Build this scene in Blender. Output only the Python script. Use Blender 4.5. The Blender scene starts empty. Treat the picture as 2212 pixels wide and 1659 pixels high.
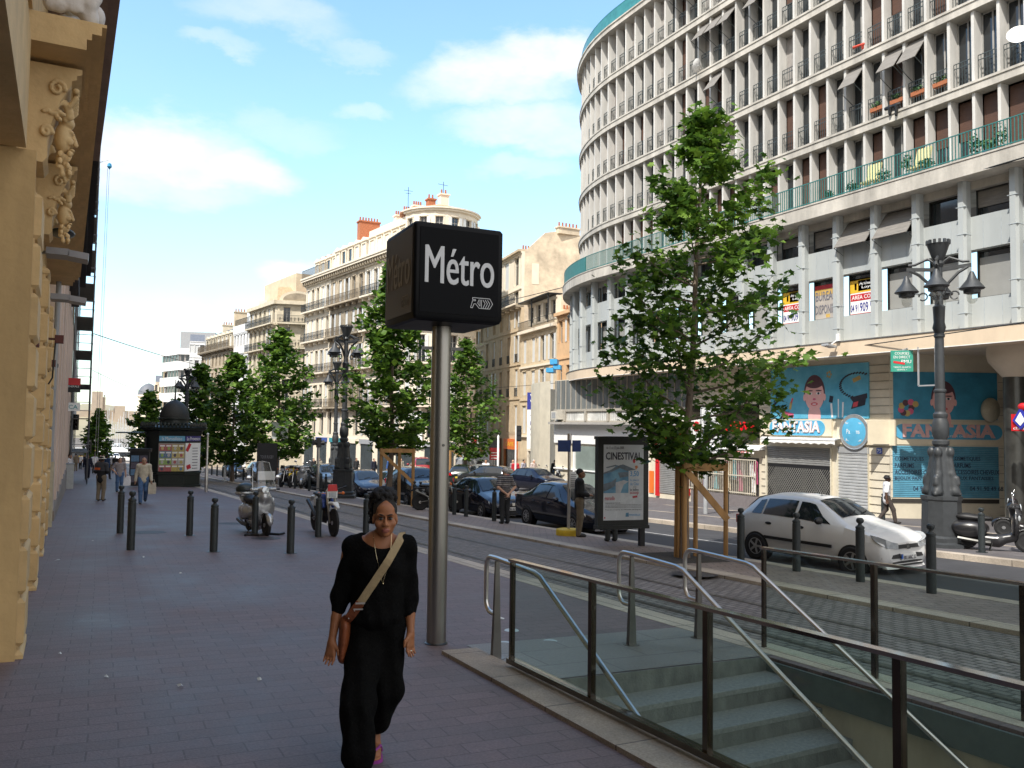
import bpy, math, random, numpy as np
from mathutils import Vector, Matrix
rnd=random.Random(7)
SC=bpy.context.scene; COL=SC.collection
# ---------------- camera: measured from the photograph's vanishing points ----------------
F=1789.;CX=1106.;CY=829.5;ROLL=.0135;VPX,VPY=177.,909.;H=1.8
_hc=VPY+(CX-VPX)*ROLL
PIT=math.atan((_hc-CY)/F); YAW=math.atan((CX-VPX)/math.hypot(F,_hc-CY))
fw=np.array([math.sin(YAW)*math.cos(PIT),math.cos(YAW)*math.cos(PIT),math.sin(PIT)])
_rt=np.array([math.cos(YAW),-math.sin(YAW),0]);_up=np.cross(_rt,fw)
rt=_rt*math.cos(ROLL)+_up*math.sin(ROLL);up=_up*math.cos(ROLL)-_rt*math.sin(ROLL)
CAM=np.array([0,0,H])
cam=bpy.data.objects.new('camera',bpy.data.cameras.new('camera'));COL.objects.link(cam)
cam.data.sensor_width=36;cam.data.lens=36*F/2212;cam.data.clip_end=3000;cam.data.clip_start=.05
cam.matrix_world=Matrix([[rt[0],up[0],-fw[0],0],[rt[1],up[1],-fw[1],0],[rt[2],up[2],-fw[2],H],[0,0,0,1]])
SC.camera=cam
# ---------------- light ----------------
SUN=Vector((-.80,-.50,1.18)).normalized()          # towards the sun: behind the camera, left, high
W=bpy.data.worlds.new('World');SC.world=W;W.use_nodes=True
nt=W.node_tree;N=nt.nodes;L=nt.links;N.clear()
def nd(t,**k):
    n=N.new(t)
    for a,b in k.items(): setattr(n,a,b)
    return n
def vm(op,a,b=None):
    n=nd('ShaderNodeVectorMath',operation=op)
    for i,x in enumerate((a,b)):
        if x is None: continue
        if isinstance(x,(tuple,list,np.ndarray)): n.inputs[i].default_value=[float(q) for q in x]
        else: L.new(x,n.inputs[i])
    return n.outputs['Value' if op in('DOT_PRODUCT','LENGTH') else 0]
def ma(op,a,b=None,c=None):
    n=nd('ShaderNodeMath',operation=op)
    for i,x in enumerate((a,b,c)):
        if x is None: continue
        if isinstance(x,(int,float)): n.inputs[i].default_value=x
        else: L.new(x,n.inputs[i])
    return n.outputs[0]
sky=nd('ShaderNodeTexSky',sky_type='NISHITA');sky.sun_disc=False
sky.sun_elevation=math.asin(SUN.z);sky.sun_rotation=math.atan2(SUN.x,SUN.y)
sky.air_density=1.25;sky.dust_density=.4;sky.ozone_density=2.2
tc=nd('ShaderNodeTexCoord').outputs['Generated']
def noise(scale,det=6,rough=.6,vec=None):
    n=nd('ShaderNodeTexNoise');n.inputs['Scale'].default_value=scale;n.inputs['Detail'].default_value=det;n.inputs['Roughness'].default_value=rough
    L.new(vec if vec else tc,n.inputs['Vector']);return n
wv=vm('MULTIPLY',tc,(1,1,2.2))
n1=noise(5,8,.62,wv);n2=noise(16,6,.6,wv)
off=vm('MULTIPLY',vm('SUBTRACT',n1.outputs['Color'],(.5,.5,.5)),(.13,.13,.10))
dirn=vm('ADD',tc,off)
def ray(x,y): return fw+rt*((x-CX)/F)-up*((y-CY)/F)
mask=None
for (x,y,a,b,s) in [(365,325,185,90,.85),(490,355,130,60,.8),(300,385,100,60,.6),(420,400,120,55,.45),(1070,165,190,65,.8),(1180,125,140,55,.85),(1100,265,180,42,.6),(1200,270,120,60,.6),
    (590,40,130,38,.35),(480,108,60,20,.3),(785,225,60,22,.3),(1140,360,110,30,.3),(640,615,90,40,.8),(760,90,80,20,.25),(620,270,120,30,.2)]:
    d=ray(x,y);d/=np.linalg.norm(d)
    q=vm('SUBTRACT',dirn,d)
    e=ma('ADD',ma('POWER',ma('MULTIPLY',vm('DOT_PRODUCT',q,rt),F/a),2.0),ma('POWER',ma('MULTIPLY',vm('DOT_PRODUCT',q,up),F/b),2.0))
    m=nd('ShaderNodeMapRange',interpolation_type='SMOOTHSTEP')
    L.new(e,m.inputs[0]);m.inputs[1].default_value=1.25;m.inputs[2].default_value=.05;m.inputs[3].default_value=0;m.inputs[4].default_value=s
    mask=m.outputs[0] if mask is None else ma('MAXIMUM',mask,m.outputs[0])

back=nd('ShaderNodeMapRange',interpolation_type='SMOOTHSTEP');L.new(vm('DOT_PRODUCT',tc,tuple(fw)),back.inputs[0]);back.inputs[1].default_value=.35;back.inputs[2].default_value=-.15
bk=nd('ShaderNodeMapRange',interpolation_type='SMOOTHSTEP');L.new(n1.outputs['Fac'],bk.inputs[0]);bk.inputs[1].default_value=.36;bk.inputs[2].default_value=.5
bmask=ma('MULTIPLY',back.outputs[0],bk.outputs[0])   # unseen broken white cloud added behind the camera as neutral fill light
tex=nd('ShaderNodeMapRange');L.new(n2.outputs['Fac'],tex.inputs[0]);tex.inputs[1].default_value=.25;tex.inputs[2].default_value=.6;tex.inputs[3].default_value=.55;tex.inputs[4].default_value=1
mask=ma('MULTIPLY',mask,tex.outputs[0])
# thin general wisps, more of them low down
sep=nd('ShaderNodeSeparateXYZ');L.new(tc,sep.inputs[0])
low=nd('ShaderNodeMapRange');L.new(sep.outputs[2],low.inputs[0]);low.inputs[1].default_value=.42;low.inputs[2].default_value=0.02;low.inputs[3].default_value=.06;low.inputs[4].default_value=.5
wis=nd('ShaderNodeMapRange',interpolation_type='SMOOTHSTEP');L.new(n1.outputs['Fac'],wis.inputs[0]);wis.inputs[1].default_value=.38;wis.inputs[2].default_value=.72
lowm=ma('MULTIPLY',low.outputs[0],ma('ADD',ma('MULTIPLY',wis.outputs[0],.6),.4))
mx=nd('ShaderNodeMix',data_type='RGBA');L.new(mask,mx.inputs[0]);
tint=vm('MULTIPLY',sky.outputs[0],(.90,1.04,1.08))
mw=nd('ShaderNodeMix',data_type='RGBA');L.new(lowm,mw.inputs[0]);L.new(tint,mw.inputs[6]);mw.inputs[7].default_value=(2.35,2.8,3.1,1)
L.new(mw.outputs[2],mx.inputs[6]);mx.inputs[7].default_value=(3.85,3.8,3.75,1)
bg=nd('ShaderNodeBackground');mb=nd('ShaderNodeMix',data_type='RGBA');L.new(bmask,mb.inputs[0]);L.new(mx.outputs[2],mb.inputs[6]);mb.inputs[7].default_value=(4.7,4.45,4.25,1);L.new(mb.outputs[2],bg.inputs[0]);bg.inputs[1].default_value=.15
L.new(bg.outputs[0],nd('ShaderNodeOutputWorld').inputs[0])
sd=bpy.data.lights.new('sun','SUN');sd.energy=2.9;sd.angle=math.radians(.55);sd.color=(1,.955,.88)
so=bpy.data.objects.new('sun',sd);COL.objects.link(so);so.rotation_euler=SUN.to_track_quat('Z','Y').to_euler();so.location=(0,0,60)
SC.view_settings.view_transform='Standard';SC.view_settings.look='None';SC.view_settings.exposure=1.05;SC.view_settings.gamma=1
SC.cycles.use_denoising=True;SC.cycles.max_bounces=8;SC.cycles.transparent_max_bounces=16
# ---------------- ground model (the street falls gently towards the harbour and to the right) ----------------
def g(X,Y):
    Yc=min(max(Y,-12),250);t=min(max((Y-25)/30,0),1);t=t*t*(3-2*t);m=32+(14-32)*t
    return -.035*Yc-.032*min(max(X,-8),m)
def gp(x,y,dz=0.):
    d=ray(x,y);t=1.;pv=0
    while t<700:
        P=CAM+d*t
        if P[2]<g(P[0],P[1])+dz: break
        pv=t;t*=1.02
    lo,hi=pv,t
    for _ in range(40):
        m=(lo+hi)/2;P=CAM+d*m
        if P[2]<g(P[0],P[1])+dz: hi=m
        else: lo=m
    return CAM+d*hi
def onX(x,y,X): d=ray(x,y);return CAM+d*(X/d[0])
def onY(x,y,Y): d=ray(x,y);return CAM+d*(Y/d[1])
# ---------------- helpers ----------------
def tag(o,label=None,cat=None,group=None,kind=None):
    for k,v in (('label',label),('category',cat),('group',group),('kind',kind)):
        if v: o[k]=v
    return o
def T(name,label,cat,loc=(0,0,0),rz=0,group=None):
    o=bpy.data.objects.new(name,None);COL.objects.link(o);o.location=[float(q) for q in loc];o.rotation_euler=(0,0,rz);o.empty_display_size=.2
    return tag(o,label,cat,group)
def copy_tree(o,parent=None,mat=None):
    c=o.copy();COL.objects.link(c);c.parent=parent
    for ch in o.children: copy_tree(ch,c)
    return c
def rotz(a): c,s=math.cos(a),math.sin(a);return np.array([[c,-s,0],[s,c,0],[0,0,1]])
def rotx(a): c,s=math.cos(a),math.sin(a);return np.array([[1,0,0],[0,c,-s],[0,s,c]])
def roty(a): c,s=math.cos(a),math.sin(a);return np.array([[c,0,s],[0,1,0],[-s,0,c]])
class MB:
    def __init__(s,fn=None): s.v=[];s.f=[];s.m=[];s.s=[];s.fn=fn;s.mi=0
    def add(s,vs,fs,sm=False):
        b=len(s.v)
        s.v+= [tuple(s.fn(*p)) for p in vs] if s.fn else [tuple(p) for p in vs]
        for q in fs: s.f.append(tuple(b+i for i in q));s.m.append(s.mi);s.s.append(sm)
        return s
    def box(s,x0,x1,y0,y1,z0,z1,n=1):
        vs=[];fs=[]
        for i in range(n+1):
            x=x0+(x1-x0)*i/n;vs+=[(x,y0,z0),(x,y1,z0),(x,y1,z1),(x,y0,z1)]
        for i in range(n):
            a=4*i
            for j in range(4): fs.append((a+j,a+4+j,a+4+(j+1)%4,a+(j+1)%4))
        fs+=[(0,1,2,3),(4*n+3,4*n+2,4*n+1,4*n)]
        return s.add(vs,fs)
    def cb(s,c,d,n=1): return s.box(c[0]-d[0]/2,c[0]+d[0]/2,c[1]-d[1]/2,c[1]+d[1]/2,c[2]-d[2]/2,c[2]+d[2]/2,n)
    def ob(s,c,d,R):
        c=np.array(c);vs=[c+R@np.array([sx*d[0]/2,sy*d[1]/2,sz*d[2]/2]) for sx in(-1,1) for sy in(-1,1) for sz in(-1,1)]
        return s.add(vs,[(0,1,3,2),(4,6,7,5),(0,4,5,1),(2,3,7,6),(0,2,6,4),(1,5,7,3)])
    def bar(s,p0,p1,w,h,upv=(0,0,1)):
        p0,p1=np.array(p0,float),np.array(p1,float);a=p1-p0;l=np.linalg.norm(a);a/=l
        r=np.cross(a,upv);k=np.linalg.norm(r)
        if k<1e-6: r=np.array([1.,0,0])
        else: r/=k
        u=np.cross(r,a);return s.ob((p0+p1)/2,(l,w,h),np.array([a,r,u]).T)
    def ring(s,c,a,r,n,ph=0):
        a=np.array(a,float);a/=np.linalg.norm(a);t=np.array([0,0,1.]) if abs(a[2])<.9 else np.array([1.,0,0])
        u=np.cross(t,a);u/=np.linalg.norm(u);w=np.cross(a,u)
        return [np.array(c)+r*(u*math.cos(ph+2*math.pi*i/n)+w*math.sin(ph+2*math.pi*i/n)) for i in range(n)]
    def loft(s,rings,cap=True,sm=True,closed=True):
        n=len(rings[0]);vs=[p for r in rings for p in r];fs=[]
        for k in range(len(rings)-1):
            for i in range(n if closed else n-1):
                j=(i+1)%n;fs.append((k*n+i,k*n+j,(k+1)*n+j,(k+1)*n+i))
        s.add(vs,fs,sm)
        if cap: s.add(rings[0],[tuple(range(n))[::-1]]);s.add(rings[-1],[tuple(range(n))])
        return s
    def cyl(s,p0,p1,r0,r1=None,n=12,cap=True):
        p0,p1=np.array(p0,float),np.array(p1,float);r1=r0 if r1 is None else r1
        return s.loft([s.ring(p0,p1-p0,r0,n),s.ring(p1,p1-p0,r1,n)],cap)
    def tube(s,pts,r,n=8,cap=True):
        P=[np.array(p,float) for p in pts];rs=[];u=None
        for i,p in enumerate(P):
            t=(P[min(i+1,len(P)-1)]-P[max(i-1,0)]);t/=max(np.linalg.norm(t),1e-9)
            if u is None: u=np.cross(t,[0,0,1.] if abs(t[2])<.9 else [1.,0,0])
            u=u-t*(u@t);u/=np.linalg.norm(u);w=np.cross(t,u);rr=r[i] if hasattr(r,'__len__') else r
            rs.append([p+rr*(u*math.cos(2*math.pi*k/n)+w*math.sin(2*math.pi*k/n)) for k in range(n)])
        return s.loft(rs,cap)
    def lathe(s,prof,n=16,c=(0,0,0),ax=None,ph=0):
        c=np.array(c,float);rs=[]
        for r,z in prof:
            if ax is None: rs.append([c+np.array([r*math.cos(ph+2*math.pi*i/n),r*math.sin(ph+2*math.pi*i/n),z]) for i in range(n)])
            else:
                a=np.array(ax,float);a/=np.linalg.norm(a);rs.append(s.ring(c+a*z,a,max(r,1e-5),n,ph))
        return s.loft(rs,True)
    def ell(s,c,r,n=14,m=9,R=None):
        c=np.array(c,float);r=np.array([r]*3 if not hasattr(r,'__len__') else r,float);rs=[]
        for k in range(m+1):
            t=math.pi*k/m;q=[]
            for i in range(n):
                p=np.array([math.sin(t)*math.cos(2*math.pi*i/n),math.sin(t)*math.sin(2*math.pi*i/n),-math.cos(t)])*r
                q.append(c+(R@p if R is not None else p))
            rs.append(q)
        return s.loft(rs,False)
    def prism(s,poly,ax,a,b,sm=False):
        k='xyz'.index(ax)
        def pt(p,h): q=list(p);q.insert(k,h);return tuple(q)
        n=len(poly);vs=[pt(p,a) for p in poly]+[pt(p,b) for p in poly]
        s.add(vs,[tuple(range(n)),tuple(range(2*n-1,n-1,-1))])
        return s.add(vs,[(i,(i+1)%n,n+(i+1)%n,n+i) for i in range(n)],sm)
    def build(s,name,mats,parent=None,loc=None,ang=35,fix=True):
        me=bpy.data.meshes.new(name);me.from_pydata([tuple(float(q) for q in p) for p in s.v],[],s.f)
        for m in (mats if isinstance(mats,(list,tuple)) else [mats]): me.materials.append(m)
        me.polygons.foreach_set('material_index',s.m);me.polygons.foreach_set('use_smooth',s.s)
        if fix:
            import bmesh
            bm=bmesh.new();bm.from_mesh(me)
            if len(s.f)<6000: bmesh.ops.recalc_face_normals(bm,faces=bm.faces)
            bm.to_mesh(me);bm.free()
        if any(s.s): me.set_sharp_from_angle(angle=math.radians(ang))
        me.update()
        o=bpy.data.objects.new(name,me);COL.objects.link(o)
        if parent: o.parent=parent
        if loc is not None: o.location=[float(q) for q in loc]
        return o
def text(body,parent,name,mat,c,u,v,w=None,h=None,ext=.006,bold=0.,align='c',sx=1.,res=2):
    """flat raised lettering; c centre, u reading direction, v up direction; w/h: size to fit"""
    cu=bpy.data.curves.new('t','FONT');cu.body=body;cu.offset=bold;cu.extrude=.5;cu.resolution_u=res;cu.fill_mode='BOTH'
    ob=bpy.data.objects.new('t',cu);COL.objects.link(ob);dg=bpy.context.evaluated_depsgraph_get()
    me=bpy.data.meshes.new_from_object(ob.evaluated_get(dg));bpy.data.objects.remove(ob);bpy.data.curves.remove(cu)
    P=np.array([x.co for x in me.vertices]);
    lo,hi=P.min(0),P.max(0);sz=hi-lo
    if h is None: fy=fx=w/sz[0]
    elif w is None: fx=fy=h/sz[1]
    else: fx=w/sz[0];fy=h/sz[1]
    P=P-(lo+hi)/2
    if align=='l': P[:,0]+=sz[0]/2
    u=np.array(u,float);u/=np.linalg.norm(u);v=np.array(v,float);v/=np.linalg.norm(v);nn=np.cross(u,v)
    Q=np.array(c,float)+P[:,:1]*fx*u+P[:,1:2]*fy*v+(P[:,2:3]+.5)*ext*nn
    me.vertices.foreach_set('co',Q.astype('f').ravel());me.name=name;me.materials.clear();me.materials.append(mat);me.update()
    o=bpy.data.objects.new(name,me);COL.objects.link(o);o.parent=parent;return o
# --- implicit bodies: round cones / ellipsoids blended and meshed with surface nets ---
def sdf_mesh(prims,h,k=.03,sub=(),pad=.05):
    lo=np.full(3,1e9);hi=-lo
    for p in prims:
        if p[0]=='c': a,b=np.array(p[1]),np.array(p[2]);r=max(p[3],p[4]);lo=np.minimum(lo,np.minimum(a,b)-r);hi=np.maximum(hi,np.maximum(a,b)+r)
        else: c=np.array(p[1]);r=max(p[2]);lo=np.minimum(lo,c-r);hi=np.maximum(hi,c+r)
    lo-=pad;hi+=pad;n=np.ceil((hi-lo)/h).astype(int)+1
    ax=[lo[i]+h*np.arange(n[i]) for i in range(3)]
    V=np.full(n,1e3,'f4')
    def ev(p,sl):
        X=np.stack(np.meshgrid(*[ax[i][sl[i]] for i in range(3)],indexing='ij'),-1).astype('f4')
        if p[0]=='c':
            a,b=np.array(p[1],'f4'),np.array(p[2],'f4');ba=b-a;pa=X-a;t=np.clip((pa@ba)/max(ba@ba,1e-9),0,1);q=pa-t[...,None]*ba
            fl=p[5] if len(p)>5 else None
            if fl is not None: q=q/np.array(fl,'f4')
            return np.sqrt((q*q).sum(-1))-(p[3]+(p[4]-p[3])*t)
        q=X-np.array(p[1],'f4')
        if len(p)>3 and p[3] is not None: q=q@np.array(p[3],'f4')
        r=np.array(p[2],'f4');return (np.sqrt(((q/r)**2).sum(-1))-1)*r.min()
    for p in prims:
        if p[0]=='c': a,b=np.array(p[1]),np.array(p[2]);r=max(p[3],p[4])*1.6;l2,h2=np.minimum(a,b)-r,np.maximum(a,b)+r
        else: c=np.array(p[1]);r=max(p[2]);l2,h2=c-r,c+r
        e=k+3*h+.02;i0=np.clip(((l2-e-lo)/h).astype(int),0,n-1);i1=np.clip(((h2+e-lo)/h).astype(int)+2,1,n)
        sl=tuple(slice(i0[i],i1[i]) for i in range(3));d=ev(p,sl);A=V[sl]
        hh=np.clip(.5+.5*(A-d)/k,0,1);V[sl]=np.where(A>100,d,A*(1-hh)+d*hh-k*hh*(1-hh))
    for p in sub:
        d=ev(p,(slice(None),)*3);kk=p[4] if len(p)>4 and p[0]=='e' else k*.6
        hh=np.clip(.5-.5*(V+d)/kk,0,1);V=V*(1-hh)+(-d)*hh+kk*hh*(1-hh)
    return nets(V,lo,h)
def nets(V,lo,h):
    S=V<0;nx,ny,nz=V.shape;c=lambda a:(slice(a[0],nx-1+a[0]),slice(a[1],ny-1+a[1]),slice(a[2],nz-1+a[2]))
    cs=[(i,j,l) for i in(0,1) for j in(0,1) for l in(0,1)]
    s0=sum(S[c(a)].astype('i1') for a in cs);act=(s0>0)&(s0<8)
    ii=np.argwhere(act);m=len(ii);acc=np.zeros((m,3));cnt=np.zeros(m)
    for a in cs:
        for d in range(3):
            if a[d]: continue
            b=list(a);b[d]=1;b=tuple(b)
            va=V[tuple((ii+a).T)];vb=V[tuple((ii+b).T)];x=(va<0)!=(vb<0)
            t=np.where(x,va/np.where(x,va-vb,1),0);p=np.array(a,float)+np.zeros((m,3));p[:,d]+=t
            acc+=p*x[:,None];cnt+=x
    P=lo+h*(ii+acc/cnt[:,None]);idx=np.full(act.shape,-1);idx[act]=np.arange(m);F=[]
    for d in range(3):
        o=[(1,2),(2,0),(0,1)][d];A=np.argwhere(S.take(range(0,V.shape[d]-1),d)!=S.take(range(1,V.shape[d]),d))
        A=A[(A[:,o[0]]>0)&(A[:,o[1]]>0)&(A[:,o[0]]<V.shape[o[0]]-1)&(A[:,o[1]]<V.shape[o[1]]-1)]
        if not len(A): continue
        q=[]
        for (da,db) in((-1,-1),(0,-1),(0,0),(-1,0)):
            B=A.copy();B[:,o[0]]+=da;B[:,o[1]]+=db;q.append(idx[tuple(B.T)])
        q=np.stack(q,1);ins=S[tuple(A.T)];q[~ins]=q[~ins][:,::-1];F.append(q)
    F=np.concatenate(F);return P,F[(F>=0).all(1)]
def sdf(name,mats,prims,h,parent,k=.03,sub=(),face=None,disp=None):
    P,Fq=sdf_mesh(prims,h,k,sub)
    if disp: P=disp(P)
    me=bpy.data.meshes.new(name);me.from_pydata(P.tolist(),[],Fq.tolist())
    mats=mats if isinstance(mats,(list,tuple)) else [mats]
    for m in mats: me.materials.append(m)
    if face is not None: me.polygons.foreach_set('material_index',face(P[Fq].mean(1)).astype(int))
    me.polygons.foreach_set('use_smooth',[True]*len(Fq));me.update()
    o=bpy.data.objects.new(name,me);COL.objects.link(o);o.parent=parent;return o
# ---------------- materials ----------------
MATS={}
def M(name,col,rough=.6,metal=0,var=.15,scale=6.,bump=0.,spec=.5,coat=0,col2=None,streak=0,coord='Object'):
    if name in MATS: return MATS[name]
    m=bpy.data.materials.new(name);m.use_nodes=True;t=m.node_tree;b=t.nodes['Principled BSDF'];l=t.links
    b.inputs['Roughness'].default_value=rough;b.inputs['Metallic'].default_value=metal;b.inputs['Specular IOR Level'].default_value=spec;b.inputs['Coat Weight'].default_value=coat
    tcn=t.nodes.new('ShaderNodeTexCoord');mp=t.nodes.new('ShaderNodeMapping');l.new(tcn.outputs[coord],mp.inputs[0])
    if streak: mp.inputs['Scale'].default_value=(1,1,streak)
    n=t.nodes.new('ShaderNodeTexNoise');n.inputs['Scale'].default_value=scale;n.inputs['Detail'].default_value=6;n.inputs['Roughness'].default_value=.65;l.new(mp.outputs[0],n.inputs[0])
    r=t.nodes.new('ShaderNodeMapRange');r.inputs[1].default_value=.3;r.inputs[2].default_value=.7;l.new(n.outputs[0],r.inputs[0])
    x=t.nodes.new('ShaderNodeMix');x.data_type='RGBA';l.new(r.outputs[0],x.inputs[0])
    c2=col2 or [min(1,q*(1+var)) for q in col];c1=col if col2 else [q*(1-var) for q in col]
    x.inputs[6].default_value=(*c1,1);x.inputs[7].default_value=(*c2,1);l.new(x.outputs[2],b.inputs['Base Color'])
    rr=t.nodes.new('ShaderNodeMapRange');rr.inputs[3].default_value=max(0,rough-.06);rr.inputs[4].default_value=min(1,rough+.08);l.new(n.outputs[0],rr.inputs[0]);l.new(rr.outputs[0],b.inputs['Roughness'])
    if bump:
        n2=t.nodes.new('ShaderNodeTexNoise');n2.inputs['Scale'].default_value=scale*7;n2.inputs['Detail'].default_value=5;l.new(tcn.outputs[coord],n2.inputs[0])
        u=t.nodes.new('ShaderNodeBump');u.inputs['Strength'].default_value=bump;u.inputs['Distance'].default_value=.02;l.new(n2.outputs[0],u.inputs['Height']);l.new(u.outputs[0],b.inputs['Normal'])
    MATS[name]=m;return m
def emis(name,col,s):
    m=M(name,col,.4,var=.05);b=m.node_tree.nodes['Principled BSDF'];b.inputs['Emission Color'].default_value=(*col,1);b.inputs['Emission Strength'].default_value=s;return m
def glassy(name,tint,mixf=.15,rough=.02):
    if name in MATS: return MATS[name]
    m=bpy.data.materials.new(name);m.use_nodes=True;t=m.node_tree;t.nodes.clear();l=t.links
    tr=t.nodes.new('ShaderNodeBsdfTransparent');tr.inputs[0].default_value=(*tint,1);gl=t.nodes.new('ShaderNodeBsdfGlossy');gl.inputs['Roughness'].default_value=rough
    fr=t.nodes.new('ShaderNodeLayerWeight');fr.inputs[0].default_value=.5;pw=t.nodes.new('ShaderNodeMath');pw.operation='POWER';pw.inputs[1].default_value=5;l.new(fr.outputs['Facing'],pw.inputs[0])
    mm=t.nodes.new('ShaderNodeMath');mm.operation='MULTIPLY_ADD';mm.inputs[1].default_value=.6;mm.inputs[2].default_value=.03+mixf;l.new(pw.outputs[0],mm.inputs[0])
    mx=t.nodes.new('ShaderNodeMixShader');l.new(mm.outputs[0],mx.inputs[0]);l.new(tr.outputs[0],mx.inputs[1]);l.new(gl.outputs[0],mx.inputs[2]);l.new(mx.outputs[0],t.nodes.new('ShaderNodeOutputMaterial').inputs[0])
    MATS[name]=m;return m
def paving(name,c1,c2,mortar,bw,bh,ms=.01,rough=.75,rot=0,off=.5,bump=.3,stain=.35,spots=0):
    """rows of stone pavers with joints and blotchy stains, in metres"""
    m=bpy.data.materials.new(name);m.use_nodes=True;t=m.node_tree;b=t.nodes['Principled BSDF'];l=t.links
    tcn=t.nodes.new('ShaderNodeTexCoord');mp=t.nodes.new('ShaderNodeMapping');mp.inputs['Rotation'].default_value=(0,0,rot);l.new(tcn.outputs['Object'],mp.inputs[0])
    ns=t.nodes.new('ShaderNodeTexNoise');ns.inputs['Scale'].default_value=.9;ns.inputs['Detail'].default_value=3;l.new(tcn.outputs['Object'],ns.inputs[0])
    ad=t.nodes.new('ShaderNodeVectorMath');ad.operation='MULTIPLY_ADD';l.new(ns.outputs['Color'],ad.inputs[0]);ad.inputs[1].default_value=(.05,.05,0);l.new(mp.outputs[0],ad.inputs[2])
    k=t.nodes.new('ShaderNodeTexBrick');k.inputs['Scale'].default_value=1;k.inputs['Brick Width'].default_value=bw;k.inputs['Row Height'].default_value=bh;k.inputs['Mortar Size'].default_value=ms;k.inputs['Mortar Smooth'].default_value=.3;k.offset=off;k.inputs['Bias'].default_value=0
    k.inputs['Color1'].default_value=(*c1,1);k.inputs['Color2'].default_value=(*c2,1);k.inputs['Mortar'].default_value=(*mortar,1);l.new(ad.outputs[0],k.inputs[0])
    n=t.nodes.new('ShaderNodeTexNoise');n.inputs['Scale'].default_value=.55;n.inputs['Detail'].default_value=9;n.inputs['Roughness'].default_value=.72;l.new(tcn.outputs['Object'],n.inputs[0])
    r=t.nodes.new('ShaderNodeMapRange');r.inputs[1].default_value=.32;r.inputs[2].default_value=.7;r.inputs[3].default_value=1-stain;r.inputs[4].default_value=1+stain*.6;l.new(n.outputs[0],r.inputs[0])
    n3=t.nodes.new('ShaderNodeTexNoise');n3.inputs['Scale'].default_value=60;n3.inputs['Detail'].default_value=4;l.new(tcn.outputs['Object'],n3.inputs[0])
    r3=t.nodes.new('ShaderNodeMapRange');r3.inputs[1].default_value=.3;r3.inputs[2].default_value=.7;r3.inputs[3].default_value=.8;r3.inputs[4].default_value=1.2;l.new(n3.outputs[0],r3.inputs[0])
    mu=t.nodes.new('ShaderNodeMath');mu.operation='MULTIPLY';l.new(r.outputs[0],mu.inputs[0]);l.new(r3.outputs[0],mu.inputs[1])
    if spots:
        vo=t.nodes.new('ShaderNodeTexVoronoi');vo.inputs['Scale'].default_value=2.3;l.new(tcn.outputs['Object'],vo.inputs[0]);vr=t.nodes.new('ShaderNodeMapRange');vr.inputs[1].default_value=.045;vr.inputs[2].default_value=.075;vr.inputs[3].default_value=1-spots;vr.inputs[4].default_value=1;l.new(vo.outputs['Distance'],vr.inputs[0])
        m2=t.nodes.new('ShaderNodeMath');m2.operation='MULTIPLY';l.new(mu.outputs[0],m2.inputs[0]);l.new(vr.outputs[0],m2.inputs[1]);mu=m2
    x=t.nodes.new('ShaderNodeVectorMath');x.operation='SCALE';l.new(k.outputs['Color'],x.inputs[0]);l.new(mu.outputs[0],x.inputs['Scale']);l.new(x.outputs[0],b.inputs['Base Color'])
    rr=t.nodes.new('ShaderNodeMapRange');rr.inputs[1].default_value=.3;rr.inputs[2].default_value=.7;rr.inputs[3].default_value=rough-.22;rr.inputs[4].default_value=rough+.1;l.new(n.outputs[0],rr.inputs[0]);l.new(rr.outputs[0],b.inputs['Roughness'])
    iv=t.nodes.new('ShaderNodeMath');iv.operation='MULTIPLY_ADD';l.new(k.outputs['Fac'],iv.inputs[0]);iv.inputs[1].default_value=-1;l.new(n3.outputs[0],iv.inputs[2])
    u=t.nodes.new('ShaderNodeBump');u.inputs['Strength'].default_value=bump;u.inputs['Distance'].default_value=.01;l.new(iv.outputs[0],u.inputs['Height']);l.new(u.outputs[0],b.inputs['Normal'])
    MATS[name]=m;return m
steel=M('brushed_steel',(.62,.60,.57),.28,1,.12,3,streak=.15)
steel_d=M('dark_steel',(.10,.10,.095),.35,1,.15,4)
iron=M('cast_iron_paint',(.035,.042,.046),.45,0,.25,9,.15)
iron_l=M('grey_iron_paint',(.040,.044,.048),.45,0,.2,8,.15)
green_blk=M('dark_green_paint',(.010,.020,.017),.35,0,.2,5)
black=M('black_plastic',(.012,.012,.013),.5,0,.2,8)
rubber=M('tyre_rubber',(.014,.014,.015),.8,0,.2,12)
white=M('white_paint',(.78,.78,.77),.5,0,.06,4)
chrome=M('chrome',(.7,.7,.7),.12,1,.05,3)
alu=M('alloy_wheel',(.45,.46,.47),.35,.9,.1,6)
red=M('red_paint',(.55,.015,.02),.4,0,.1,5)
wood=M('weathered_timber',(.36,.20,.075),.75,0,.35,5,.3,streak=.08)
dkglass=M('window_glass',(.016,.02,.024),.06,0,.3,1.5,spec=.8)
carglass=glassy('car_glass',(.18,.23,.22),.06)
clear=glassy('railing_glass',(.865,.93,.905),.0)
lampglass=glassy('lamp_glass',(.9,.9,.88),.05,.05)
blue=M('blue_paint',(.03,.08,.35),.4,0,.1,5)
yellow=M('yellow_paint',(.62,.42,.02),.6,0,.25,5,.2)
orange_m=M('orange_paint',(.7,.16,.02),.5,0,.1,5)
grey=M('grey_paint',(.32,.33,.34),.5,0,.1,4)
stone_w=M('pale_stone',(.60,.565,.50),.85,0,.14,1.2,.25,col2=(.68,.65,.59))
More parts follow.
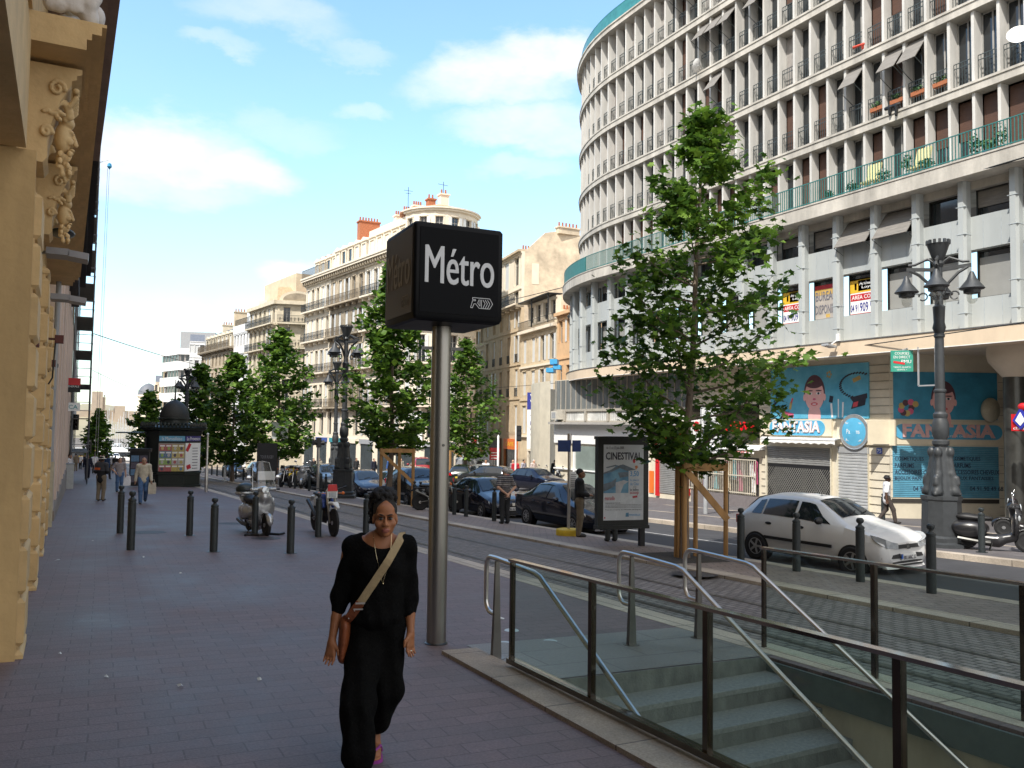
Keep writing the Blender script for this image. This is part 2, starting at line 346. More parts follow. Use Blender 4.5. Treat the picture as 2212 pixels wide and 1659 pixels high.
# ---------------- setting: ground, pavements, tram track, road ----------------
def sheet(name,x0,x1,y0,y1,dz,mat,hole=None,skirt=.16,step=4.,kind='structure'):
    xs=sorted(set([x0,x1]+list(np.arange(x0,x1,step))+([h for h in hole[:2]] if hole else [])))
    ys=[y0]
    while ys[-1]<y1: ys.append(min(y1,ys[-1]+max(2.,abs(ys[-1])*.08)))
    if hole: ys=sorted(set(ys+list(hole[2:])))
    xs=[x for x in xs if x0<=x<=x1];m=MB();V={};vs=[];fs=[]
    def vi(x,y,s=0):
        k=(x,y,s)
        if k not in V: V[k]=len(vs);vs.append((x,y,g(x,y)+dz-s))
        return V[k]
    cells=set()
    for i in range(len(xs)-1):
        for j in range(len(ys)-1):
            cx,cy=(xs[i]+xs[i+1])/2,(ys[j]+ys[j+1])/2
            if hole and hole[0]<cx<hole[1] and hole[2]<cy<hole[3]: continue
            cells.add((i,j));fs.append((vi(xs[i],ys[j]),vi(xs[i+1],ys[j]),vi(xs[i+1],ys[j+1]),vi(xs[i],ys[j+1])))
    if skirt:
        for (i,j) in cells:
            for (di,dj,a,b) in((-1,0,(i,j),(i,j+1)),(1,0,(i+1,j+1),(i+1,j)),(0,-1,(i+1,j),(i,j)),(0,1,(i,j+1),(i+1,j+1))):
                if (i+di,j+dj) not in cells:
                    p,q=(xs[a[0]],ys[a[1]]),(xs[b[0]],ys[b[1]]);fs.append((vi(*p),vi(*q),vi(*q,skirt),vi(*p,skirt)))
    m.add(vs,fs);o=m.build(name,mat,fix=False);o['kind']=kind;return o
PIT=(3.47,6.02,-5.6,6.12)
pav_l=paving('sidewalk_paving',(.150,.112,.112),(.176,.131,.132),(.105,.079,.08),.36,.18,.007,.66,rot=.02,bump=.25,stain=.42,spots=.4)
pav_m=paving('median_paving',(.23,.185,.165),(.27,.22,.20),(.13,.11,.10),.34,.2,.012,.8,rot=.5,bump=.4,stain=.3)
cob=paving('track_cobbles',(.19,.165,.15),(.27,.24,.22),(.085,.075,.068),.19,.12,.016,.8,rot=1.5708,bump=1.,stain=.3)
pav_r=paving('right_pavement_paving',(.115,.105,.108),(.14,.13,.132),(.07,.065,.066),.4,.25,.01,.8,bump=.3,stain=.3)
kerbm=paving('kerb_stone',(.44,.37,.29),(.50,.43,.35),(.19,.16,.13),.35,1.1,.012,.8,off=0,bump=.4,stain=.4)
asph=M('asphalt',(.042,.042,.046),.82,0,.22,1.3,.5)
dirt=M('dry_earth',(.13,.11,.09),.95,0,.3,2,.5)
sheet('ground',-70,420,-30,700,-.30,dirt,hole=(-1.,26.,-25.,150.),skirt=0,step=14)
sheet('sidewalk',-1.0,6.12,-14,235,0,pav_l,hole=PIT)
sheet('kerb',6.12,6.5,-14,235,.004,kerbm)
sheet('tram_track',6.5,9.82,-14,235,-.045,cob)
sheet('kerb',9.82,10.2,-14,235,.012,kerbm)
sheet('median_strip',10.2,11.86,-14,235,.008,pav_m)
sheet('kerb',11.86,12.22,-14,235,.012,kerbm)
sheet('road',12.22,17.86,-14,150,-.10,asph)
sheet('road',12.22,26,150,240,-.10,asph,step=7)
sheet('kerb',17.86,18.26,-14,150,.03,kerbm)
sheet('right_pavement',18.26,60,-14,150,.026,pav_r,step=5)
sheet('paving_band',25.6,25.9,-10,120,.031,kerbm,skirt=0)
sheet('paving_band',21.4,21.6,-10,120,.031,kerbm,skirt=0)
sheet('road_marking',15.0,15.12,-10,140,-.096,M('worn_road_paint',(.34,.34,.33),.8,0,.3,3),skirt=0)
sheet('gutter',6.5,6.62,-14,235,-.041,M('wet_gutter',(.022,.021,.022),.5,0,.3,3),skirt=0)
railm=M('tram_rail_steel',(.055,.052,.05),.35,.8,.3,2)
for x in (6.95,8.39):
    m=MB()
    for (a,b,dz) in((-.055,-.02,.004),(.02,.05,.004),(-.02,.02,-.012)):
        ys=list(np.linspace(-14,60,30))+list(np.linspace(65,235,30));vs=[];fs=[]
        for y in ys: vs+=[(x+a,y,g(x,y)-.045+dz+.008),(x+b,y,g(x,y)-.045+dz+.008)]
        for i in range(len(ys)-1): fs.append((2*i,2*i+1,2*i+3,2*i+2))
        m.add(vs,fs)
    o=m.build('tram_rail',railm,fix=False);o['kind']='structure'
# manhole covers and drain grids let into the pavement
for (x,y,r) in [(318,1150,.42),(500,1131,.36),(575,1163,.33),(1500,1240,.4)]:
    P=gp(x,y);m=MB()
    m.loft([[P+np.array([r*math.cos(2*math.pi*i/24)*q,r*math.sin(2*math.pi*i/24)*q,0])+np.array([0,0,g(P[0]+r*math.cos(2*math.pi*i/24)*q,P[1]+r*math.sin(2*math.pi*i/24)*q)-P[2]+.004+z]) for i in range(24)] for q,z in((1,0),(.93,.001),(.92,-.001),(.01,-.001))],False,False)
    tag(m.build('manhole_cover',M('worn_iron',(.055,.05,.052),.5,.3,.3,14,.8),fix=False),{318:'round iron manhole cover set in the pavement left of the nearest bollards',500:'round iron manhole cover in the pavement between kiosk and bollards',575:'small round iron cover in the pavement behind the parked silver scooter',1500:'round iron cover in the cobbles between the tram rails'}[x],'manhole cover')
# ---------------- metro entrance: pit, stairs, glass balustrades, handrails ----------------
x0,x1,yb,yt=PIT
conc=M('stained_concrete',(.52,.48,.38),.85,0,.3,1.1,.3,streak=.35);conc_d=M('dark_concrete',(.15,.17,.16),.8,0,.2,2,.3)
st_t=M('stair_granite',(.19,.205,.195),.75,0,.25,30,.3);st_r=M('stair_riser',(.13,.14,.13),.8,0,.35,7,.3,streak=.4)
zt=g(4.8,yt)
stairs=T('stairs','grey granite stairs going down into the metro entrance between glass balustrades','stairs',(0,0,0))
mt=MB();mr=MB();nst=26
for i in range(nst):
    z1=zt-.165*(i+1);ya=yt-.33*i
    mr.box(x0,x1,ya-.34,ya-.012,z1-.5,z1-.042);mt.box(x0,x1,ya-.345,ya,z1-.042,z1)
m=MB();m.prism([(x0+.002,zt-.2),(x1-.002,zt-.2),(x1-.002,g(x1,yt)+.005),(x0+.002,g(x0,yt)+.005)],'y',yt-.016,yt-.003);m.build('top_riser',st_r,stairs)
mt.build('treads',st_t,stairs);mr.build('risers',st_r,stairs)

pit=T('stairwell_wall','stained concrete retaining wall round the metro stairwell','wall')
m=MB();m.box(x1,x1+.12,yb,yt+.1,-6,-.60);m.box(x0-.1,x0,yb,yt+.1,-6,-.5);m.box(x0,x1,yb-.3,yb,-6,-.2)
m.build('wall_panel',conc,pit)
m=MB();m.prism([(yt+.02,g(x1,yt)-.03),(yb,g(x1,yb)-.03),(yb,g(x1,yb)-.26),(yt+.02,g(x1,yt)-.27)],'x',x1-.03,x1+.1);m.build('wall_band',M('slate_band',(.13,.17,.165),.5,0,.2,3),pit)
# stone kerb round the balustrade
m=MB()
def gb(x0,x1,y0,y1,dz0,dz1,n=8):
    for i in range(n):
        a,b=y0+(y1-y0)*i/n,y0+(y1-y0)*(i+1)/n
        m.add([(x,y,g(x,y)+d) for y in(a,b) for d in(dz0,dz1) for x in(x0,x1)],[(0,1,3,2),(4,6,7,5),(0,4,5,1),(2,3,7,6),(0,2,6,4),(1,5,7,3)])
gb(3.10,3.46,-6,7.35,-.1,.035,16)
R_=.5
tag(m.build('stone_plinth',paving('plinth_stone',(.34,.28,.22),(.40,.34,.27),(.17,.14,.12),1.3,.9,.01,.8,off=0,stain=.5),None),'low pale stone plinth edging the metro stair opening on the pavement side','plinth')
fr=M('balustrade_steel',(.11,.095,.08),.2,1,.2,3)
frt=M('balustrade_rail',(.42,.40,.38),.14,1,.1,3)
def balustrade(X,ys,label,hp,base):
    t=T('glass_balustrade',label,'balustrade',(X,ys[0],0));m=MB();r=MB()
    for i,y in enumerate(ys):
        z=g(X,y);w=.045 if 0<i else .03
        p=MB();p.box(-.022,.022,y-ys[0]-w/2,y-ys[0]+w/2,z+base,z+hp);p.build('post',fr,t)
    def line(y0,y1,a,b,xa,xb,mat,name):
        q=MB();q.add([(xx,y-ys[0],g(X,y)+zz) for y in(y0,y1) for zz in(a,b) for xx in(xa,xb)],[(0,1,3,2),(4,6,7,5),(0,4,5,1),(2,3,7,6),(0,2,6,4),(1,5,7,3)]);q.build(name,mat,t)
    line(ys[0]+.03,ys[-1],hp,hp+.022,-.032,.032,frt,'top_rail')
    line(ys[0]+.03,ys[-1],base-.03,base+.012,-.04,.04,fr,'bottom_rail')
    for i in range(len(ys)-1): line(ys[i]-.035,ys[i+1]+.035,base+.02,hp,-.006,.006,clear,'glass_pane')
    return t
bal=balustrade(3.42,[6.53,5.25,3.97,2.64,1.3,0,-1.3],'glass balustrade with dark steel posts along the near side of the metro stairs',.95,.1);bal.rotation_euler.z=.0
balustrade(6.3,[6.45,5.11,3.79,2.47,1.15,-.2],'glass balustrade with dark steel posts on the tram side of the metro stairs',1.0,-.04)
def handrail(X,label,post_y,tubes=True):
    t=T('handrail',label,'handrail',(X,post_y,g(X,post_y)));z=0;m=MB()
    top=.92
    pts=[(0,0,.42)]
    # loop end: comes back to the post at mid height
    for a in np.linspace(-90,90,11): pass
    c1=(.0,.20,.50);path=[(0,.03,.40),(0,.12,.40)]
    path+=[(0,.12+.11*math.sin(a),.51-.11*math.cos(a)) for a in np.linspace(.2,1.57,6)]
    path+=[(0,.23,.6),(0,.23,.78)]
    path+=[(0,.12+.11*math.cos(a),.81+.11*math.sin(a)) for a in np.linspace(.1,1.57,7)]
    path+=[(0,0,.922),(0,-.35,.915),(0,-.72,.905),(0,-.82,.885),(0,-.9,.84)]
    k=.165/.33
    for i in range(1,12): path.append((0,-.9-.6*i,.84-.6*i*k*1.04))
    m.tube(path,.023,10);m.build('rail',steel,t)
    p=MB();p.loft([[(sx*w,sy*w*.6,zz) for sx,sy in((-1,-1),(1,-1),(1,1),(-1,1))] for zz,w in((0,.045),(.45,.03),(.9,.02))],True,False);p.cyl((0,0,-.005),(0,0,.012),.085);p.build('post',M('handrail_post',(.2,.19,.18),.35,1,.1,5),t)
    for q in (-3.1,-5.5):
        zz=.84+(q+.9)*k*1.04;p=MB();p.loft([[(sx*w,q+sy*w*.6,z_) for sx,sy in((-1,-1),(1,-1),(1,1),(-1,1))] for z_,w in((zz-1.05,.045),(zz-.5,.035),(zz,.022))],True,False);p.build('post',MATS['handrail_post'],t)
handrail(3.5,'bent steel tube handrail nearest the metro sign pole',7.0)
handrail(5.05,'bent steel tube handrail in the middle of the metro stairs',7.02)
handrail(5.95,'bent steel tube handrail on the tram side of the metro stairs',7.05)
m=MB()
sheet('landing_paving',3.47,6.1,6.14,7.6,.006,paving('landing_stone',(.2,.195,.18),(.235,.23,.215),(.1,.1,.1),1.1,.55,.008,.6),skirt=0)
for i,(x,y) in enumerate([(1105,1362),(1090,1390),(1188,1386)]):
    P=gp(x,y);m=MB();m.lathe([(.0,.004),(.075,.006),(.082,.0)],20,P);tag(m.build('ground_stud',M('stud_enamel',(.42,.5,.52),.4,0,.1,20)),['pale round stud in the paving farthest behind the glass','pale round stud in the paving nearest the first handrail','pale round stud in the paving just right of the handrail foot'][i],'stud')
# ---------------- metro sign: cube on a steel pole ----------------
P=gp(942,1390);mz=g(P[0],P[1])
sg=T('metro_sign','black cube sign reading Métro on a tall brushed steel pole','sign',(P[0],P[1],mz))
m=MB();m.lathe([(.098,0),(.098,.02),(.098,3.25),(.0,3.25)],32);m.build('pole',M('pole_steel',(.30,.285,.26),.33,1,.18,4,streak=.02),sg,ang=60)
m=MB();m.cyl((0,-.09,1.98),(0,-.105,1.98),.014);m.build('bolt',steel_d,sg)
m=MB();m.lathe([(.115,0),(.115,.012),(.1,.02)],24);m.build('collar',steel_d,sg)
m=MB();m.bar((-.2,.03,2.96),(.22,-.05,2.96),.03,.03);m.build('arm',steel_d,sg)
# cube: 0.93 m, fitted to its corners in the photograph
cz0=3.20;S=.93;ca=-.03;Rm=rotz(ca)
cube=M('sign_black',(.003,.0035,.005),.45,0,.2,4,spec=.15)
m=MB();b=.035;zc=cz0+S/2-.02
def sq(s,z): return [Rm@np.array([sx*s/2,sy*s/2,z]) for sx,sy in((-1,-1),(1,-1),(1,1),(-1,1))]
def rsq(s,z,r=.03,n=4):
    o=[]
    for q,(sx,sy) in enumerate(((1,1),(-1,1),(-1,-1),(1,-1))):
        for k in range(n+1):
            a=math.pi/2*(q+k/n);o.append(Rm@np.array([sx*(s/2-r)+r*math.cos(a),sy*(s/2-r)+r*math.sin(a),z]))
    return o
m.loft([rsq(S-2*r,z) for r,z in((.05,cz0-.02),(.015,cz0-.005),(0,cz0+.03),(0,cz0+S-.03),(.015,cz0+S-.005),(.05,cz0+S+.004))])
m.build('sign_box',cube,sg)
m=MB();m.mi=0
f=S/2+.004
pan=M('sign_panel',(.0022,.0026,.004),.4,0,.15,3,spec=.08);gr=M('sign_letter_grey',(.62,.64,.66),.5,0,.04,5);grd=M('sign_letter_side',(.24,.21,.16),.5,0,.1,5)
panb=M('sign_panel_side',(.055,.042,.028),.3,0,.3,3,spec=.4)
for k in range(4):
    Rk=Rm@rotz(math.pi/2*k);u=Rk@np.array([1.,0,0]);n=Rk@np.array([0,-1.,0]);c=np.array([0,0,zc+.02])+n*(S/2+.002)
    q=MB();hs=.41
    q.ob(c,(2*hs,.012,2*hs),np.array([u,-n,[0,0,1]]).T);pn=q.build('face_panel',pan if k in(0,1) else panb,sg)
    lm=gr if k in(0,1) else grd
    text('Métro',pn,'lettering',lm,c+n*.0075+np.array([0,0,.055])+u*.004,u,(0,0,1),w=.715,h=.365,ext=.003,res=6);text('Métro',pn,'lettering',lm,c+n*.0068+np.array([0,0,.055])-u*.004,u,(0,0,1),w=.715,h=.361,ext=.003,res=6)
    # operator's outlined arrow mark: R T and chevrons in a pointed box
    q=MB();lc=c+n*.0085+u*.235+np.array([0,0,-.285]);w2,h2=.115,.05
    def seg(a,b_,th=.0055):
        p0=lc+u*a[0]+np.array([0,0,a[1]]);p1=lc+u*b_[0]+np.array([0,0,b_[1]]);q.bar(p0,p1,.003,th,np.cross(p1-p0,n))
    def poly(pts):
        for i in range(len(pts)-1): seg(pts[i],pts[i+1])
    poly([(-.10,.05),(.085,.05),(.115,0),(.085,-.05),(-.03,-.05),(-.065,-.01),(-.085,-.01),(-.1,-.05),(-.12,-.05),(-.1,.02),(-.07,.02),(-.068,.032),(-.1,.032),(-.1,.05)])
    poly([(-.03,.035),(-.045,0),(-.02,-.03)]);poly([(-.02,.035),(-.02,-.03)]);poly([(-.005,.035),(-.005,-.045)])
    for e in(.01,.035,.06): poly([(e,.035),(e+.025,0),(e,-.05)])
    q.build('mark',lm,pn)
m=MB();m.box(-.012,.012,-.012,.012,cz0+S,cz0+S+.06);m.build('aerial',black,sg)
# shift cube relative to pole as in the photo is nil: pole meets the middle of its underside
# ---------------- right-hand building: curved concrete block over shops ----------------
RC,SA=14.,41.5
def fR(s,o,z):
    if s<=SA: return (28.5-o,s,z)
    t=(s-SA)/RC;r=RC+o;return (28.5+RC-r*math.cos(t),SA+r*math.sin(t),z)
cream=M('cream_concrete',(.56,.535,.475),.85,0,.2,.9,.3,streak=.25);slabm=M('band_concrete',(.47,.44,.385),.85,0,.3,1.3,.4,streak=.3);beamm=M('beige_band',(.66,.53,.385),.85,0,.12,.8,.2,streak=.4)
finm=M('fin_concrete',(.57,.555,.52),.85,0,.16,1.5,.2,streak=.3)
bluep=M('pale_blue_panel',(.40,.425,.42),.6,0,.1,.9,.1,streak=.3)
teal=M('teal_paint',(.03,.16,.15),.5,0,.2,5);railm2=M('balcony_rail',(.06,.075,.075),.5,.2,.2,5)
slat=M('blind_slats',(.20,.185,.165),.7,0,.25,2,.2,streak=12);slat_b=M('brown_shutter',(.085,.042,.028),.6,0,.25,3,.1,streak=14)
curt=M('curtain',(.30,.28,.26),.9,0,.25,4);framew=M('window_frame',(.34,.33,.31),.6,0,.1,4)
RB=T('office_block','cream concrete apartment block with curved corner, rows of fins and shops at street level','building',(0,0,0))
def seg(name,mat,s0,s1,o0,o1,z0,z1,par=None):
    m=MB(fR);m.box(s0,s1,o0,o1,z0,z1,max(2,int((s1-s0)/.8)));return m.build(name,mat,par or RB)
S0,S1=-6,62
lv=[11.43,14.57,17.62,20.66,23.7,26.75]
for i,z in enumerate(lv[1:]): seg('floor_slab',slabm,S0,S1,-3,.12 if i<4 else .3,z-.36,z)
for i,z in enumerate(lv[1:]): seg('slab_edge',slabm,S0,S1,.12,.16 if i<4 else .36,z-.07,z+.02)
seg('balcony_slab',slabm,S0,S1,-3,1.2,10.84,11.4);seg('balcony_edge',slabm,S0,S1,1.15,1.23,11.40,11.46)
seg('beam',beamm,S0,S1,-.2,.9,4.9,5.46);seg('beam_flashing',M('lead_flashing',(.13,.13,.13),.5),S0,S1,.84,.93,5.46,5.5);seg('beam_drip',white,S0,S1,.86,.915,4.875,4.9)
m=MB(fR);m.box(S0,S1,-9,-.2,4.98,5.4,70);m.build('soffit',M('soffit_paint',(.52,.45,.36),.85,0,.1,1),RB)
# core mass, roof storey
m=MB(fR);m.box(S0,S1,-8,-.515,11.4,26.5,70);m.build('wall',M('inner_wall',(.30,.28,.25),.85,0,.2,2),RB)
m=MB(fR);m.box(S0,S1,-8,-3.2,26.75,29.6,70);m.build('roof_storey',cream,RB)
m=MB(fR);m.box(S0,S1,-8.5,-2.6,29.6,29.9,70);m.build('roof',slabm,RB)
# fins
sp=.953;bays=[SA-sp*k for k in range(31,-23,-1)]
items=[]
for fl in range(5):
    z0,z1=lv[fl]+(0.03),lv[fl+1]-.36
    for s in bays: items.append((abs(complex(*fR(s,0,0)[:2])),fl,s,z0,z1))
items.sort(key=lambda q:q[0]+abs(q[3]-10)*.05)
far=MB(fR);farr=MB(fR);farw=MB(fR);farg=MB(fR)
def fin(m,s,z0,z1): m.box(s-.055,s+.055,-.5,.02,z0,z1,1)
def railing(m,s,z0):
    a,b=s+.09,s+sp-.09
    for zz in(.98,.80,.10): m.box(a,b,-.16,-.135,z0+zz,z0+zz+.028)
    n=7
    for i in range(n+1):
        x=a+(b-a)*i/n;m.box(x-.009,x+.009,-.155,-.14,z0+.1,z0+.98)
    m.box(a-.02,a+.02,-.16,-.13,z0,z0+1.1)
def window(s,z0,z1,par,kind):
    m=MB(fR);a,b=s+.06,s+sp-.06
    m.mi=0;m.box(a,b,-.5,-.43,z0,z0+.06);m.box(a,b,-.5,-.43,z1-.08,z1);m.box(a,a+.05,-.5,-.43,z0,z1);m.box(b-.05,b,-.5,-.43,z0,z1);m.box((a+b)/2-.03,(a+b)/2+.03,-.5,-.44,z0,z1)
    m.mi=1;m.box(a,b,-.51,-.47,z0+.05,z1-.05)
    if kind==1: m.mi=2;m.box(a,b,-.46,-.43,z0+rnd.choice((0,.3,1.2)),z1)
    if kind==2: m.mi=3;m.box(a,b,-.465,-.44,z0+.06,z1-.1)
    return m
wm=[framew,dkglass,slat_b,curt]
for i,(d,fl,s,z0,z1) in enumerate(items):
    kd=rnd.choices((0,1,2),(.64,.20,.16))[0]
    if fl==0: kd=1 if rnd.random()<.6 else 0
    if i<98:
        m=MB(fR);fin(m,s,z0,z1);m.build('fin',finm,RB);window(s,z0,z1,RB,kd).build('window',wm,RB)
        if fl>0: m=MB(fR);railing(m,s,z0);m.build('window_railing',railm2,RB)
    else:
        fin(far,s,z0,z1);w=window(s,z0,z1,RB,kd);b=len(farw.v);farw.v+=w.v;farw.f+=[tuple(b+q for q in f) for f in w.f];farw.m+=w.m;farw.s+=w.s
        if fl>0: railing(farr,s,z0)
farw.fn=None
for nm,q,mt in (('fin_row',far,finm),('window_row',farw,wm),('window_railing_row',farr,railm2)):
    o=q.build(nm,mt,RB,fix=False);o['kind']='stuff'
# blinds pushed out on arms, a few open
def blind(s,z1,par=RB,w=sp-.14,l=1.0,out=.75,mat=slat,o0=-.2,nm='awning_blind'):
    m=MB(fR);a,b=s+.07,s+.07+w;n=7
    vs=[];fs=[]
    for i in range(n+1):
        t=i/n;vs+=[(a,o0+out*t,z1-l*t),(b,o0+out*t,z1-l*t),(b,o0+out*t+.02,z1-l*t+.02),(a,o0+out*t+.02,z1-l*t+.02)]
    for i in range(n):
        for j in range(4): fs.append((4*i+j,4*i+4+j,4*i+4+(j+1)%4,4*i+(j+1)%4))
    fs+=[(0,1,2,3),(4*n+3,4*n+2,4*n+1,4*n)]
    m.add(vs,fs);o=m.build(nm,mat,par)
    k=MB(fR)
    for x in(a,b): k.add([(x-.01,o0+out,z1-l),(x+.01,o0+out,z1-l),(x+.01,o0-.3,z1-l-.55),(x-.01,o0-.3,z1-l-.55),(x-.01,o0+out,z1-l+.02),(x+.01,o0+out,z1-l+.02),(x+.01,o0-.3,z1-l-.53),(x-.01,o0-.3,z1-l-.53)],[(0,1,2,3),(4,5,6,7),(0,1,5,4),(2,3,7,6),(0,3,7,4),(1,2,6,5)])
    k.build('blind_arm',railm2,o);return o
def bay(x,y=400):   # bay index start from a photo column
    Y=onX(x,y,28.5)[1] if x>1330 else None
    return min(bays,key=lambda s:abs(s+sp*.5-Y))
for x,fl in [(1957,1),(1920,1),(1835,1),(1585,3),(1550,3),(1515,3),(1545,2.9),(1460,4),(1600,4),(1635,3),(1500,4)]: blind(bay(x),lv[int(fl)+1]-.4)
# teal balcony railing
m=MB(fR)
for zz in (12.40,11.53): m.box(S0,S1,1.08,1.12,zz,zz+.035,90)
s=10
while s<43.2: m.box(s-.011,s+.011,1.085,1.115,11.46,12.42);s+=.125
m.build('balcony_railing',teal,RB);seg('balcony_panel',teal,43.2,S1,1.08,1.11,11.5,12.42)
m=MB(fR);m.box(S0,S1,.02,.06,27.78,27.82,90);m.box(S0,S1,.03,.05,26.85,27.78,90);m.build('roof_railing',M('teal_glass',(.04,.2,.2),.2,0,.2,2),RB)
# office floors: blue metal-clad
for z0,z1 in((5.5,6.6),(8.35,9.55)): seg('spandrel',bluep,S0,S1,-.1,.35,z0,z1)
seg('head_panel',slabm,S0,S1,-.1,.3,10.55,10.84)
cs=[18.75+1.875*k for k in range(-12,25)]
for c in cs:
    m=MB(fR);m.loft([[(c+.16*a,.33+.36*b,z) for a,b in((-1,0),(-1,.7),(-.6,1),(.6,1),(1,.7),(1,0))] for z in(5.48,10.84)],True,False);m.build('column',bluep,RB)
m=MB(fR)
for c in cs:
    for zz in (6.05,8.9,7.0,9.9): m.box(c-.17,c+.17,.3,.705,zz,zz+.018)
    for q in (.6,1.25):
        for z0,z1 in((5.52,6.58),(8.37,9.53)): m.box(c+q-.008,c+q+.008,.34,.362,z0,z1)
m.build('panel_seams',M('panel_joint',(.38,.42,.44),.6),RB)
wide=[M('office_pane',(.30,.30,.285),.35,0,.12,.8),dkglass,slat]
for c in cs:
    for (z0,z1) in((6.6,8.35),(9.55,10.55)):
        m=MB(fR);a,b=c+.19,c+1.685;m.mi=0
        m.mi=1;m.box(a,b,-.08,-.03,z0,z1)
        k=0 if z0<7 else rnd.choice((1,2,2,1))
        if k==0: m.mi=0;m.box(a,b,-.03,-.01,z0+.0,z1-.26)
        if k==2: m.mi=2;m.box(a,b,.0,.03,z1-rnd.uniform(.4,.98),z1)
        m.mi=3
        for (p,q,r,t) in((a,a+.06,z0,z1),(b-.06,b,z0,z1),(a,b,z0,z0+.06),(a,b,z1-.06,z1)): m.box(p,q,-.06,.06,r,t)
        m.build('office_window',wide+[steel_d],RB)
for x in (1860,1955): blind(min(cs,key=lambda c:abs(c+.9-onX(x,500,28.)[1]))+.1,10.5,RB,1.55,1.1,.85,slat,.05)
blind(cs[-9]+.1,10.5,RB,1.5,1.0,.8,slat,.05);blind(cs[-6]+.1,10.5,RB,1.5,.9,.7,slat,.05)
# letting boards in the lower office windows
def nrm(u,v): return np.cross(np.array(u,float),np.array(v,float))
U=np.array([0,-1.,0]);V=np.array([0,0,1.])
def board(x,label,rows,bg,part):
    c=min(cs,key=lambda c:abs(c+.94-onX(x,640,28.2)[1]));Y=c+.94
    t=T('letting_board',label,'sign',(28.5,Y,7.25))
    m=MB();m.box(-.05,.0,-.72,.72,-.62,.88)
    o=m.build('board',bg,t)
    for (kind,a,b,cc,d,mat,tx) in rows:
        if kind=='r': q=MB();q.box(-.056,-.05,-b,-a,cc,d);q.build('colour_field',mat,t)
        else: text(tx,t,'lettering',mat,(-.058,-(a+b)/2,(cc+d)/2),U,V,w=b-a,h=d-cc,ext=.004,bold=.01)
    return t
lr=M('board_red',(.50,.02,.03),.5);ly=M('board_yellow',(.75,.45,.03),.5);lb=M('board_blue',(.03,.04,.25),.5);lw=M('board_white',(.82,.82,.80),.5,0,.04);lg=M('board_faded',(.42,.38,.34),.6,0,.1,2);lgb=M('board_grey_text',(.15,.15,.18),.6);ob_=M('board_ochre',(.55,.36,.10),.6)
def loyd(x,label): return board(x,label,[('r',-.72,.72,.3,.88,ly,0),('r',-.72,.72,.82,.88,lr,0),('r',-.28,.5,.36,.8,lr,0),('r',-.46,-.36,.42,.7,lr,0),('r',.58,.68,.42,.7,lr,0),('t',-.22,.4,.6,.74,lw,'Arthur'),('t',-.1,.42,.42,.56,lw,'Loyd'),('r',-.66,.72,-.04,.24,lr,0),('t',-.6,.71,.02,.19,lw,'AREA CONSE'),('t',-.66,-.28,-.5,-.18,lb,'04 91'),('t',-.2,.71,-.52,-.12,lb,'909 909'),('r',-.72,.72,-.62,-.57,lr,0)],lw,0)
loyd(1882,'white red and yellow letting board right of the faded grey bureaux board')
loyd(1728,'red and yellow letting board half hidden by the tree leaves, left of the bureaux board')
board(1800,'faded grey board reading Bureaux disponibles between the two red and yellow boards',[('r',-.72,.72,.7,.88,lr,0),('r',-.7,.7,.45,.7,ob_,0),('t',-.64,.70,.2,.6,lgb,'BUREAUX'),('t',-.66,.71,-.38,.02,lgb,'DISPONIBLES'),('r',-.1,.12,-.55,-.4,ob_,0)],lg,0)
# satellite dishes and a few washing lines / flower boxes on the facade
def dish(x,y,nm,ax=(-.8,-.5,.35)):
    P=onX(x,y,28.3);m=MB();m.lathe([(.02,0),(.2,.02),(.36,.09),(.37,.10),(.2,.04),(.02,.02)],20,P,ax=ax);m.tube([P,P+np.array([.3,.1,-.1])],.02,6);m.tube([P+np.array([.05,0,-.3]),P+np.array([-.35,-.25,.0])],.012,6)
    m.build('satellite_dish',white,RB)
dish(2200,78,0);dish(1508,142,0,(-.35,.9,.3))
leaf=M('leaf_green',(.085,.17,.022),.55,0,.45,5,spec=.35,col2=(.12,.23,.03));leaf2=M('pot_plant_green',(.05,.12,.035),.6,0,.45,6);terra=M('terracotta',(.35,.12,.05),.8,0,.2,5)
def tuft(m,c,r,n,ls):
    for i in range(n):
        d=np.array([rnd.gauss(0,1),rnd.gauss(0,1),rnd.gauss(0,1)]);d/=np.linalg.norm(d);p=np.array(c)+d*np.array(r)*rnd.random()**.4
        a=np.array([rnd.gauss(0,1),rnd.gauss(0,1),rnd.gauss(0,.6)]);a/=np.linalg.norm(a);b=np.cross(a,d);b/=max(np.linalg.norm(b),.1);l=ls*rnd.uniform(.7,1.3)
        m.add([p-a*l,p+b*l*.45,p+a*l,p-b*l*.45],[(0,1,2,3)])
def pot_plant(P,label,h,r,pot=terra,lm=leaf2):
    t=T('potted_plant',label,'plant',P);m=MB();m.lathe([(.09,0),(.14,.22),(.15,.24),(.12,.22)],12);m.build('pot',pot,t)
    m=MB();tuft(m,(0,0,.24+h*.5),(r,r,h*.55),90,.085);m.tube([(0,0,.2),(.03,0,.3+h*.6)],.012,5);m.build('foliage',lm,t,fix=False)
for i,(x,h,r) in enumerate([(1905,.5,.3),(1960,.75,.25),(2000,.4,.3),(2105,.7,.22),(2130,.4,.35),(2160,.8,.25),(1790,.3,.2),(1840,.4,.25)]):
    Y=onX(x,420,27.7)[1];pot_plant((27.75,Y,11.42),'potted plant on the teal-railed balcony, '+['second to the left of the cream deckchair','directly left of the cream deckchair','directly right of the cream deckchair','bushy one above the street lamp','round one left of the far right tall plant','tallest at the right edge','small one farthest left','small one right of the white screen'][i],h,r,blue if i in(4,1) else terra)
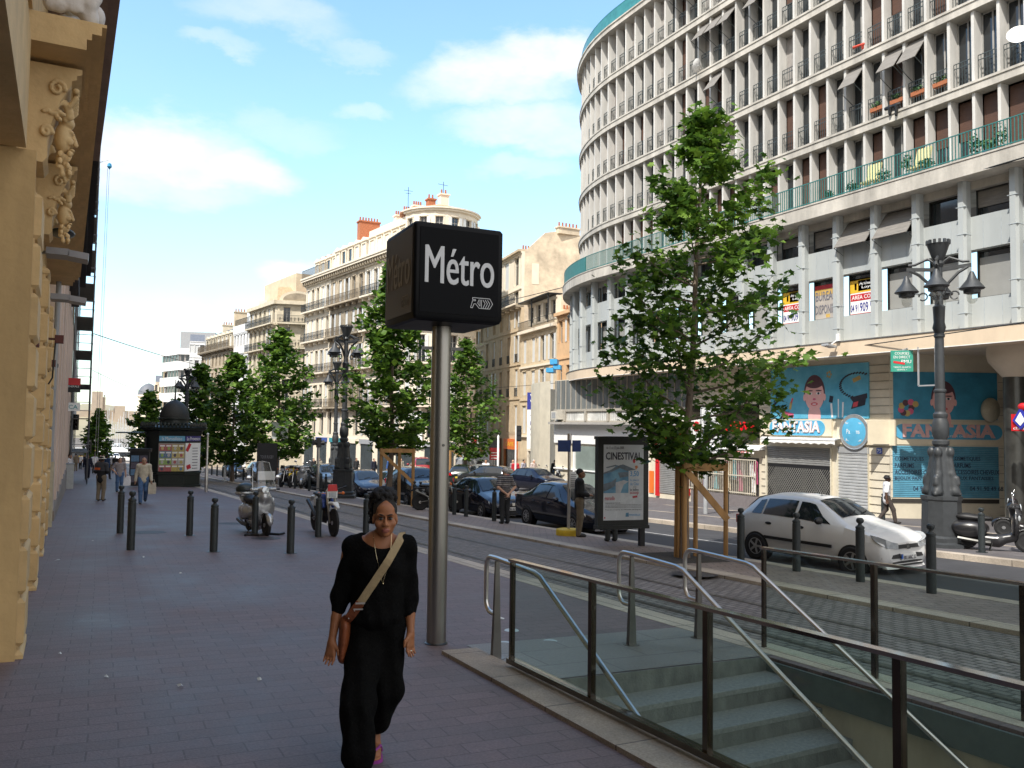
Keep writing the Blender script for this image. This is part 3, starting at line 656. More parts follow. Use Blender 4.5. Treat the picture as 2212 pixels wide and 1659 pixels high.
def deck(x,label):
    Y=onX(x,420,27.8)[1];t=T('deckchair',label,'chair',(27.85,Y,11.42));m=MB();m.box(-.25,.25,-.3,.3,.35,.42);m.build('seat',M('cream_cushion',(.62,.56,.28),.9,0,.15,20),t)
    m=MB();m.ob((.22,0,.78),(.08,.6,.85),roty(.25));m.build('backrest',MATS['cream_cushion'],t)
    for sx in(-.2,.2):
        for sy in(-.25,.25): m=MB();m.cyl((sx,sy,0),(sx,sy,.36),.018);m.build('leg',white,t)
deck(1985,'cream striped deckchair behind the teal balcony railing among plants');deck(1878,'cream chair behind the teal railing at left of the balcony plants')
for (x,fl,label) in [(1905,1,'flower box with bright green plants on the window railing left of the hanging laundry'),(1925,1,'flower box with red blooms under the open laundry window'),(1993,1,'flower box full of leaves under the lowered slatted blind'),(2030,1,'trailing yellow flower box on the railing beside the purple curtain')]:
    s=bay(x)+sp*.5;t=T('flower_box',label,'flower box',(28.5+.22,s,lv[fl]+.55));m=MB();m.box(-.1,.1,-.3,.3,-.1,.06);m.build('box',terra,t);m=MB();tuft(m,(0,0,.16),(.16,.33,.18),80,.07);m.build('plants',leaf2,t,fix=False)
P=onX(1928,230,28.3);t=tag(sdf('laundry',[black,white],[('c',P+np.array([0,-.3,0]),P+np.array([0,.3,0]),.07,.08),('c',P+np.array([0,-.2,0]),P+np.array([0,-.15,-.4]),.09,.05),('c',P+np.array([0,.1,0]),P+np.array([0,.12,-.3]),.1,.05)],.035,None),'dark laundry hung over a window railing of the curved block','laundry')
P=onX(1855,100,28.3);t=tag(sdf('laundry',[M('red_cloth',(.6,.08,.05),.9)],[('c',P+np.array([0,-.25,0]),P+np.array([0,.25,.05]),.05,.06),('c',P+np.array([0,-.2,0]),P+np.array([.05,-.15,-.15]),.06,.05)],.03,None),'red and white cloth drying high on the curved block','laundry')
# ---------------- ground floor ----------------
WS=np.array([29.3,22.95]);WK=-.022;WN=np.array([-1,WK])/math.hypot(1,WK)
def fS(s,o,z): return (WS[0]+WK*s+WN[0]*o,WS[1]+s+WN[1]*o,z)
def wS(x,y,o=0):
    d=ray(x,y);p0=WS+WN*o;t=(p0[0]-WK*p0[1])/(d[0]-WK*d[1]);P=CAM+d*t;return P[1]-WS[1]-WN[1]*o,P[2]
def z4(x,y): return (2264+x*.36166)*.67770,(1050+y*.36166)*.6777
def z2(x,y): return (2050+x*.21695)*.6777,(1280+y*.21695)*.6777
def z6(x,y): return (1750+x*.42194)*.6777,(700+y*.42194)*.6777
US=np.array([-WK,-1.,0]);US/=np.linalg.norm(US);NS=np.array([WN[0],WN[1],0])
tile=paving('cream_tiles',(.60,.54,.42),(.66,.60,.48),(.22,.19,.15),5.,.42,.012,.6,off=0,bump=.25,stain=.15)
def vwall(mname,base,bw=.42):
    return MATS[base]
def sb(name,mat,q0,q1,o0,o1,par,conv=z4):
    (s0,za),(s1,zb)=wS(*conv(*q0),o1),wS(*conv(*q1),o1)
    m=MB(fS);m.box(min(s0,s1),max(s0,s1),o0,o1,min(za,zb),max(za,zb));return m.build(name,mat,par)
gf=M('ground_floor_wall',(.62,.56,.44),.75,0,.12,1.2,.2)
m=MB(fS);m.box(0,26,-.4,-.05,-3,5,12);m.build('shop_wall',gf,RB)
m=MB();p0=np.array(fS(26,0,0));th=[math.pi-.05-a for a in np.linspace(0,1.3,10)]
cx,cy=p0[0]+13.4,p0[1]
vs=[(cx+13.4*math.cos(a),cy+13.4*math.sin(a),z) for a in th for z in(-3,5)];m.add(vs,[(2*i,2*i+2,2*i+3,2*i+1) for i in range(9)]);m.build('corner_wall',gf,RB)
# passage wall turning away on the right
PD=np.array([.905,-.425]);PD/=np.linalg.norm(PD);PNn=np.array([PD[1],-PD[0]])
def fP(u,o,z): return (WS[0]+PD[0]*u+PNn[0]*o,WS[1]+PD[1]*u+PNn[1]*o,z)
def wP(x,y,o=0):
    d=ray(x,y);p=WS+PNn*o;A=np.array([[d[0],-PD[0]],[d[1],-PD[1]]]);t,u=np.linalg.solve(A,p);return u,(CAM+d*t)[2]
def z3(x,y): return (2764+x*.36180)*.6777,(1050+y*.3618)*.6777
def pb(name,mat,q0,q1,o0,o1,par):
    (a,za),(b,zb)=wP(*z3(*q0),o1),wP(*z3(*q1),o1);m=MB(fP);m.box(min(a,b),max(a,b),o0,o1,min(za,zb),max(za,zb));return m.build(name,mat,par)
m=MB(fP);m.box(0.02,9,-.4,0,-3,5);m.build('passage_wall',gf,RB)
m=MB(fP)
for zz in np.arange(-1.9,4.9,.34):
    for a,b in((.02,wP(*z3(225,600))[0]),(wP(*z3(1165,1300))[0],6.)): m.box(a,b,0,.004,zz,zz+.015)
m.build('tile_joints',M('tile_joint',(.16,.14,.11),.8),RB)
m=MB(fS)
for zz in np.arange(-1.9,4.9,.34):
    for qa,qb in(((1398,1200),(1625,1200)),((448,1200),(505,1200))):
        a,b=wS(*z4(*qa))[0],wS(*z4(*qb))[0];m.box(max(0.03,min(a,b)),max(a,b),-.045,-.041+.02,zz,zz+.015)
m.build('tile_joints',MATS['tile_joint'],RB)
m=MB();m.box(-4,6,-1,22,0,.01)
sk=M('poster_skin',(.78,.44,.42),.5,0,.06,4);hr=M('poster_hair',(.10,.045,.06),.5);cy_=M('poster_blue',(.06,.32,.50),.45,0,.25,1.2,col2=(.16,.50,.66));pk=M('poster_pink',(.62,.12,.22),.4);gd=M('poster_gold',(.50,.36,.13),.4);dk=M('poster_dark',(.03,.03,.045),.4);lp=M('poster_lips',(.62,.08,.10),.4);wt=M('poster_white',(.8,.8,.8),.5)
def face_poster(par,fn,cxy,sc,o):
    """flat printed portrait, built as thin layers"""
    def disc(x,y,rx,ry,mat,lay,a0=0,a1=2*math.pi,nm='print'):
        m=MB(fn);n=24;pts=[(cxy[0]-(x+rx*math.cos(a0+(a1-a0)*i/n))*sc,cxy[1]+(y+ry*math.sin(a0+(a1-a0)*i/n))*sc) for i in range(n)]
        m.prism(pts,'y',o+.003*lay,o+.003*lay+.002);return (m,mat,nm)
    L_=[disc(0,.10,.60,.82,hr,1,nm='hair_print'),disc(0,-.02,.545,.72,sk,2,nm='face_print'),disc(0,-.95,.36,.55,sk,1.5,nm='neck_print'),disc(-.57,-.12,.08,.16,sk,1.6),disc(.57,-.12,.08,.16,sk,1.6),
        disc(0,.52,.50,.22,hr,3)]
    for sx in(-1,1): L_+=[disc(sx*.24,.06,.13,.055,wt,3.5),disc(sx*.24,.06,.06,.055,dk,4.5),disc(sx*.25,.19,.17,.03,hr,3.5)]
    L_+=[disc(.0,-.2,.09,.05,pk,3.2),disc(0,-.42,.2,.075,lp,3.5),disc(0,-.425,.12,.022,wt,4.5)]
    for m,mat,nm in L_: m.build(nm,mat,par)
def poster_things(par,fn,a,b,z0,z1,o):
    w=b-a;h=z1-z0
    def P(u,v): return (b-u*w,z0+v*h)   # u from picture left, v up
    def pl(pts,mat,lay,nm='print'): m=MB(fn);m.prism([P(*p) for p in pts],'y',o+.003*lay,o+.003*lay+.002);m.build(nm,mat,par)
    def stick(p,q,t,mat,lay=1):
        p,q=np.array(p),np.array(q);d=q-p;d=d*np.array([w,h]);n=np.array([-d[1],d[0]])/np.linalg.norm(d)*t;n=n/np.array([w,h]);pl([p+n,q+n,q-n,p-n],mat,lay)
    stick((.03,.25),(.16,.5),.055,dk);stick((.04,.33),(.10,.5),.03,dk)
    stick((.22,.18),(.235,.32),.07,gd);stick((.235,.30),(.25,.40),.045,lp);pl([(.13,.02),(.26,.02),(.26,.10),(.13,.16)],pk,1)
    for i in range(26):
        t=.35+i/25*4.4;u,v=.90+.16*math.cos(t),.60+.22*math.sin(t)
        if u<.99: stick((u-.012,v-.01),(u+.012,v+.012),.035,dk)
    stick((.86,.68),(.93,.74),.09,gd);stick((.645,.30),(.655,.42),.10,dk);stick((.66,.02),(.65,.28),.05,wt);stick((.72,.02),(.72,.36),.03,wt);stick((.76,.02),(.765,.3),.04,wt)
    pl([(.83,.38),(.99,.45),(.99,.36),(.86,.30)],dk,2);pl([(.84,.17),(.97,.24),(.98,.36),(.86,.30)],dk,1);pl([(.855,.2),(.9,.22),(.91,.31),(.865,.29)],lp,2)
    for k in range(5):
        a_=k*1.257;stick((.63+.012*math.cos(a_),.82+.03*math.sin(a_)),(.63+.026*math.cos(a_),.82+.07*math.sin(a_)),.05,gd)
FS=T('cosmetics_shop','cosmetics shop front with a blue portrait panel, round blue sign and rolling shutters','shop front',(0,0,0))
pn=sb('portrait_panel',cy_,(530,350),(1395,785),-.05,.03,FS)
(sa,za),(sb_,zb_)=wS(*z4(530,350),.03),wS(*z4(1395,785),.03)
fc=wS(*z4(918,600),.03);face_poster(pn,fS,(fc[0],fc[1]+.12),.98,.031);poster_things(pn,fS,min(sa,sb_),max(sa,sb_),min(za,zb_),max(za,zb_),.031)
sb('sign_band',M('cream_sign_band',(.70,.62,.47),.6,0,.08,1.5),(445,792),(1068,940),-.05,.05,FS);sb('sign_band',MATS['cream_sign_band'],(1115,795),(1627,1024),-.05,.04,FS)
def pill(fn,a,b,z0,z1,o,mat,par,nm='sign_oval'):
    r=(z1-z0)/2;pts=[(a+r+r*math.cos(t),z0+r+r*math.sin(t)) for t in np.linspace(math.pi/2,3*math.pi/2,12)]+[(b-r+r*math.cos(t),z0+r+r*math.sin(t)) for t in np.linspace(-math.pi/2,math.pi/2,12)]
    m=MB(fn);m.prism(pts,'y',o,o+.03);return m.build(nm,mat,par)
sgb=M('sign_sky_blue',(.10,.40,.62),.35,0,.1,3)
(a,z1_),(b,z0_)=wS(*z4(525,803),.05),wS(*z4(1012,938),.05);pl_=pill(fS,min(a,b),max(a,b),min(z0_,z1_),max(z0_,z1_),.05,sgb,FS)
c=np.array(fS((a+b)/2,.085,(z0_+z1_)/2+.05));tw=abs(a-b)*.86
text('FANTASIA',pl_,'lettering',M('letter_pale_pink',(.72,.44,.42),.5),c,US,V,w=tw,h=.52,bold=.04,ext=.03);text('FANTASIA',pl_,'lettering',lw,c+NS*.04,US,V,w=tw*.985,h=.49,bold=.018,ext=.01)
text('COSMETIQUES A PRIX DISCOUNT',pl_,'lettering',lw,np.array(fS((a+b)/2,.083,z0_+.14)),US,V,w=tw*.62,h=.09,ext=.004)
(cs_,cz_)=wS(*z4(1270,903),.06);m=MB();m.lathe([(.01,.10),(.35,.085),(.6,.045),(.72,.03)],32,fS(cs_,.06,cz_),ax=NS);rd=m.build('round_sign',sgb,FS)
m=MB();m.lathe([(.70,.0),(.74,.0),(.76,.03),(.74,.06),(.71,.05)],32,fS(cs_,.055,cz_),ax=NS);m.build('sign_rim',M('silver_rim',(.5,.52,.53),.3,.6),rd)
for tx,dz,w_,h_ in(('Bijoux fantaisie',.36,.8,.12),('Parfums',.02,.66,.2),('Articles cheveux',-.34,.8,.12)): text(tx,rd,'lettering',lw,np.array(fS(cs_,.15 if dz==.02 else .125,cz_+dz)),US,V,w=w_,h=h_,ext=.004)
m=MB(fS);(a,zt_),(b,zb2)=wS(*z4(440,945),.5),wS(*z4(1095,1035),.5);lo_,hi_=min(a,b),max(a,b)
m.prism([(-.04,zb2+.35),(-.04,zt_),(.4,zt_),(.5,zt_-.1),(.5,zb2+.32),(.45,zb2+.32)],'x',lo_,hi_);aw=m.build('awning_box',white,FS)
vs=[];fs=[];n=40
for i in range(n+1):
    q=lo_+(hi_-lo_)*i/n;vs+=[fS(q,.47,zb2+.34),fS(q,.49,zb2+.08+.05*abs(math.sin(i*math.pi/4)))]
m=MB();m.add(vs,[(2*i,2*i+2,2*i+3,2*i+1) for i in range(n)],True);m.build('valance',M('valance_cloth',(.72,.71,.68),.9,0,.1,8),aw,fix=False)
shut=M('grey_shutter',(.30,.30,.29),.45,.3,.15,2);shutl=M('galvanised_shutter',(.55,.56,.56),.38,.4,.1,3)
def shutter(nm,fn,a,b,z0,z1,o,mat,par,ph=.09,dp=.025):
    m=MB(fn);zs=np.arange(z0,z1,ph)
    for z in zs: m.prism([(o,z),(o+dp,z+ph*.25),(o+dp,z+ph*.75),(o,z+ph*.98)],'x',a,b)
    return m.build(nm,mat,par)
def rng(q0,q1,o,conv=z4,W=wS):
    (a,z1),(b,z0)=W(*conv(*q0),o),W(*conv(*q1),o);return min(a,b),max(a,b),min(z0,z1),max(z0,z1)
a,b,z0,z1=rng((500,1040),(1060,1210),-.02);sb('shop_recess',black,(500,1035),(1060,1700),-.06,-.045,FS);shutter('rolling_shutter',fS,a,b,z0,z1,-.04,shut,FS)
a,b,z0,z1=rng((500,1205),(1060,1475),-.02);z0-=.25
m=MB(fS);n=30
for i in range(n):
    for sg_ in(-1,1):
        q=a+(b-a)*(i+.5)/n;L2=(z1-z0);k=.75
        x0_,x1_=q-sg_*L2*k/2,q+sg_*L2*k/2;t0=max(0,(a-x0_)/(x1_-x0_) if x1_>x0_ else (b-x0_)/(x1_-x0_));t1=min(1,(b-x0_)/(x1_-x0_) if x1_>x0_ else (a-x0_)/(x1_-x0_))
        if t1<=t0: continue
        p,r=(x0_+(x1_-x0_)*t0,z0+L2*t0),(x0_+(x1_-x0_)*t1,z0+L2*t1)
        m.add([(p[0]-.014,-.035,p[1]),(p[0]+.014,-.035,p[1]),(r[0]+.014,-.035,r[1]),(r[0]-.014,-.035,r[1])],[(0,1,2,3)])
m.build('lattice_grille',M('grille_metal',(.42,.41,.37),.4,.6),FS,fix=False)
a,b,z0,z1=rng((1130,1095),(1390,1590),-.02);shutter('door_shutter',fS,a,b,-2.1,z1,-.04,shutl,FS,.13,.04);sb('shutter_box',grey,(1115,1032),(1390,1096),-.05,.03,FS)
m=MB(fS)
for x in((1113,1130),(1390,1396),(1060,1072),(490,500)):
    a,b,_,_=rng((x[0],1100),(x[1],1500),0);m.box(a,b,-.05,.04,-2.2,rng((x[0],1040),(x[1],1500),0)[3])
m.build('door_jamb',M('cream_jamb',(.60,.55,.43),.7),FS)
# the second front in the passage, overhang shade put into its panel blue
F2=T('passage_shop','dim second cosmetics shop front inside the passage with a blue lettered shutter','shop front',(0,0,0))
cyd=M('poster_blue_shaded',(.05,.27,.42),.45,0,.25,1.2);pn2=pb('portrait_panel',cyd,(230,370),(1150,800),.0,.03,F2)
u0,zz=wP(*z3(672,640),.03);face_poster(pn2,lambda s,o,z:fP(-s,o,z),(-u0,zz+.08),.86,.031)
for k in range(9):
    u,zq=wP(*z3(330+60*math.cos(k*.7)+k*6,690+50*math.sin(k*.7)),.03);m=MB(fP);m.prism([(u+.13*math.cos(t),zq+.13*math.sin(t)) for t in np.linspace(0,6.28,13)[:-1]],'y',.032+.002*k,.034+.002*k);m.build('print',[hr,pk,gd][k%3],pn2)
a0,z0=wP(*z3(0,0));pb('sign_band',MATS['cream_sign_band'],(5,805),(1290,1025),.0,.035,F2)
(a,z1_),(b,z0_)=wP(*z3(240,832),.04),wP(*z3(1190,975),.04);p2_=pill(fP,min(a,b),max(a,b),z0_,z1_,.036,sgb,F2)
UP=np.array([PD[0],PD[1],0]);NP=np.array([PNn[0],PNn[1],0]);c=np.array(fP((a+b)/2,.075,(z0_+z1_)/2+.04))
text('FANTASIA',p2_,'lettering',MATS['letter_pale_pink'],c,UP,V,w=abs(b-a)*.86,h=.56,bold=.04,ext=.03)
text('COSMETIQUES A PRIX DISCOUNT',p2_,'lettering',lw,np.array(fP((a+b)/2,.07,z0_+.12)),UP,V,w=2.6,h=.09,ext=.004)
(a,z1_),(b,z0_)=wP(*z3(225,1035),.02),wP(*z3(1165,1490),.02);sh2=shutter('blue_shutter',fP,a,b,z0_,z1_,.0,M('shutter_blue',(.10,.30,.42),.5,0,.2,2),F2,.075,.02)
dkt=M('shutter_text',(.03,.05,.09),.6)
for k,tx in enumerate(('COSMETIQUES','PARFUMS','ACCESSOIRES CHEVEUX','BIJOUX FANTAISIES','04 91 90 49 68')):
    for j,q in enumerate((245,745)):
        u,zz=wP(*z3(q+(160 if k==4 else 0),1140+58*k+(30 if k==4 else 0)),.03);text(tx,sh2,'lettering',dkt,np.array(fP(u,.024,zz)),UP,V,h=.19,ext=.004,align='l',bold=.01,sx=.8,w=[1.2,.8,2.0,1.75,1.4][k])
pb('plinth',M('dark_plinth',(.04,.035,.03),.7),(220,1490),(1165,1535),.0,.03,F2)
tag(sdf('air_unit',[M('air_unit_beige',(.40,.37,.28),.6)],[('e',fP(wP(*z3(1080,710),.2)[0],.25,wP(*z3(1080,710),.2)[1]),(.45,.3,.5))],.06,None),'beige air conditioning unit beside the dim portrait panel','air conditioner')
# house number
(s_,zz)=wS(*z4(1490,1070));hn=T('house_number','small blue enamel plate with house number 75','plate',fS(s_,.0,zz));m=MB();m.ob((0,0,0),(.02,.26,.24),np.eye(3));m.build('plate',blue,hn);text('75',hn,'lettering',lw,np.array([-.012,0,0]),US,V,h=.15,ext=.003)
# pillar, passage depth, chicken sign at the right edge
pl=T('pillar','round clad pillar with a disc capital at the far right of the passage','pillar',(29.4,17.9,-2.2));m=MB();m.lathe([(.34,0),(.34,6.0)],20);m.build('shaft',M('mirror_clad',(.06,.06,.055),.3,.4,.3,2),pl);m=MB();m.lathe([(.36,6.0),(.8,6.55),(.85,6.8),(.85,7.18)],28);m.build('capital',MATS['soffit_paint'],pl)
m=MB();m.box(34,36,4,21.4,-3,5);m.box(30.2,34,2,17.2,-3,4.97);m.build('passage_back_and_blocker',M('passage_dark',(.10,.09,.075),.7),RB)  # right-hand mass out of view, added to block light into the passage
P=onX(2206,915,27.9);ck=T('chicken_sign','red illuminated shop sign with a blue and white lozenge at the right edge','sign',P)
m=MB();m.box(-.06,.06,-1.2,.3,-.25,.32);m.build('panel',red,ck);m=MB();m.prism([(-.05,-.2),(.22,.1),(-.05,.55),(-.32,.1)],'x',-.12,-.02);m.build('lozenge',M('lozenge_blue',(.03,.04,.35),.4),ck);m=MB();m.prism([(-.05,-.08),(.12,.1),(-.05,.38),(-.2,.1)],'x',-.14,-.12);m.build('lozenge_white',lw,ck);m=MB();m.ell((-.06,-.1,.56),(.09,.17,.13));m.build('lozenge_top',red,ck)
text('chicken express',ck,'lettering',lw,(-.066,-.42,-.17),U,V,w=1.3,h=.12,ext=.004)
P=onX(1948,780,27.4);pm=T('betting_sign','green projecting betting sign reading Courses en direct PMU under the beam','sign',P)
m=MB();m.ob((0,0,0),(.05,.78,.8),np.eye(3)@rotz(.85));bx=m.build('panel',M('sign_green',(.03,.28,.20),.4),pm)
uu=rotz(.85)@np.array([0,-1.,0]);nn_=np.cross(uu,V);c=nn_*.03
for tx,dz,w_,h_ in(('COURSES',.29,.5,.1),('EN DIRECT',.15,.58,.1),('PMU',-.02,.34,.13),('TIERCE QUARTE',-.24,.6,.07),('QUINTE +',-.33,.35,.06)): text(tx,bx,'lettering',lw,c+np.array([0,0,dz])+(uu*.15 if tx=='PMU' else 0),uu,V,w=w_,h=h_,ext=.004)
q=MB();q.bar(c+uu*-.3+np.array([0,0,-.03]),c+uu*.1+np.array([0,0,-.1]),.01,.08);q.build('horse_mark',red,bx)
q=MB();q.bar(np.array([0,-.0,.42]),np.array([.4,-.2,.55]),.04,.04);q.bar((.2,-.55,.5),(.2,-.55,-.95),.05,.05);q.bar((.2,-.55,-.95),(.2,-1.25,-.95),.05,.05);q.bar((.2,-1.25,.5),(.2,-1.25,-.95),.05,.05);q.build('bracket',grey,pm)
# ---- dress shop, red shop, white shop, left part ----
DS=T('dress_shop','dress shop with red letters ending in TOWN, white awning and bar grille over dresses','shop front',(0,0,0))
sb('upper_window',M('dark_shop_glass',(.03,.026,.018),.2,0,.3,1),(690,60),(1700,300),-.045,-.01,DS,z2);sb('sign_board',M('shop_dark_band',(.05,.045,.03),.5),(830,285),(1700,620),-.045,.02,DS,z2);sb('sign_board',lw,(690,240),(830,620),-.045,.02,DS,z2)
a,b,z0,z1=rng((735,290),(815,435),.05,z2);text('G',DS,'lettering',red,np.array(fS((a+b)/2,.03,(z0+z1)/2)),US,V,w=b-a,h=z1-z0,ext=.05,bold=.02)
a,b,z0,z1=rng((1180,295),(1695,450),.05,z2);rl=M('red_letter',(.75,.01,.02),.35);text('TOWN',DS,'lettering',rl,np.array(fS((a+b)/2,.03,(z0+z1)/2)),US,V,w=b-a,h=z1-z0,ext=.05,bold=.03)
a,b,z0,z1=rng((655,635),(1700,710),.4,z2);m=MB(fS);m.prism([(-.04,z0),(-.04,z1+.1),(.3,z1),(.4,z1-.15),(.4,z0)],'x',a,b);aw=m.build('awning_box',white,DS)
a,b,z0,z1=rng((665,700),(1625,775),.38,z2);vs=[];n=44
for i in range(n+1): q=a+(b-a)*i/n;vs+=[fS(q,.36,z1),fS(q,.38,z0+.05*abs(math.sin(i*math.pi/4)))]
m=MB();m.add(vs,[(2*i,2*i+2,2*i+3,2*i+1) for i in range(n)],True);m.build('valance',MATS['valance_cloth'],aw,fix=False);text('04.91.90.49.77',aw,'lettering',rl,np.array(fS(a+(b-a)*.22,.40,(z0+z1)/2+.02)),US,V,w=1.5,h=.12,ext=.003);text('TOWN',aw,'lettering',rl,np.array(fS(a+(b-a)*.52,.40,(z0+z1)/2+.02)),US,V,w=.8,h=.15,ext=.003)
sb('display_back',M('display_dark',(.05,.045,.045),.6),(680,780),(1700,1390),-.045,-.02,DS,z2)
clo=[M('cloth_%s'%n,c,.9,0,.3,9) for n,c in (('rose',(.30,.05,.12)),('white',(.62,.62,.63)),('black',(.02,.02,.025)),('grey',(.22,.20,.20)),('plum',(.14,.04,.10)),('teal',(.08,.28,.32)),('tan',(.42,.32,.2)))]
a,b,z0,z1=rng((690,800),(1690,1370),.05,z2)
n=17
for i in range(n):
    s=a+(b-a)*(i+.5)/n;top=z1-rnd.uniform(.0,.15);ln=rnd.uniform(.6,1.5)
    q=MB(fS);w=.15;q.loft([[(s+ww*math.cos(t),.06+.05*math.sin(t),z) for t in np.linspace(0,6.28,9)[:-1]] for z,ww in((top,.03),(top-.08,w),(top-ln*.4,w*.7),(top-ln,w*rnd.uniform(.9,1.4)))]);q.build('dress',clo[i%7],DS)
    if i%3==0:
        q=MB(fS);q.loft([[(s+.1+ww*math.cos(t),.1+.06*math.sin(t),z) for t in np.linspace(0,6.28,9)[:-1]] for z,ww in((z0+1.15,.04),(z0+.9,.14),(z0+.6,.1),(z0+.1,.18))]);q.build('dress',clo[(i*2+1)%7],DS)
m=MB(fS)
for i in range(36): s=a+(b-a)*i/35;m.box(s-.012,s+.012,.2,.224,z0-.05,z1+.0)
for zz in(z0,z0+(z1-z0)*.5,z1-.05): m.box(a,b,.19,.234,zz,zz+.05)
m.build('bar_grille',M('grille_cream',(.55,.5,.4),.5),DS)
a,b,z0,z1=rng((700,1370),(1700,1480),.25,z2);m=MB(fS);m.box(a,b,-.04,.25,-2.6,z0+.25);m.build('plinth',M('plinth_grey',(.17,.15,.15),.8),DS)
RSH=T('discount_shop','narrow red and black shop front with a closed grey shutter','shop front',(0,0,0))
sb('fascia',red,(190,400),(660,560),-.04,.06,RSH,z2);sb('fascia_black',black,(190,560),(545,740),-.04,.05,RSH,z2);sb('jamb',red,(180,560),(222,1385),-.04,.07,RSH,z2);sb('jamb',red,(600,470),(668,1385),-.04,.07,RSH,z2);sb('red_lintel',red,(222,745),(545,780),-.04,.06,RSH,z2)
a,b,z0,z1=rng((222,790),(600,1385),-.02,z2);shutter('shutter',fS,a,b,z0,z1,-.03,shut,RSH,.1)
for (tx,q0,q1,mt) in(('32 rue',(200,600),(330,645),lw),('Service rapide',(195,650),(450,680),ly),('ARGENT & NIGHT TEL',(200,690),(535,730),lw)):
    a,b,z0,z1=rng(q0,q1,.06,z2);text(tx,RSH,'lettering',mt,np.array(fS((a+b)/2,.065,(z0+z1)/2)),US,V,w=b-a,h=z1-z0,ext=.01)
tag_=sb('poster',orange_m,(75,1015),(150,1345),-.04,.0,RSH,z2)
WSH=T('white_shop','white painted shop front with a tall green tinted window near the block corner','shop front',(0,0,0))
def cw(s): return fS(s,0,0)
m=MB(fS);a=wS(*z2(75,800))[0]
m.box(a,26,-.04,.06,0.75,2.2,10);m.build('fascia',lw,WSH)
m=MB(fS)
for i,(p,q) in enumerate([(a+.1,a+2.4),(a+2.6,a+4.9),(a+5.1,a+7.6)]): m.box(p,q,-.045,.0,-2.4,.6)
m.build('shop_window',M('pale_shop_glass',(.20,.24,.22),.15,0,.15,1),WSH)
m=MB(fS)
for p in (a+.0,a+2.5,a+5.0,a+7.7): m.box(p-.08,p+.08,-.04,.1,-2.4,.75)
m.box(a,26,-.04,.08,-1.,-.92);m.build('frame',lw,WSH)
m=MB(fS);m.box(wS(*z2(-40,800))[0]-.1,a+2,.0,.03,.1,.6);
text('SOLDES STOCKS',WSH,'lettering',ly,np.array(fS(a+2.0,.065,1.0)),US,V,w=3.2,h=.35,ext=.01,bold=.02)
# mezzanine: ribbed grey windows over glass block panels, air conditioner
MZ=MB(fS);ribm=M('mezzanine_glass',(.16,.17,.17),.25,0,.3,3,streak=.1);a=wS(*z2(690,100))[0]
m=MB(fS);m.box(a,26,-.04,.02,2.95,4.95,8);m.build('mezzanine_window',ribm,RB)
m=MB(fS);q=a
while q<26: m.box(q-.03,q+.03,.0,.07,2.95,4.95);q+=.62
m.box(a,26,.0,.12,2.85,3.0,6);m.box(a,26,.0,.1,2.15,2.25,6);q=a
while q<26: m.box(q-.1,q+.1,.0,.16,2.2,3.0);q+=2.48
m.build('mezzanine_mullions',M('mezzanine_frame',(.36,.33,.28),.8),RB)
m=MB(fS);m.box(a,26,-.04,.02,2.25,2.85,8);m.build('glass_block_panel',paving('glass_blocks',(.46,.46,.44),(.52,.52,.5),(.75,.74,.70),.22,.2,.03,.3,off=0),RB)
m=MB(fS);m.box(a,26,-.04,.55,2.0,2.15,8);m.build('canopy',M('canopy_concrete',(.36,.34,.31),.85),RB)
P=gp(1230,1062);ps=onX(1225,882,28.75);ac=T('air_conditioner','cream window air conditioner box at the left end of the glass block panels','air conditioner',fS(25.2,.3,2.6));m=MB();m.box(-.3,.3,-.35,.35,-.28,.28);m.build('case',M('aircon_case',(.58,.55,.48),.6),ac);m=MB();m.box(-.31,-.30,-.25,.25,-.2,.2);m.build('grille',grey,ac)
# blue neon letters on the corner of the beam
P=onX(1207,790,29.2);nb=T('blue_sign','bright blue stacked sign boxes fixed at the corner above the beam','sign',P)
for (dx,dy,dz,w,h) in((-.3,.1,.25,.9,.35),(-.1,.0,-.12,.8,.3),(-.5,.2,-.35,1.3,.3)): m=MB();m.ob((dx,dy,dz),(w,.5,h),rotz(.9));m.build('sign_box',M('neon_blue',(.06,.34,.62),.4),nb)
# floodlight and camera on the beam
P=onX(1812,742,27.55);fl=T('floodlight','grey floodlight with a white camera housing fixed to the beige beam','floodlight',P);m=MB();m.ob((-.35,.2,-.1),(.5,.35,.08),roty(.15));m.build('head',grey,fl);m=MB();m.bar((0,0,.2),(-.3,.15,-.05),.04,.04);m.box(-.08,.0,-.08,.08,.1,.4);m.build('bracket',white,fl)
# ---------------- left-hand building: ochre pilasters, balcony on carved corbels ----------------
ochre=M('ochre_plaster',(.53,.36,.165),.85,0,.2,1.1,.6,streak=.3);ochre_l=M('light_ochre',(.59,.42,.21),.8,0,.16,1.6,.5);greyst=M('grey_carving',(.66,.63,.60),.85,0,.2,3,.4);umber=M('umber_eave',(.26,.18,.14),.85,0,.2,2,.3);pinkg=M('pinkish_plaster',(.60,.48,.40),.85,0,.15,1,.3,streak=.4);soot=M('shadowed_stone',(.035,.030,.03),.9,0,.3,2,.3)  # near-black eave stone: soffit shadow and dark netting put into its colour
def fL(s,o,z): return (-.38-.0155*(s-8.5)+o,s,z)   # s = distance along the street, o outwards
LB=T('ochre_building','ochre building with stone pilasters, carved corbels and a balcony above the pavement','building',(0,0,0))
def lbx(nm,mt,s0,s1,o0,o1,z0,z1,par=None): m=MB(fL);m.box(s0,s1,o0,o1,z0,z1);return m.build(nm,mt,par or LB)
lbx('wall',ochre,8.47,24.6,-6,-.22,-1.6,9.0);lbx('wall',ochre,-6,8.36,-6,-1.3,4.2,9.0);lbx('upper_shade_mass',ochre,-8,24.6,-12,-1.25,9.,23)  # upper floors out of view, added and raised to shade the street
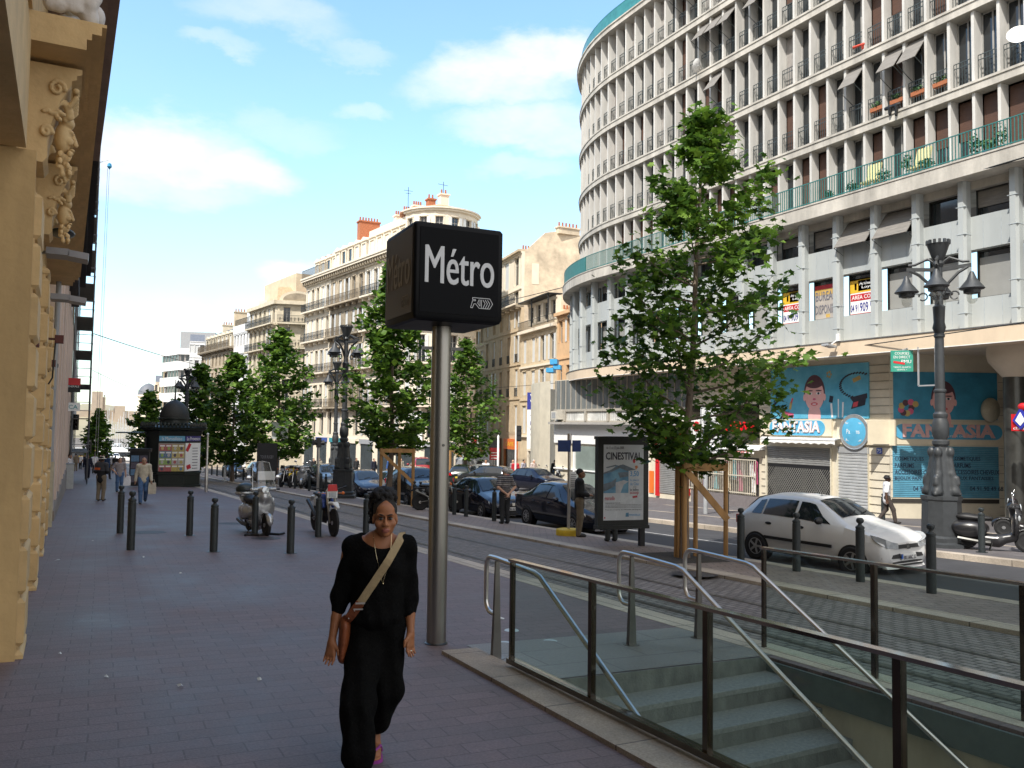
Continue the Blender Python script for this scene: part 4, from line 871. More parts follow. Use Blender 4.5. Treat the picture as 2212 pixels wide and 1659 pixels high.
lbx('shop_beam',ochre_l,-6,8.38,-1.3,-.14,4.2,5.2);lbx('shop_glass',dkglass,-6,7.6,-1.35,-1.2,-.6,4.2)
def pilaster(s0,s1,o,z0,z1,par=LB):
    t=MB(fL);t.box(s0,s1,-.3,o-.05,z0,z1);h=.45;z=z0
    while z<z1-.02:
        zb=min(z+h,z1);a,b=z+.018,zb-.018;c=.03
        t.loft([[(s0-.02+q,-.2,zz),(s0-.02+q,o-q,zz),(s1+.02-q,o-q,zz),(s1+.02-q,-.2,zz)] for zz,q in((a,c),(a+.035,0),(b-.035,0),(b,c))],True,False);z+=h
    return t.build('pilaster',ochre_l,par)
m=MB(fL);m.box(8.4,8.465,-2.2,-.06,-.7,4.195);m.build('pier',ochre,LB)
for s in (8.5,12.6,16.7,20.8): pilaster(s,s+.75,.0,g(0,s)-.35,3.85)
for s in (12.6,16.7,20.8): lbx('panel',ochre,s-2.6,s-.7,-.24,-.16,-.9,3.9)
def corbel(s,z0,z1):
    """carved console: bearded mask with ram's horns under a moulded scroll bracket"""
    c=lambda o,z,ds=0:np.array(fL(s+.38+ds,-.03+o*.62,z0+(z1-z0)*z));h=z1-z0
    m=MB(fL);m.prism([(-.06+o*.62,z0+h*z) for o,z in((-.3,0),(.06,0),(.12,.06),(.10,.2),(.13,.34),(.2,.5),(.26,.62),(.34,.72),(.40,.80),(.40,.84),(.47,.86),(.47,.90),(.54,.92),(.54,.97),(-.3,.97))],'x',s+.08,s+.68)
    o=m.build('corbel',ochre_l,LB)
    pr=[('e',c(.26,.36),(.075,.105,.15)),('e',c(.36,.41),(.035,.08,.03)),('c',c(.40,.40),c(.44,.30),.016,.026),('e',c(.35,.31,-.055),(.04,.035,.04)),('e',c(.35,.31,.055),(.04,.035,.04)),('e',c(.39,.235),(.03,.05,.016)),('e',c(.38,.205),(.025,.04,.015)),('e',c(.30,.5),(.07,.12,.06))]
    r=random.Random(4)
    for k in range(26): pr.append(('e',c(.20+.18*r.random(),.20-.22*r.random(),r.uniform(-.10,.10)*(1.1-.3*r.random())),(.024,.024,.034)))
    for k in range(20): pr.append(('e',c(.26+.12*r.random(),.50+.10*r.random(),r.uniform(-.14,.14)),(.026,.026,.03)))
    for sd in(-1,1):
        for k in range(13):
            t=k/12*4.4;q=c(.24+.10*math.cos(t),.50+.12*math.sin(t)*.9+.04,sd*(.14+.014*k));pr.append(('e',q,(.042-.0015*k,.034,.042-.0015*k)))
    for k in range(11): pr.append(('e',c(.42,.755+.01*(k%2),-.28+.056*k),(.03,.024,.03)))
    for sd in(-1,1):
        for (o0,zz,R_) in((.16,.74,.085),(.04,.30,.06)):
            for k in range(14): t=k/13*7.5;q=R_*(1-k/18);pr.append(('e',c(o0+q*1.3*math.cos(t),zz+q*math.sin(t),sd*.31),(.026-.0008*k,.03,.026-.0008*k)))
        for k in range(6): pr.append(('e',c(.0+.05*k,.50+.015*math.sin(k*2),sd*.30),(.03,.03,.022)))
    for k in range(5): pr+=[('c',c(.34,.62,-.2+.1*k),c(.42,.70,-.22+.11*k),.02,.028)]
    sub=[('e',c(.415,.375,-.035),(.022,.02,.018),None,.006),('e',c(.415,.375,.035),(.022,.02,.018),None,.006),('e',c(.43,.22),(.02,.045,.006),None,.004)]
    sdf('mask',[ochre_l],pr,.011,o,.008,sub)
for s in (8.75,12.2): corbel(s,4.22,5.19)
# balcony: soffit slab with moulded front, grey carved parapet
m=MB(fL)
for (o0,o1,z0,z1) in((-.22,.30,5.2,5.30),(-.22,.34,5.30,5.36),(-.22,.42,5.36,5.44),(-.22,.46,5.44,5.47)): m.box(8.42,23.6,o0,o1,z0,z1)
m.build('balcony_slab',ochre_l,LB)
m=MB(fL)
for z0,z1,d in((5.475,9,.0),(5.475,9,.06)): m.box(8.36-d*2,8.42,-.5,-.2+d,z0,z1)
m.build('window_architrave',ochre_l,LB)
pr=[];r=random.Random(9)
for k in range(230):
    s_=8.5+k*.066;pr.append(('e',fL(s_+r.uniform(-.05,.05),.10+.22*r.random(),5.52+r.uniform(0,.95)),(.05+.06*r.random(),.05+.08*r.random(),.05+.10*r.random())))
for k in range(30): pr.append(('e',fL(8.5+.1*r.random(),-.12+.5*r.random(),5.55+.95*r.random()),(.07,.08,.09)))
for k in range(8): s_=8.8+k*1.85;pr+= [('c',fL(s_,.24,5.85),fL(s_+.2,.34,6.4),.10,.13),('e',fL(s_+.1,.40,6.55),(.10,.11,.14)),('c',fL(s_,.30,6.1),fL(s_-.4,.38,5.85),.06,.045),('c',fL(s_+.2,.32,6.2),fL(s_+.5,.42,6.5),.055,.04)]
sdf('carved_parapet',[greyst],pr,.028,LB,.02)
# eave above, and the long dark eave of the next building
lbx('eave',umber,-6,24.55,-.6,.80,8.75,9.2);lbx('eave_moulding',umber,-6,24.55,-.6,.62,8.5,8.75);lbx('eave_moulding',umber,-6,24.55,-.6,.40,8.25,8.5)
NB=T('next_building','shaded building beyond the ochre one, with a pinkish base and a long sooty eave','building',(0,0,0))
def bx(nm,mt,par,x0,x1,y0,y1,z0,z1): m=MB();m.box(x0,x1,y0,y1,z0,z1);return m.build(nm,mt,par)
bx('wall',pinkg,NB,-12,-.72,24.62,58,-4,19);bx('eave',soot,NB,-.72,.16,24.66,46,9.0,9.55);bx('eave_moulding',soot,NB,-.72,-.05,24.66,46,8.4,9.0);bx('eave_moulding',soot,NB,-.72,-.3,24.66,46,7.4,8.4)
for y in np.arange(25.4,57,3.4): bx('pilaster',pinkg,NB,-.72,-.60,y,y+.7,-3.2,7.2)
for y in np.arange(26.6,56,3.4):
    for z in(-1.9,2.2): m=MB();m.mi=0;m.box(-.74,-.70,y,y+1.7,z,z+2.6);m.mi=1;m.box(-.715,-.66,y-.1,y+1.8,z-.12,z);m.box(-.715,-.66,y-.1,y+1.8,z+2.6,z+2.75);m.build('window',[dkglass,pinkg],NB)
bx('base_course',M('stained_base',(.24,.20,.16),.9,0,.25,2),NB,-.72,-.56,25.2,57,-4,-.6)
GB=T('bank_building','grey shaded buildings at the far left end of the street','building',(0,0,0))
bx('wall',M('grey_facade',(.30,.28,.26),.85,0,.2,1),GB,-14,-.6,63,120,-6,20);bx('wall',MATS['grey_facade'],GB,-14,-.9,120,180,-8,17)
bx('cornice',soot,GB,-.7,-.1,63,120,19.4,20)
for y in np.arange(64,118,3.2):
    for z in (-1,3,7,11,15): m=MB();m.box(-.62,-.57,y,y+1.3,z,z+2.2);m.build('window',dkglass,GB)
LBh=T('corner_building','narrow ochre building wrapped in scaffolding','building',(0,0,0));bx('wall',M('ochre_dull',(.38,.31,.2),.85,0,.2,1),LBh,-13,-.66,58.02,62.98,-5,18)
for z in (0,4,8,12): m=MB();m.box(-.68,-.63,59.4,61,z,z+2.3);m.build('window',dkglass,LBh)
# scaffolding
SF=T('scaffold','tall steel scaffolding with boarded lifts against the left facades','scaffold',(0,0,0));m=MB()
zb=g(0,60);sfm=M('scaffold_tube',(.22,.23,.25),.4,.7,.15,3)
for y in np.arange(55,63.1,2.): 
    for x in(-.5,.42): m=MB();m.tube([(x,y,zb-.1),(x,y,18.6)],.03,6);m.build('standard',sfm,SF)
for z in np.arange(zb+2,18.5,2.): m=MB();m.box(-.52,.44,54.9,63.1,z,z+.05);m.build('deck',M('scaffold_board',(.12,.11,.10),.8),SF)
for z in np.arange(zb+2,18.5,2.):
    m=MB()
    for q in(.5,1.): m.tube([(.44,54.8,z+q),(.44,63.2,z+q)],.02,5);m.tube([(-.5,55,z+q),(.44,55,z+q)],.02,5)
    m.build('guard_rail',sfm,SF)
m=MB();m.tube([(.45,56,17.6),(.95,56.2,17.9)],.025,5);m.build('hoist_arm',white,SF);m=MB();m.lathe([(.01,-.05),(.14,.12),(.1,.3),(.01,.36)],10,(.98,56.2,17.35));m.build('hoist_bucket',M('bucket_blue',(.05,.35,.6),.4),SF)
m=MB();m.tube([(.98,56.2,17.4),(.93,56.2,-1.5)],.012,4);m.tube([(.88,56.2,17.4),(.80,56.2,-1.5)],.012,4);m.build('hoist_rope',M('rope',(.45,.42,.4),.9),SF)
# things fixed to the left facades
dp=T('drainpipe','grey cast iron drainpipe running down the end of the ochre facade','drainpipe',fL(23.2,-.02,g(0,23)));m=MB();m.tube([(0,0,0),(0,0,1.6)],.085,10);m.build('shoe',M('pipe_cream',(.42,.37,.26),.7),dp);m=MB();m.tube([(0,0,1.5),(.0,-.1,4.),(.02,-.2,6.5),(.02,-.2,8.4)],.06,10);m.build('pipe',grey,dp);m=MB();[m.lathe([(.075,z),(.08,z+.05),(.075,z+.1)],10) for z in(1.5,3.9,6.2)];m.build('pipe_clips',steel_d,dp)
for i,(x,y,lab) in enumerate([(128,548,'upper grey metal sign lamp box sticking out above the drainpipe'),(133,644,'lower grey metal sign lamp box sticking out above the drainpipe')]):
    s=(16.,19.)[i];P=onY(x,y,s);w0=np.array(fL(s,-.2,P[2]));t=T('box_lamp',lab,'lamp',P);l=.34;m=MB();m.ob((-.02,0,0),(l,.5,.11),roty(.0));m.ob((l*.95-.03,0,-.03),(l*.9,.5,.11),roty(.12));m.build('case',M('lampbox_grey',(.26,.26,.28),.45,.2,.1,4),t);m=MB();m.bar((w0[0]-P[0],0,0),(-.1,0,0),.06,.05);m.build('bracket',grey,t)
P=onY(135,504,13.);t=T('wall_lantern','dark oval street lantern hanging under the second carved corbel','lamp',P);m=MB();m.ell((0,0,0),(.16,.3,.05));m.build('hood',green_blk,t);m=MB();m.bar((-.45,0,.02),(-.1,0,.02),.03,.03);m.build('arm',green_blk,t)
for i,(x,y,s) in enumerate([(138,733,14.5),(82,738,11.),(122,785,17.),(147,560-330,15)][:3]):
    P=onY(x-10,y,s);t=T('red_bracket',['rust red bracket box at the top of the cable on the ochre wall','rust red bracket box on the ochre pier, larger and lower','small rust red bracket box beside the drainpipe'][i],'bracket',P);m=MB();m.ob((0,0,0),(.12,.16,.12),np.eye(3));m.ob((-.12,0,0),(.2,.05,.03),np.eye(3));m.build('box',M('rust_red',(.09,.025,.02),.7),t);m=MB();m.tube([(-.05,0,-.05),(-.07,-.05,-.6),(-.12,-.05,-.7)],.012,5);m.build('cable',black,t)
def projecting(nm,lab,x,y,s,w,h,bg):
    P=onY(x,y,s);t=T(nm,lab,'sign',P);m=MB();m.box(-w/2,w/2,-.07,.07,-h/2,h/2);m.build('panel',bg,t);m=MB();m.box(-w/2-.4,-w/2,-.03,.03,h/2-.1,h/2-.04);m.build('bracket',black,t);return t
t=projecting('bank_sign','red and black projecting bank sign reading Generale on the left facades',157,832,45,.68,.68,black);m=MB();m.box(-.34,.34,-.08,-.07,.0,.34);m.build('red_field',red,t);text('GENERALE',t,'lettering',lw,(0,-.08,-.06),(1,0,0),V,w=.55,h=.09,ext=.004)
t=projecting('bank_sign','small white projecting bank sign with a teal CA monogram on the left facades',158,879,47,.62,.42,lw);text('CA',t,'lettering',M('teal_ink',(.02,.3,.32),.5),(0,-.08,0),(1,0,0),V,w=.4,h=.2,ext=.004)
t=T('utility_cabinet','pale grey utility cabinet standing against the left facade','cabinet',gp(146,1056));m=MB();m.box(-.35,.25,-.25,.25,0,1.25);m.build('case',M('cabinet_grey',(.42,.44,.44),.5),t);m=MB();m.box(-.37,.27,-.27,.27,1.25,1.3);m.build('cap',grey,t)
# ---------------- far side of the street ----------------
stone_w=M('cream_facade',(.72,.635,.50),.85,0,.14,1.2,.25,col2=(.78,.70,.57));irn=M('balcony_iron',(.02,.022,.024),.5,.3,.2,5);irb=M('balcony_rust_iron',(.15,.115,.075),.6,.2,.25,5);slate=M('slate_roof',(.13,.14,.16),.6,0,.2,3);tiles=M('roof_tiles',(.52,.27,.16),.85,0,.35,4,.5);shwt=M('shutter_white',(.60,.61,.60),.6,0,.06,4);brickc=M('chimney_brick',(.40,.15,.07),.85,0,.3,6,.3);tan=M('tan_stone',(.50,.40,.27),.85,0,.16,1.5,.3);tan2=M('tan_plaster',(.56,.46,.32),.85,0,.15,1.2,.25);greyw=M('dirty_stone',(.42,.35,.255),.9,0,.3,1.2,.3);sooty=M('weathered_band',(.30,.25,.18),.9,0,.3,1.5)
def line(P0,P1,flip=1):
    P0,P1=np.array(P0,float),np.array(P1,float);L_=np.linalg.norm(P1-P0);d=(P1-P0)/L_;n=np.array([-d[1],d[0]])*flip
    return (lambda s,o,z:(P0[0]+d[0]*s+n[0]*o,P0[1]+d[1]*s+n[1]*o,z)),L_
def facade(par,fn,s0,s1,floors,nb,wall,deep=6,shut=.6,cur=1,seed=1):
    """wall with real openings; floors: (z0,z1,sill,head,width,balcony,material)"""
    rr=random.Random(seed);bw=(s1-s0)/nb
    for fi,(z0,z1,sill,head,w,bal,wm_) in enumerate(floors):
        m=MB(fn);wm_=wm_ or wall
        m.box(s0,s1,-.35,0,z0,sill,cur);m.box(s0,s1,-.35,0,head,z1,cur)
        for b in range(nb+1):
            a=s0+bw*b-(bw-w)/2 if b else s0;c=s0+bw*b+(bw-w)/2 if b<nb else s1
            m.box(max(a,s0),min(c,s1),-.35,0,sill,head)
        m.box(s0,s1,.0,.10,z1-.16,z1,cur)
        m.build('wall',wm_,par)
        for b in range(nb):
            c=s0+bw*(b+.5);a,e=c-w/2,c+w/2;q=MB(fn)
            q.mi=0;q.box(a,e,-.3,-.24,sill,head)
            q.mi=1
            for (p,r,t,u) in((a,a+.06,sill,head),(e-.06,e,sill,head),(c-.03,c+.03,sill,head),(a,e,sill+(head-sill)*.72,sill+(head-sill)*.72+.05)): q.box(p,r,-.25,-.2,t,u)
            k=rr.random()
            if k<shut*.6: q.mi=2;q.box(a+.02,e-.02,-.12,-.07,sill+.02,head-.02)
            elif k<shut: q.mi=2;q.box(a-w*.45,a-.02,.02,.05,sill,head);q.box(e+.02,e+w*.45,.02,.05,sill,head)
            q.mi=3
            q.box(a-.12,e+.12,.0,.07,head+.05,head+.16);q.box(a-.12,a-.0,.0,.04,sill,head);q.box(e,e+.12,.0,.04,sill,head)
            if bal==3:
                q.mi=4;q.box(a-.03,e+.03,.05,.09,sill+.82,sill+.88)
                for i in range(7): x=a+(e-a)*i/6;q.box(x-.012,x+.012,.05,.08,sill,sill+.84)
            q.build('window',[dkglass,framew,shwt,wm_,irn],par)
        if bal in(1,2):
            grp=[(s0+.15,s1-.15)] if bal==1 else [(s0+bw*b+.1,s0+bw*(b+1)-.1) for b in range(nb)]
            for a,e in grp:
                q=MB(fn);n=max(1,int((e-a)/1.2));q.mi=0;q.box(a,e,0,.75,z0-.18,z0,n)
                i=a+.3
                while i<e: q.box(i-.09,i+.09,.05,.5,z0-.55,z0-.18);i+=1.7
                q.mi=1
                for zz in(.05,.5,.95): q.box(a,e,.69,.72,z0+zz,z0+zz+.045,n)
                i=a
                while i<=e: q.box(i-.014,i+.014,.69,.715,z0,z0+.95);i+=.16
                i=a
                while i<=e: q.box(i-.06,i+.06,.695,.71,z0+.22,z0+.7);i+=.48
                q.build('balcony',[wm_,irb if (wm_ in (greyw,sooty)) else irn],par)
def roofbox(par,fn,s0,s1,z0,z1,ins,mat,o0=0.,deep=9,nm='roof',n=6):
    m=MB(fn);vs=[];fs=[]
    for i in range(n+1):
        s=s0+(s1-s0)*i/n;vs+=[(s,o0,z0),(s,o0-ins,z1),(s,-deep,z1),(s,-deep,z0)]
    for i in range(n):
        for j in range(4): fs.append((4*i+j,4*i+4+j,4*i+4+(j+1)%4,4*i+(j+1)%4))
    fs+=[(0,1,2,3),(4*n+3,4*n+2,4*n+1,4*n)];m.add(vs,fs);return m.build(nm,mat,par)
def dormers(par,fn,s0,s1,nb,z0,h,wall,w=.95,front=-.25):
    bw=(s1-s0)/nb
    for b in range(nb):
        c=s0+bw*(b+.5);q=MB(fn);q.mi=0;q.box(c-w/2-.2,c-w/2,-1.8,front,z0,z0+h);q.box(c+w/2,c+w/2+.2,-1.8,front,z0,z0+h);q.box(c-w/2,c+w/2,-1.8,front,z0+h-.25,z0+h);q.box(c-w/2-.3,c+w/2+.3,-1.8,front+.12,z0+h,z0+h+.12)
        q.prism([(c-w/2-.3,z0+h+.12),(c+w/2+.3,z0+h+.12),(c,z0+h+.5)],'y',-1.8,front+.1)
        q.mi=1;q.box(c-w/2,c+w/2,-1.,front-.12,z0,z0+h-.25);q.build('dormer',[wall,shwt if rnd.random()<.5 else dkglass],par)
def chimney(par,P,w,d,h,n,mat=brickc,rz=0.):
    m=MB();m.cb((P[0],P[1],P[2]+h/2),(w,d,h));m.cb((P[0],P[1],P[2]+h+.08),(w+.2,d+.2,.16));c=m.build('chimney',mat,par)
    m=MB()
    for i in range(n): m.lathe([(.11,0),(.09,.5)],8,(P[0]-w/2+w*(i+.5)/n,P[1],P[2]+h+.16))
    m.build('chimney_pots',terra,c)
# --- white corner building with round tower ---
C0=np.array([28.6,79.2]);WD=np.array([-.132,.991]);WNm=np.array([-.991,-.132]);WR=4.
def fW(s,o,z):
    if s>=0: p=C0+WD*s+WNm*o
    else:
        t=-s/WR
        if t<2.55: n=WNm*math.cos(t)-WD*math.sin(t);p=C0-WNm*WR+n*(WR+o)
        else: n=WNm*math.cos(2.55)-WD*math.sin(2.55);e=np.array([-n[1],n[0]]);p=C0-WNm*WR+n*(WR+o)+e*(-s-2.55*WR)
    return (p[0],p[1],z)
WB=T('corner_block','long white stone apartment building with a rounded corner, iron balconies and a tiled cap','building',(0,0,0))
gz=-4.2;wl=[3.8,8.05,12.1,15.9]
for (s0,s1,nb,mat,bm,sd) in((19,27,5,stone_w,1,1),(9.4,19,5,greyw,1,2),(0,9.4,5,stone_w,1,3),(-10,0,6,stone_w,1,4)):
    fl=[(wl[i],(wl+[19.3])[i+1],wl[i]+.12,wl[i]+2.75,.85,bm,mat if mat!=greyw else (greyw if i in(1,3) else sooty)) for i in range(4)]
    facade(WB,fW,s0,s1,fl,nb,mat,shut=.75,cur=3 if s0>=0 else 10,seed=sd)
facade(WB,fW,-10,27,[(0.2,3.8,.6,3.2,1.15,0,stone_w)],15,stone_w,shut=.1,cur=20,seed=9)
m=MB(fW);m.box(-14,27,-3.6,-.36,gz,19.2,40);m.build('core',stone_w,WB)
for s in np.arange(-6,26,4.2):
    m=MB(fW);m.box(s,s+2.9,-.1,.02,gz,-.3,4);m.build('shop_window',M('shop_glass',(.05,.06,.065),.12,0,.3,.7),WB)
    m=MB(fW);m.box(s-.2,s+3.1,-.05,.14,-.3,.2,4);m.build('shop_fascia',[M('fascia_grey',(.30,.31,.33),.6),M('fascia_blue',(.05,.09,.30),.5),M('fascia_teal',(.05,.26,.30),.5),stone_w][int(s*.7)%4],WB)
m=MB(fW);m.box(-10,27,-.36,-.02,gz,.2,20);m.build('wall',stone_w,WB)
for z0,z1,o in((19.2,19.5,.25),(19.5,19.75,.5),(19.75,20.0,.75),(20.,20.2,.85)): m=MB(fW);m.box(-13,27,-.35,o,z0,z1,30);m.build('cornice',stone_w,WB)
m=MB(fW);s=-10
while s<27: m.box(s,s+.18,.1,.62,19.3,19.72);s+=.62
m.build('cornice_brackets',sooty,WB)
m=MB(fW);m.mi=0
for zz in(.05,1.0): m.box(19,27,.6,.64,20.2+zz,20.25+zz,4)
s=19.
while s<27: m.box(s-.02,s+.02,.6,.63,20.2,21.2);s+=.2
m.build('terrace_railing',irn,WB)
roofbox(WB,fW,9.4,19,20.2,23.,1.0,slate,-.3);dormers(WB,fW,9.6,18.8,5,20.3,2.1,stone_w)
roofbox(WB,fW,0,9.4,20.2,23.3,.1,stone_w,-.3);dormers(WB,fW,.2,9.3,5,20.3,2.1,stone_w)
roofbox(WB,fW,19,27,20.2,23.,.3,stone_w,-1.);dormers(WB,fW,19.4,26.8,4,20.3,2.1,stone_w,front=-.9)
facade(WB,fW,-10,0,[(20.2,23.4,20.6,22.7,.8,0,stone_w)],6,stone_w,shut=.9,cur=8,seed=5)
for z0,z1,o in((23.3,23.5,.2),(23.5,23.65,.35)): m=MB(fW);m.box(-10.2,.1,-.35,o,z0,z1,14);m.build('tower_cornice',stone_w,WB)
m=MB();cc=C0-WNm*WR;m.lathe([(WR+.2,23.66),(.05,25.0)],28,(cc[0],cc[1],0));m.build('roof_cap',tiles,WB)
m=MB(fW);m.prism([(-1.2,23.),(-8,23.),(-4.6,24.8)],'x',0,27);m.build('roof_ridge',tiles,WB)
P=fW(13.5,-2.2,22.6);chimney(WB,P,2.4,1.1,2.7,7);
for s,h in((6.5,2.2),(4.6,2.3),(2.4,2.4)): P=fW(s,-2.6,22.8);chimney(WB,P,1.,.8,h-.3,4,stone_w)
P=fW(-5.6,-3.0,23);chimney(WB,P,.9,.8,2.6,2,stone_w);P=fW(2.0,-4,23);chimney(WB,P,.8,.8,2.8,2,brickc)
m=MB();P=np.array(fW(4.5,-2.6,25));m.tube([P,P+[0,0,2.6]],.03,4);m.tube([P+[-.5,0,2.2],P+[.5,0,2.2]],.02,4);m.tube([P+[-.3,0,1.9],P+[.3,0,1.9]],.02,4);P=np.array(fW(-5.5,-3,25.3));m.tube([P,P+[0,0,1.8]],.03,4);m.tube([P+[-.6,0,1.5],P+[.6,.2,1.5]],.02,4);m.build('aerials',irn,WB)
# ground floor signs and the blank white poster panel of the corner
P=np.array(fW(-3.4,.02,-1.2));
t=T('billboard','tall blank white panel on the ground floor of the round corner building','panel',fW(-2.2,.1,1.2));nn_=np.array(fW(-2.2,1,0))-np.array(fW(-2.2,0,0));m=MB(fW);t.location=(0,0,0);m.box(-2.9,-1.2,.12,.2,-.4,3.2,3);m.build('panel',lw,t);m=MB(fW);m.box(-2.75,-1.35,.2,.22,2.2,2.24,3);m.build('panel_line',grey,t)
# --- pedimented building ---
PB=T('pediment_building','cream stone building with a curved pediment facing the square, behind the trees','building',(0,0,0))
A,B=np.array([22.7,112.7]),np.array([28.,111.4]);f1,l1=line(B,A)
f2,l2=line(A,(21.2,124.),1)
fl=[(1.2,4.8,1.3,4.1,.9,0,None),(4.8,8.4,4.9,7.7,.9,2,None),(8.4,12.0,8.5,11.3,.9,0,None),(12.,15.3,12.1,14.7,.9,2,None),(15.3,17.8,15.5,17.4,.9,1,None)]
cre=M('cream_stone',(.60,.53,.40),.85,0,.16,1.3,.25)
facade(PB,f1,0,l1,fl,2,cre,shut=.2,seed=3);facade(PB,f2,0,l2,fl,6,cre,shut=.2,seed=4)
for f,l in((f1,l1),(f2,l2)):
    m=MB(f);m.box(0,l,-.36,-.02,-6,1.2);m.box(.0,l,-8,-.36,-6,17.8);m.build('core',cre,PB)
    m=MB(f);m.box(-.3,l,-.3,.5,17.8,18.3);m.box(0,l,-.3,.3,15.0,15.3);m.build('cornice',cre,PB)
m=MB(f1);n=16;m.prism([(l1/2+2.4*math.cos(t),18.3+1.35*math.sin(t)) for t in np.linspace(0,math.pi,n)],'y',-.4,.3);m.build('pediment',cre,PB)
m=MB(f1);m.prism([(l1/2+1.9*math.cos(t),18.4+.95*math.sin(t)) for t in np.linspace(0,math.pi,n)],'y',.3,.34);m.build('pediment_panel',sooty,PB)
m=MB(f1);m.prism([(-.5,18.3),(-8,18.3),(-4,20.8)],'x',-.2,l1);m.build('roof',tiles,PB)
m=MB(f2);m.box(1,l2+3,-7,-3,17,22.5);m.box(3,l2,-5,-2.5,17,20);m.build('party_wall',tan2,PB)
# --- white modern infill ---
f,l=line((21.2,124.),(20.2,131.3));MI=T('modern_infill','narrow white modern building with pillared window bands between older blocks','building',(0,0,0));wp=M('white_render',(.74,.74,.73),.7,0,.05,2)
facade(MI,f,0,l,[(1,4.6,1.4,4.2,1.1,0,None),(4.6,8.2,5,7.8,1.1,0,None),(8.2,11.8,8.6,11.4,1.1,0,None),(12.2,15.2,13.2,14.9,.7,0,None)],5,wp,shut=.1,seed=6);m=MB(f);m.box(0,l,-7,-.36,-7,16.4);m.box(0,l,-.36,-.02,-7,1);m.box(0,l,-.36,.15,15.2,16.4);m.build('core',wp,MI)
m=MB(f);m.box(0,l,-.1,-.05,17.3,17.36)
for i in range(30): m.box(l*i/30,l*i/30+.03,-.1,-.06,16.4,17.3)
m.build('roof_railing',irn,MI);m=MB(f);m.box(1,l-1,-6,-1.6,16.4,20);m.build('penthouse',wp,MI)
# --- dark terrace with long balconies ---
f,l=line((20.2,131.3),(17.8,149.4));DT=T('terrace_block','long dark weathered terrace with iron balconies and a slate mansard','building',(0,0,0))
facade(DT,f,0,l,[(.5,4,.8,3.5,1,0,greyw),(4,7.2,4.1,6.5,1,0,greyw),(7.2,10.6,7.3,9.8,1.,1,greyw),(10.6,13.2,10.9,12.6,.9,0,greyw)],9,greyw,shut=.15,seed=7);m=MB(f);m.box(0,l,-8,-.36,-8,13.4);m.box(0,l,-.36,-.02,-8,.5);m.build('core',greyw,DT)
m=MB(f);m.box(0,l,-.4,.7,13.2,13.5);m.build('cornice',sooty,DT);facade(DT,f,0,l,[(13.5,13.6,13.52,13.55,.1,1,sooty)],1,greyw,shut=0)
roofbox(DT,f,0,l,13.5,17.2,1.8,slate,-.8);dormers(DT,f,.3,l-.3,8,13.6,2.2,cre,front=-.5);chimney(DT,f(6.5,-3,15.5),2.2,1.,4.,5,tan2);chimney(DT,f(14,-3,15.5),1.6,1.,2.6,4,cre)
# --- white office slab, far down ---
A=np.array([21.2,225.]);MO=T('white_office','white modern office block with ribbon windows far down the street','building',(0,0,0));B=A+np.array([9.,-2.8]);f1,l1=line(B,A);f2,l2=line(A,A+np.array([-3.2,12.]),1)
for f,l in((f1,l1),(f2,l2)):
    m=MB(f)
    for k in range(7): z=-9+4*k-.0;m.box(0,l,-.5,0,z,z+2.3)
    m.box(0,l,-.5,0,19,20.6);m.build('spandrels',wp,MO);m=MB(f);m.box(0,l,-7,-.5,-12,19.5);m.build('core',MATS['grey_facade'],MO)
    for k in range(7):
        for b in range(6): m=MB(f);m.box(l*(b+.15)/6,l*(b+.85)/6,-.5,-.42,-6.7+4*k,-5+4*k);m.build('window',dkglass,MO)
m=MB(f1);m.box(1,l1,-6,-2,20.,25);m.build('roof_plant',grey,MO)
for i,(x0,x1,yt,r,mt,lab) in enumerate([(352,371,800,235,tan2,'sliver of a tan building left of the white office block'),(333,353,826,245,stone_w,'pale pointed-roof building just right of the little dome'),(405,437,735,200,wp,'set back white rooftop building above the office block')]):
    a0,a1=[math.radians(0)+math.atan2(*(ray(x,900)[:2])) for x in(x0,x1)];P=np.array([math.sin(a0),math.cos(a0)])*r;Q=np.array([math.sin(a1),math.cos(a1)])*r;f,l=line(Q,P);z1=1.8+(911-yt)/F*r*.93
    t=T('far_building',lab,'building',(0,0,0));facade(t,f,0,l,[(z1-3.5*(k+1),z1-3.5*k,z1-3.5*(k+1)+.9,z1-3.5*k-.8,1,0,None) for k in range(4)],3,mt,shut=.3,seed=20+i);m=MB(f);m.box(0,l,-9,-.36,-12,z1);m.box(0,l,-.36,-.02,-12,z1-14);m.build('core',mt,t)
    m=MB(f);m.prism([(-.2,z1),(-9,z1),(-4.5,z1+2)],'x',0,l);m.build('roof',tiles if i==0 else slate,t)
d=ray(320,870);P=CAM+d/np.linalg.norm(d)*320;t=T('domed_tower','small round tower with a grey dome at the end of the street','tower',(P[0],P[1],-12));m=MB();m.lathe([(3.4,0),(3.4,22.4),(3.8,22.6),(3.8,23.2)],16);m.build('drum',stone_w,t);m=MB();m.lathe([(3.5,23.2),(3.3,24.6),(2.5,26.),(1.2,27),(.1,27.4)],16);m.build('dome',slate,t)
# --- older houses beyond the curved block, right ---
CA,CB,CC,CD=np.array([38.9,64.]),np.array([40.4,76.]),np.array([42.3,88.9]),np.array([43.2,96.])
f,l=line(CA,CB,1);C2=T('old_house','tan town house with tall shuttered windows and a roof terrace beside the curved block','building',(0,0,0))
facade(C2,f,2.6,l,[(.9,4.6,1.1,3.9,1.0,0,tan2),(4.6,8.0,5.0,7.4,.95,0,tan2),(8.0,11.3,8.3,10.7,.95,0,tan2)],4,tan2,shut=.95,seed=11);m=MB(f);m.box(2.6,l,-9,-.36,-6,11.5);m.box(2.6,l,-.36,-.02,-6,.9);m.build('core',tan2,C2)
[(lambda m:(m.box(2.6,l,-.3,o_,a_,b_),m.build(n_,stone_w,C2)))(MB(f)) for n_,o_,a_,b_ in(('cornice',.45,11.3,11.6),('string_course',.18,7.75,7.95),('string_course',.2,.75,.95))]
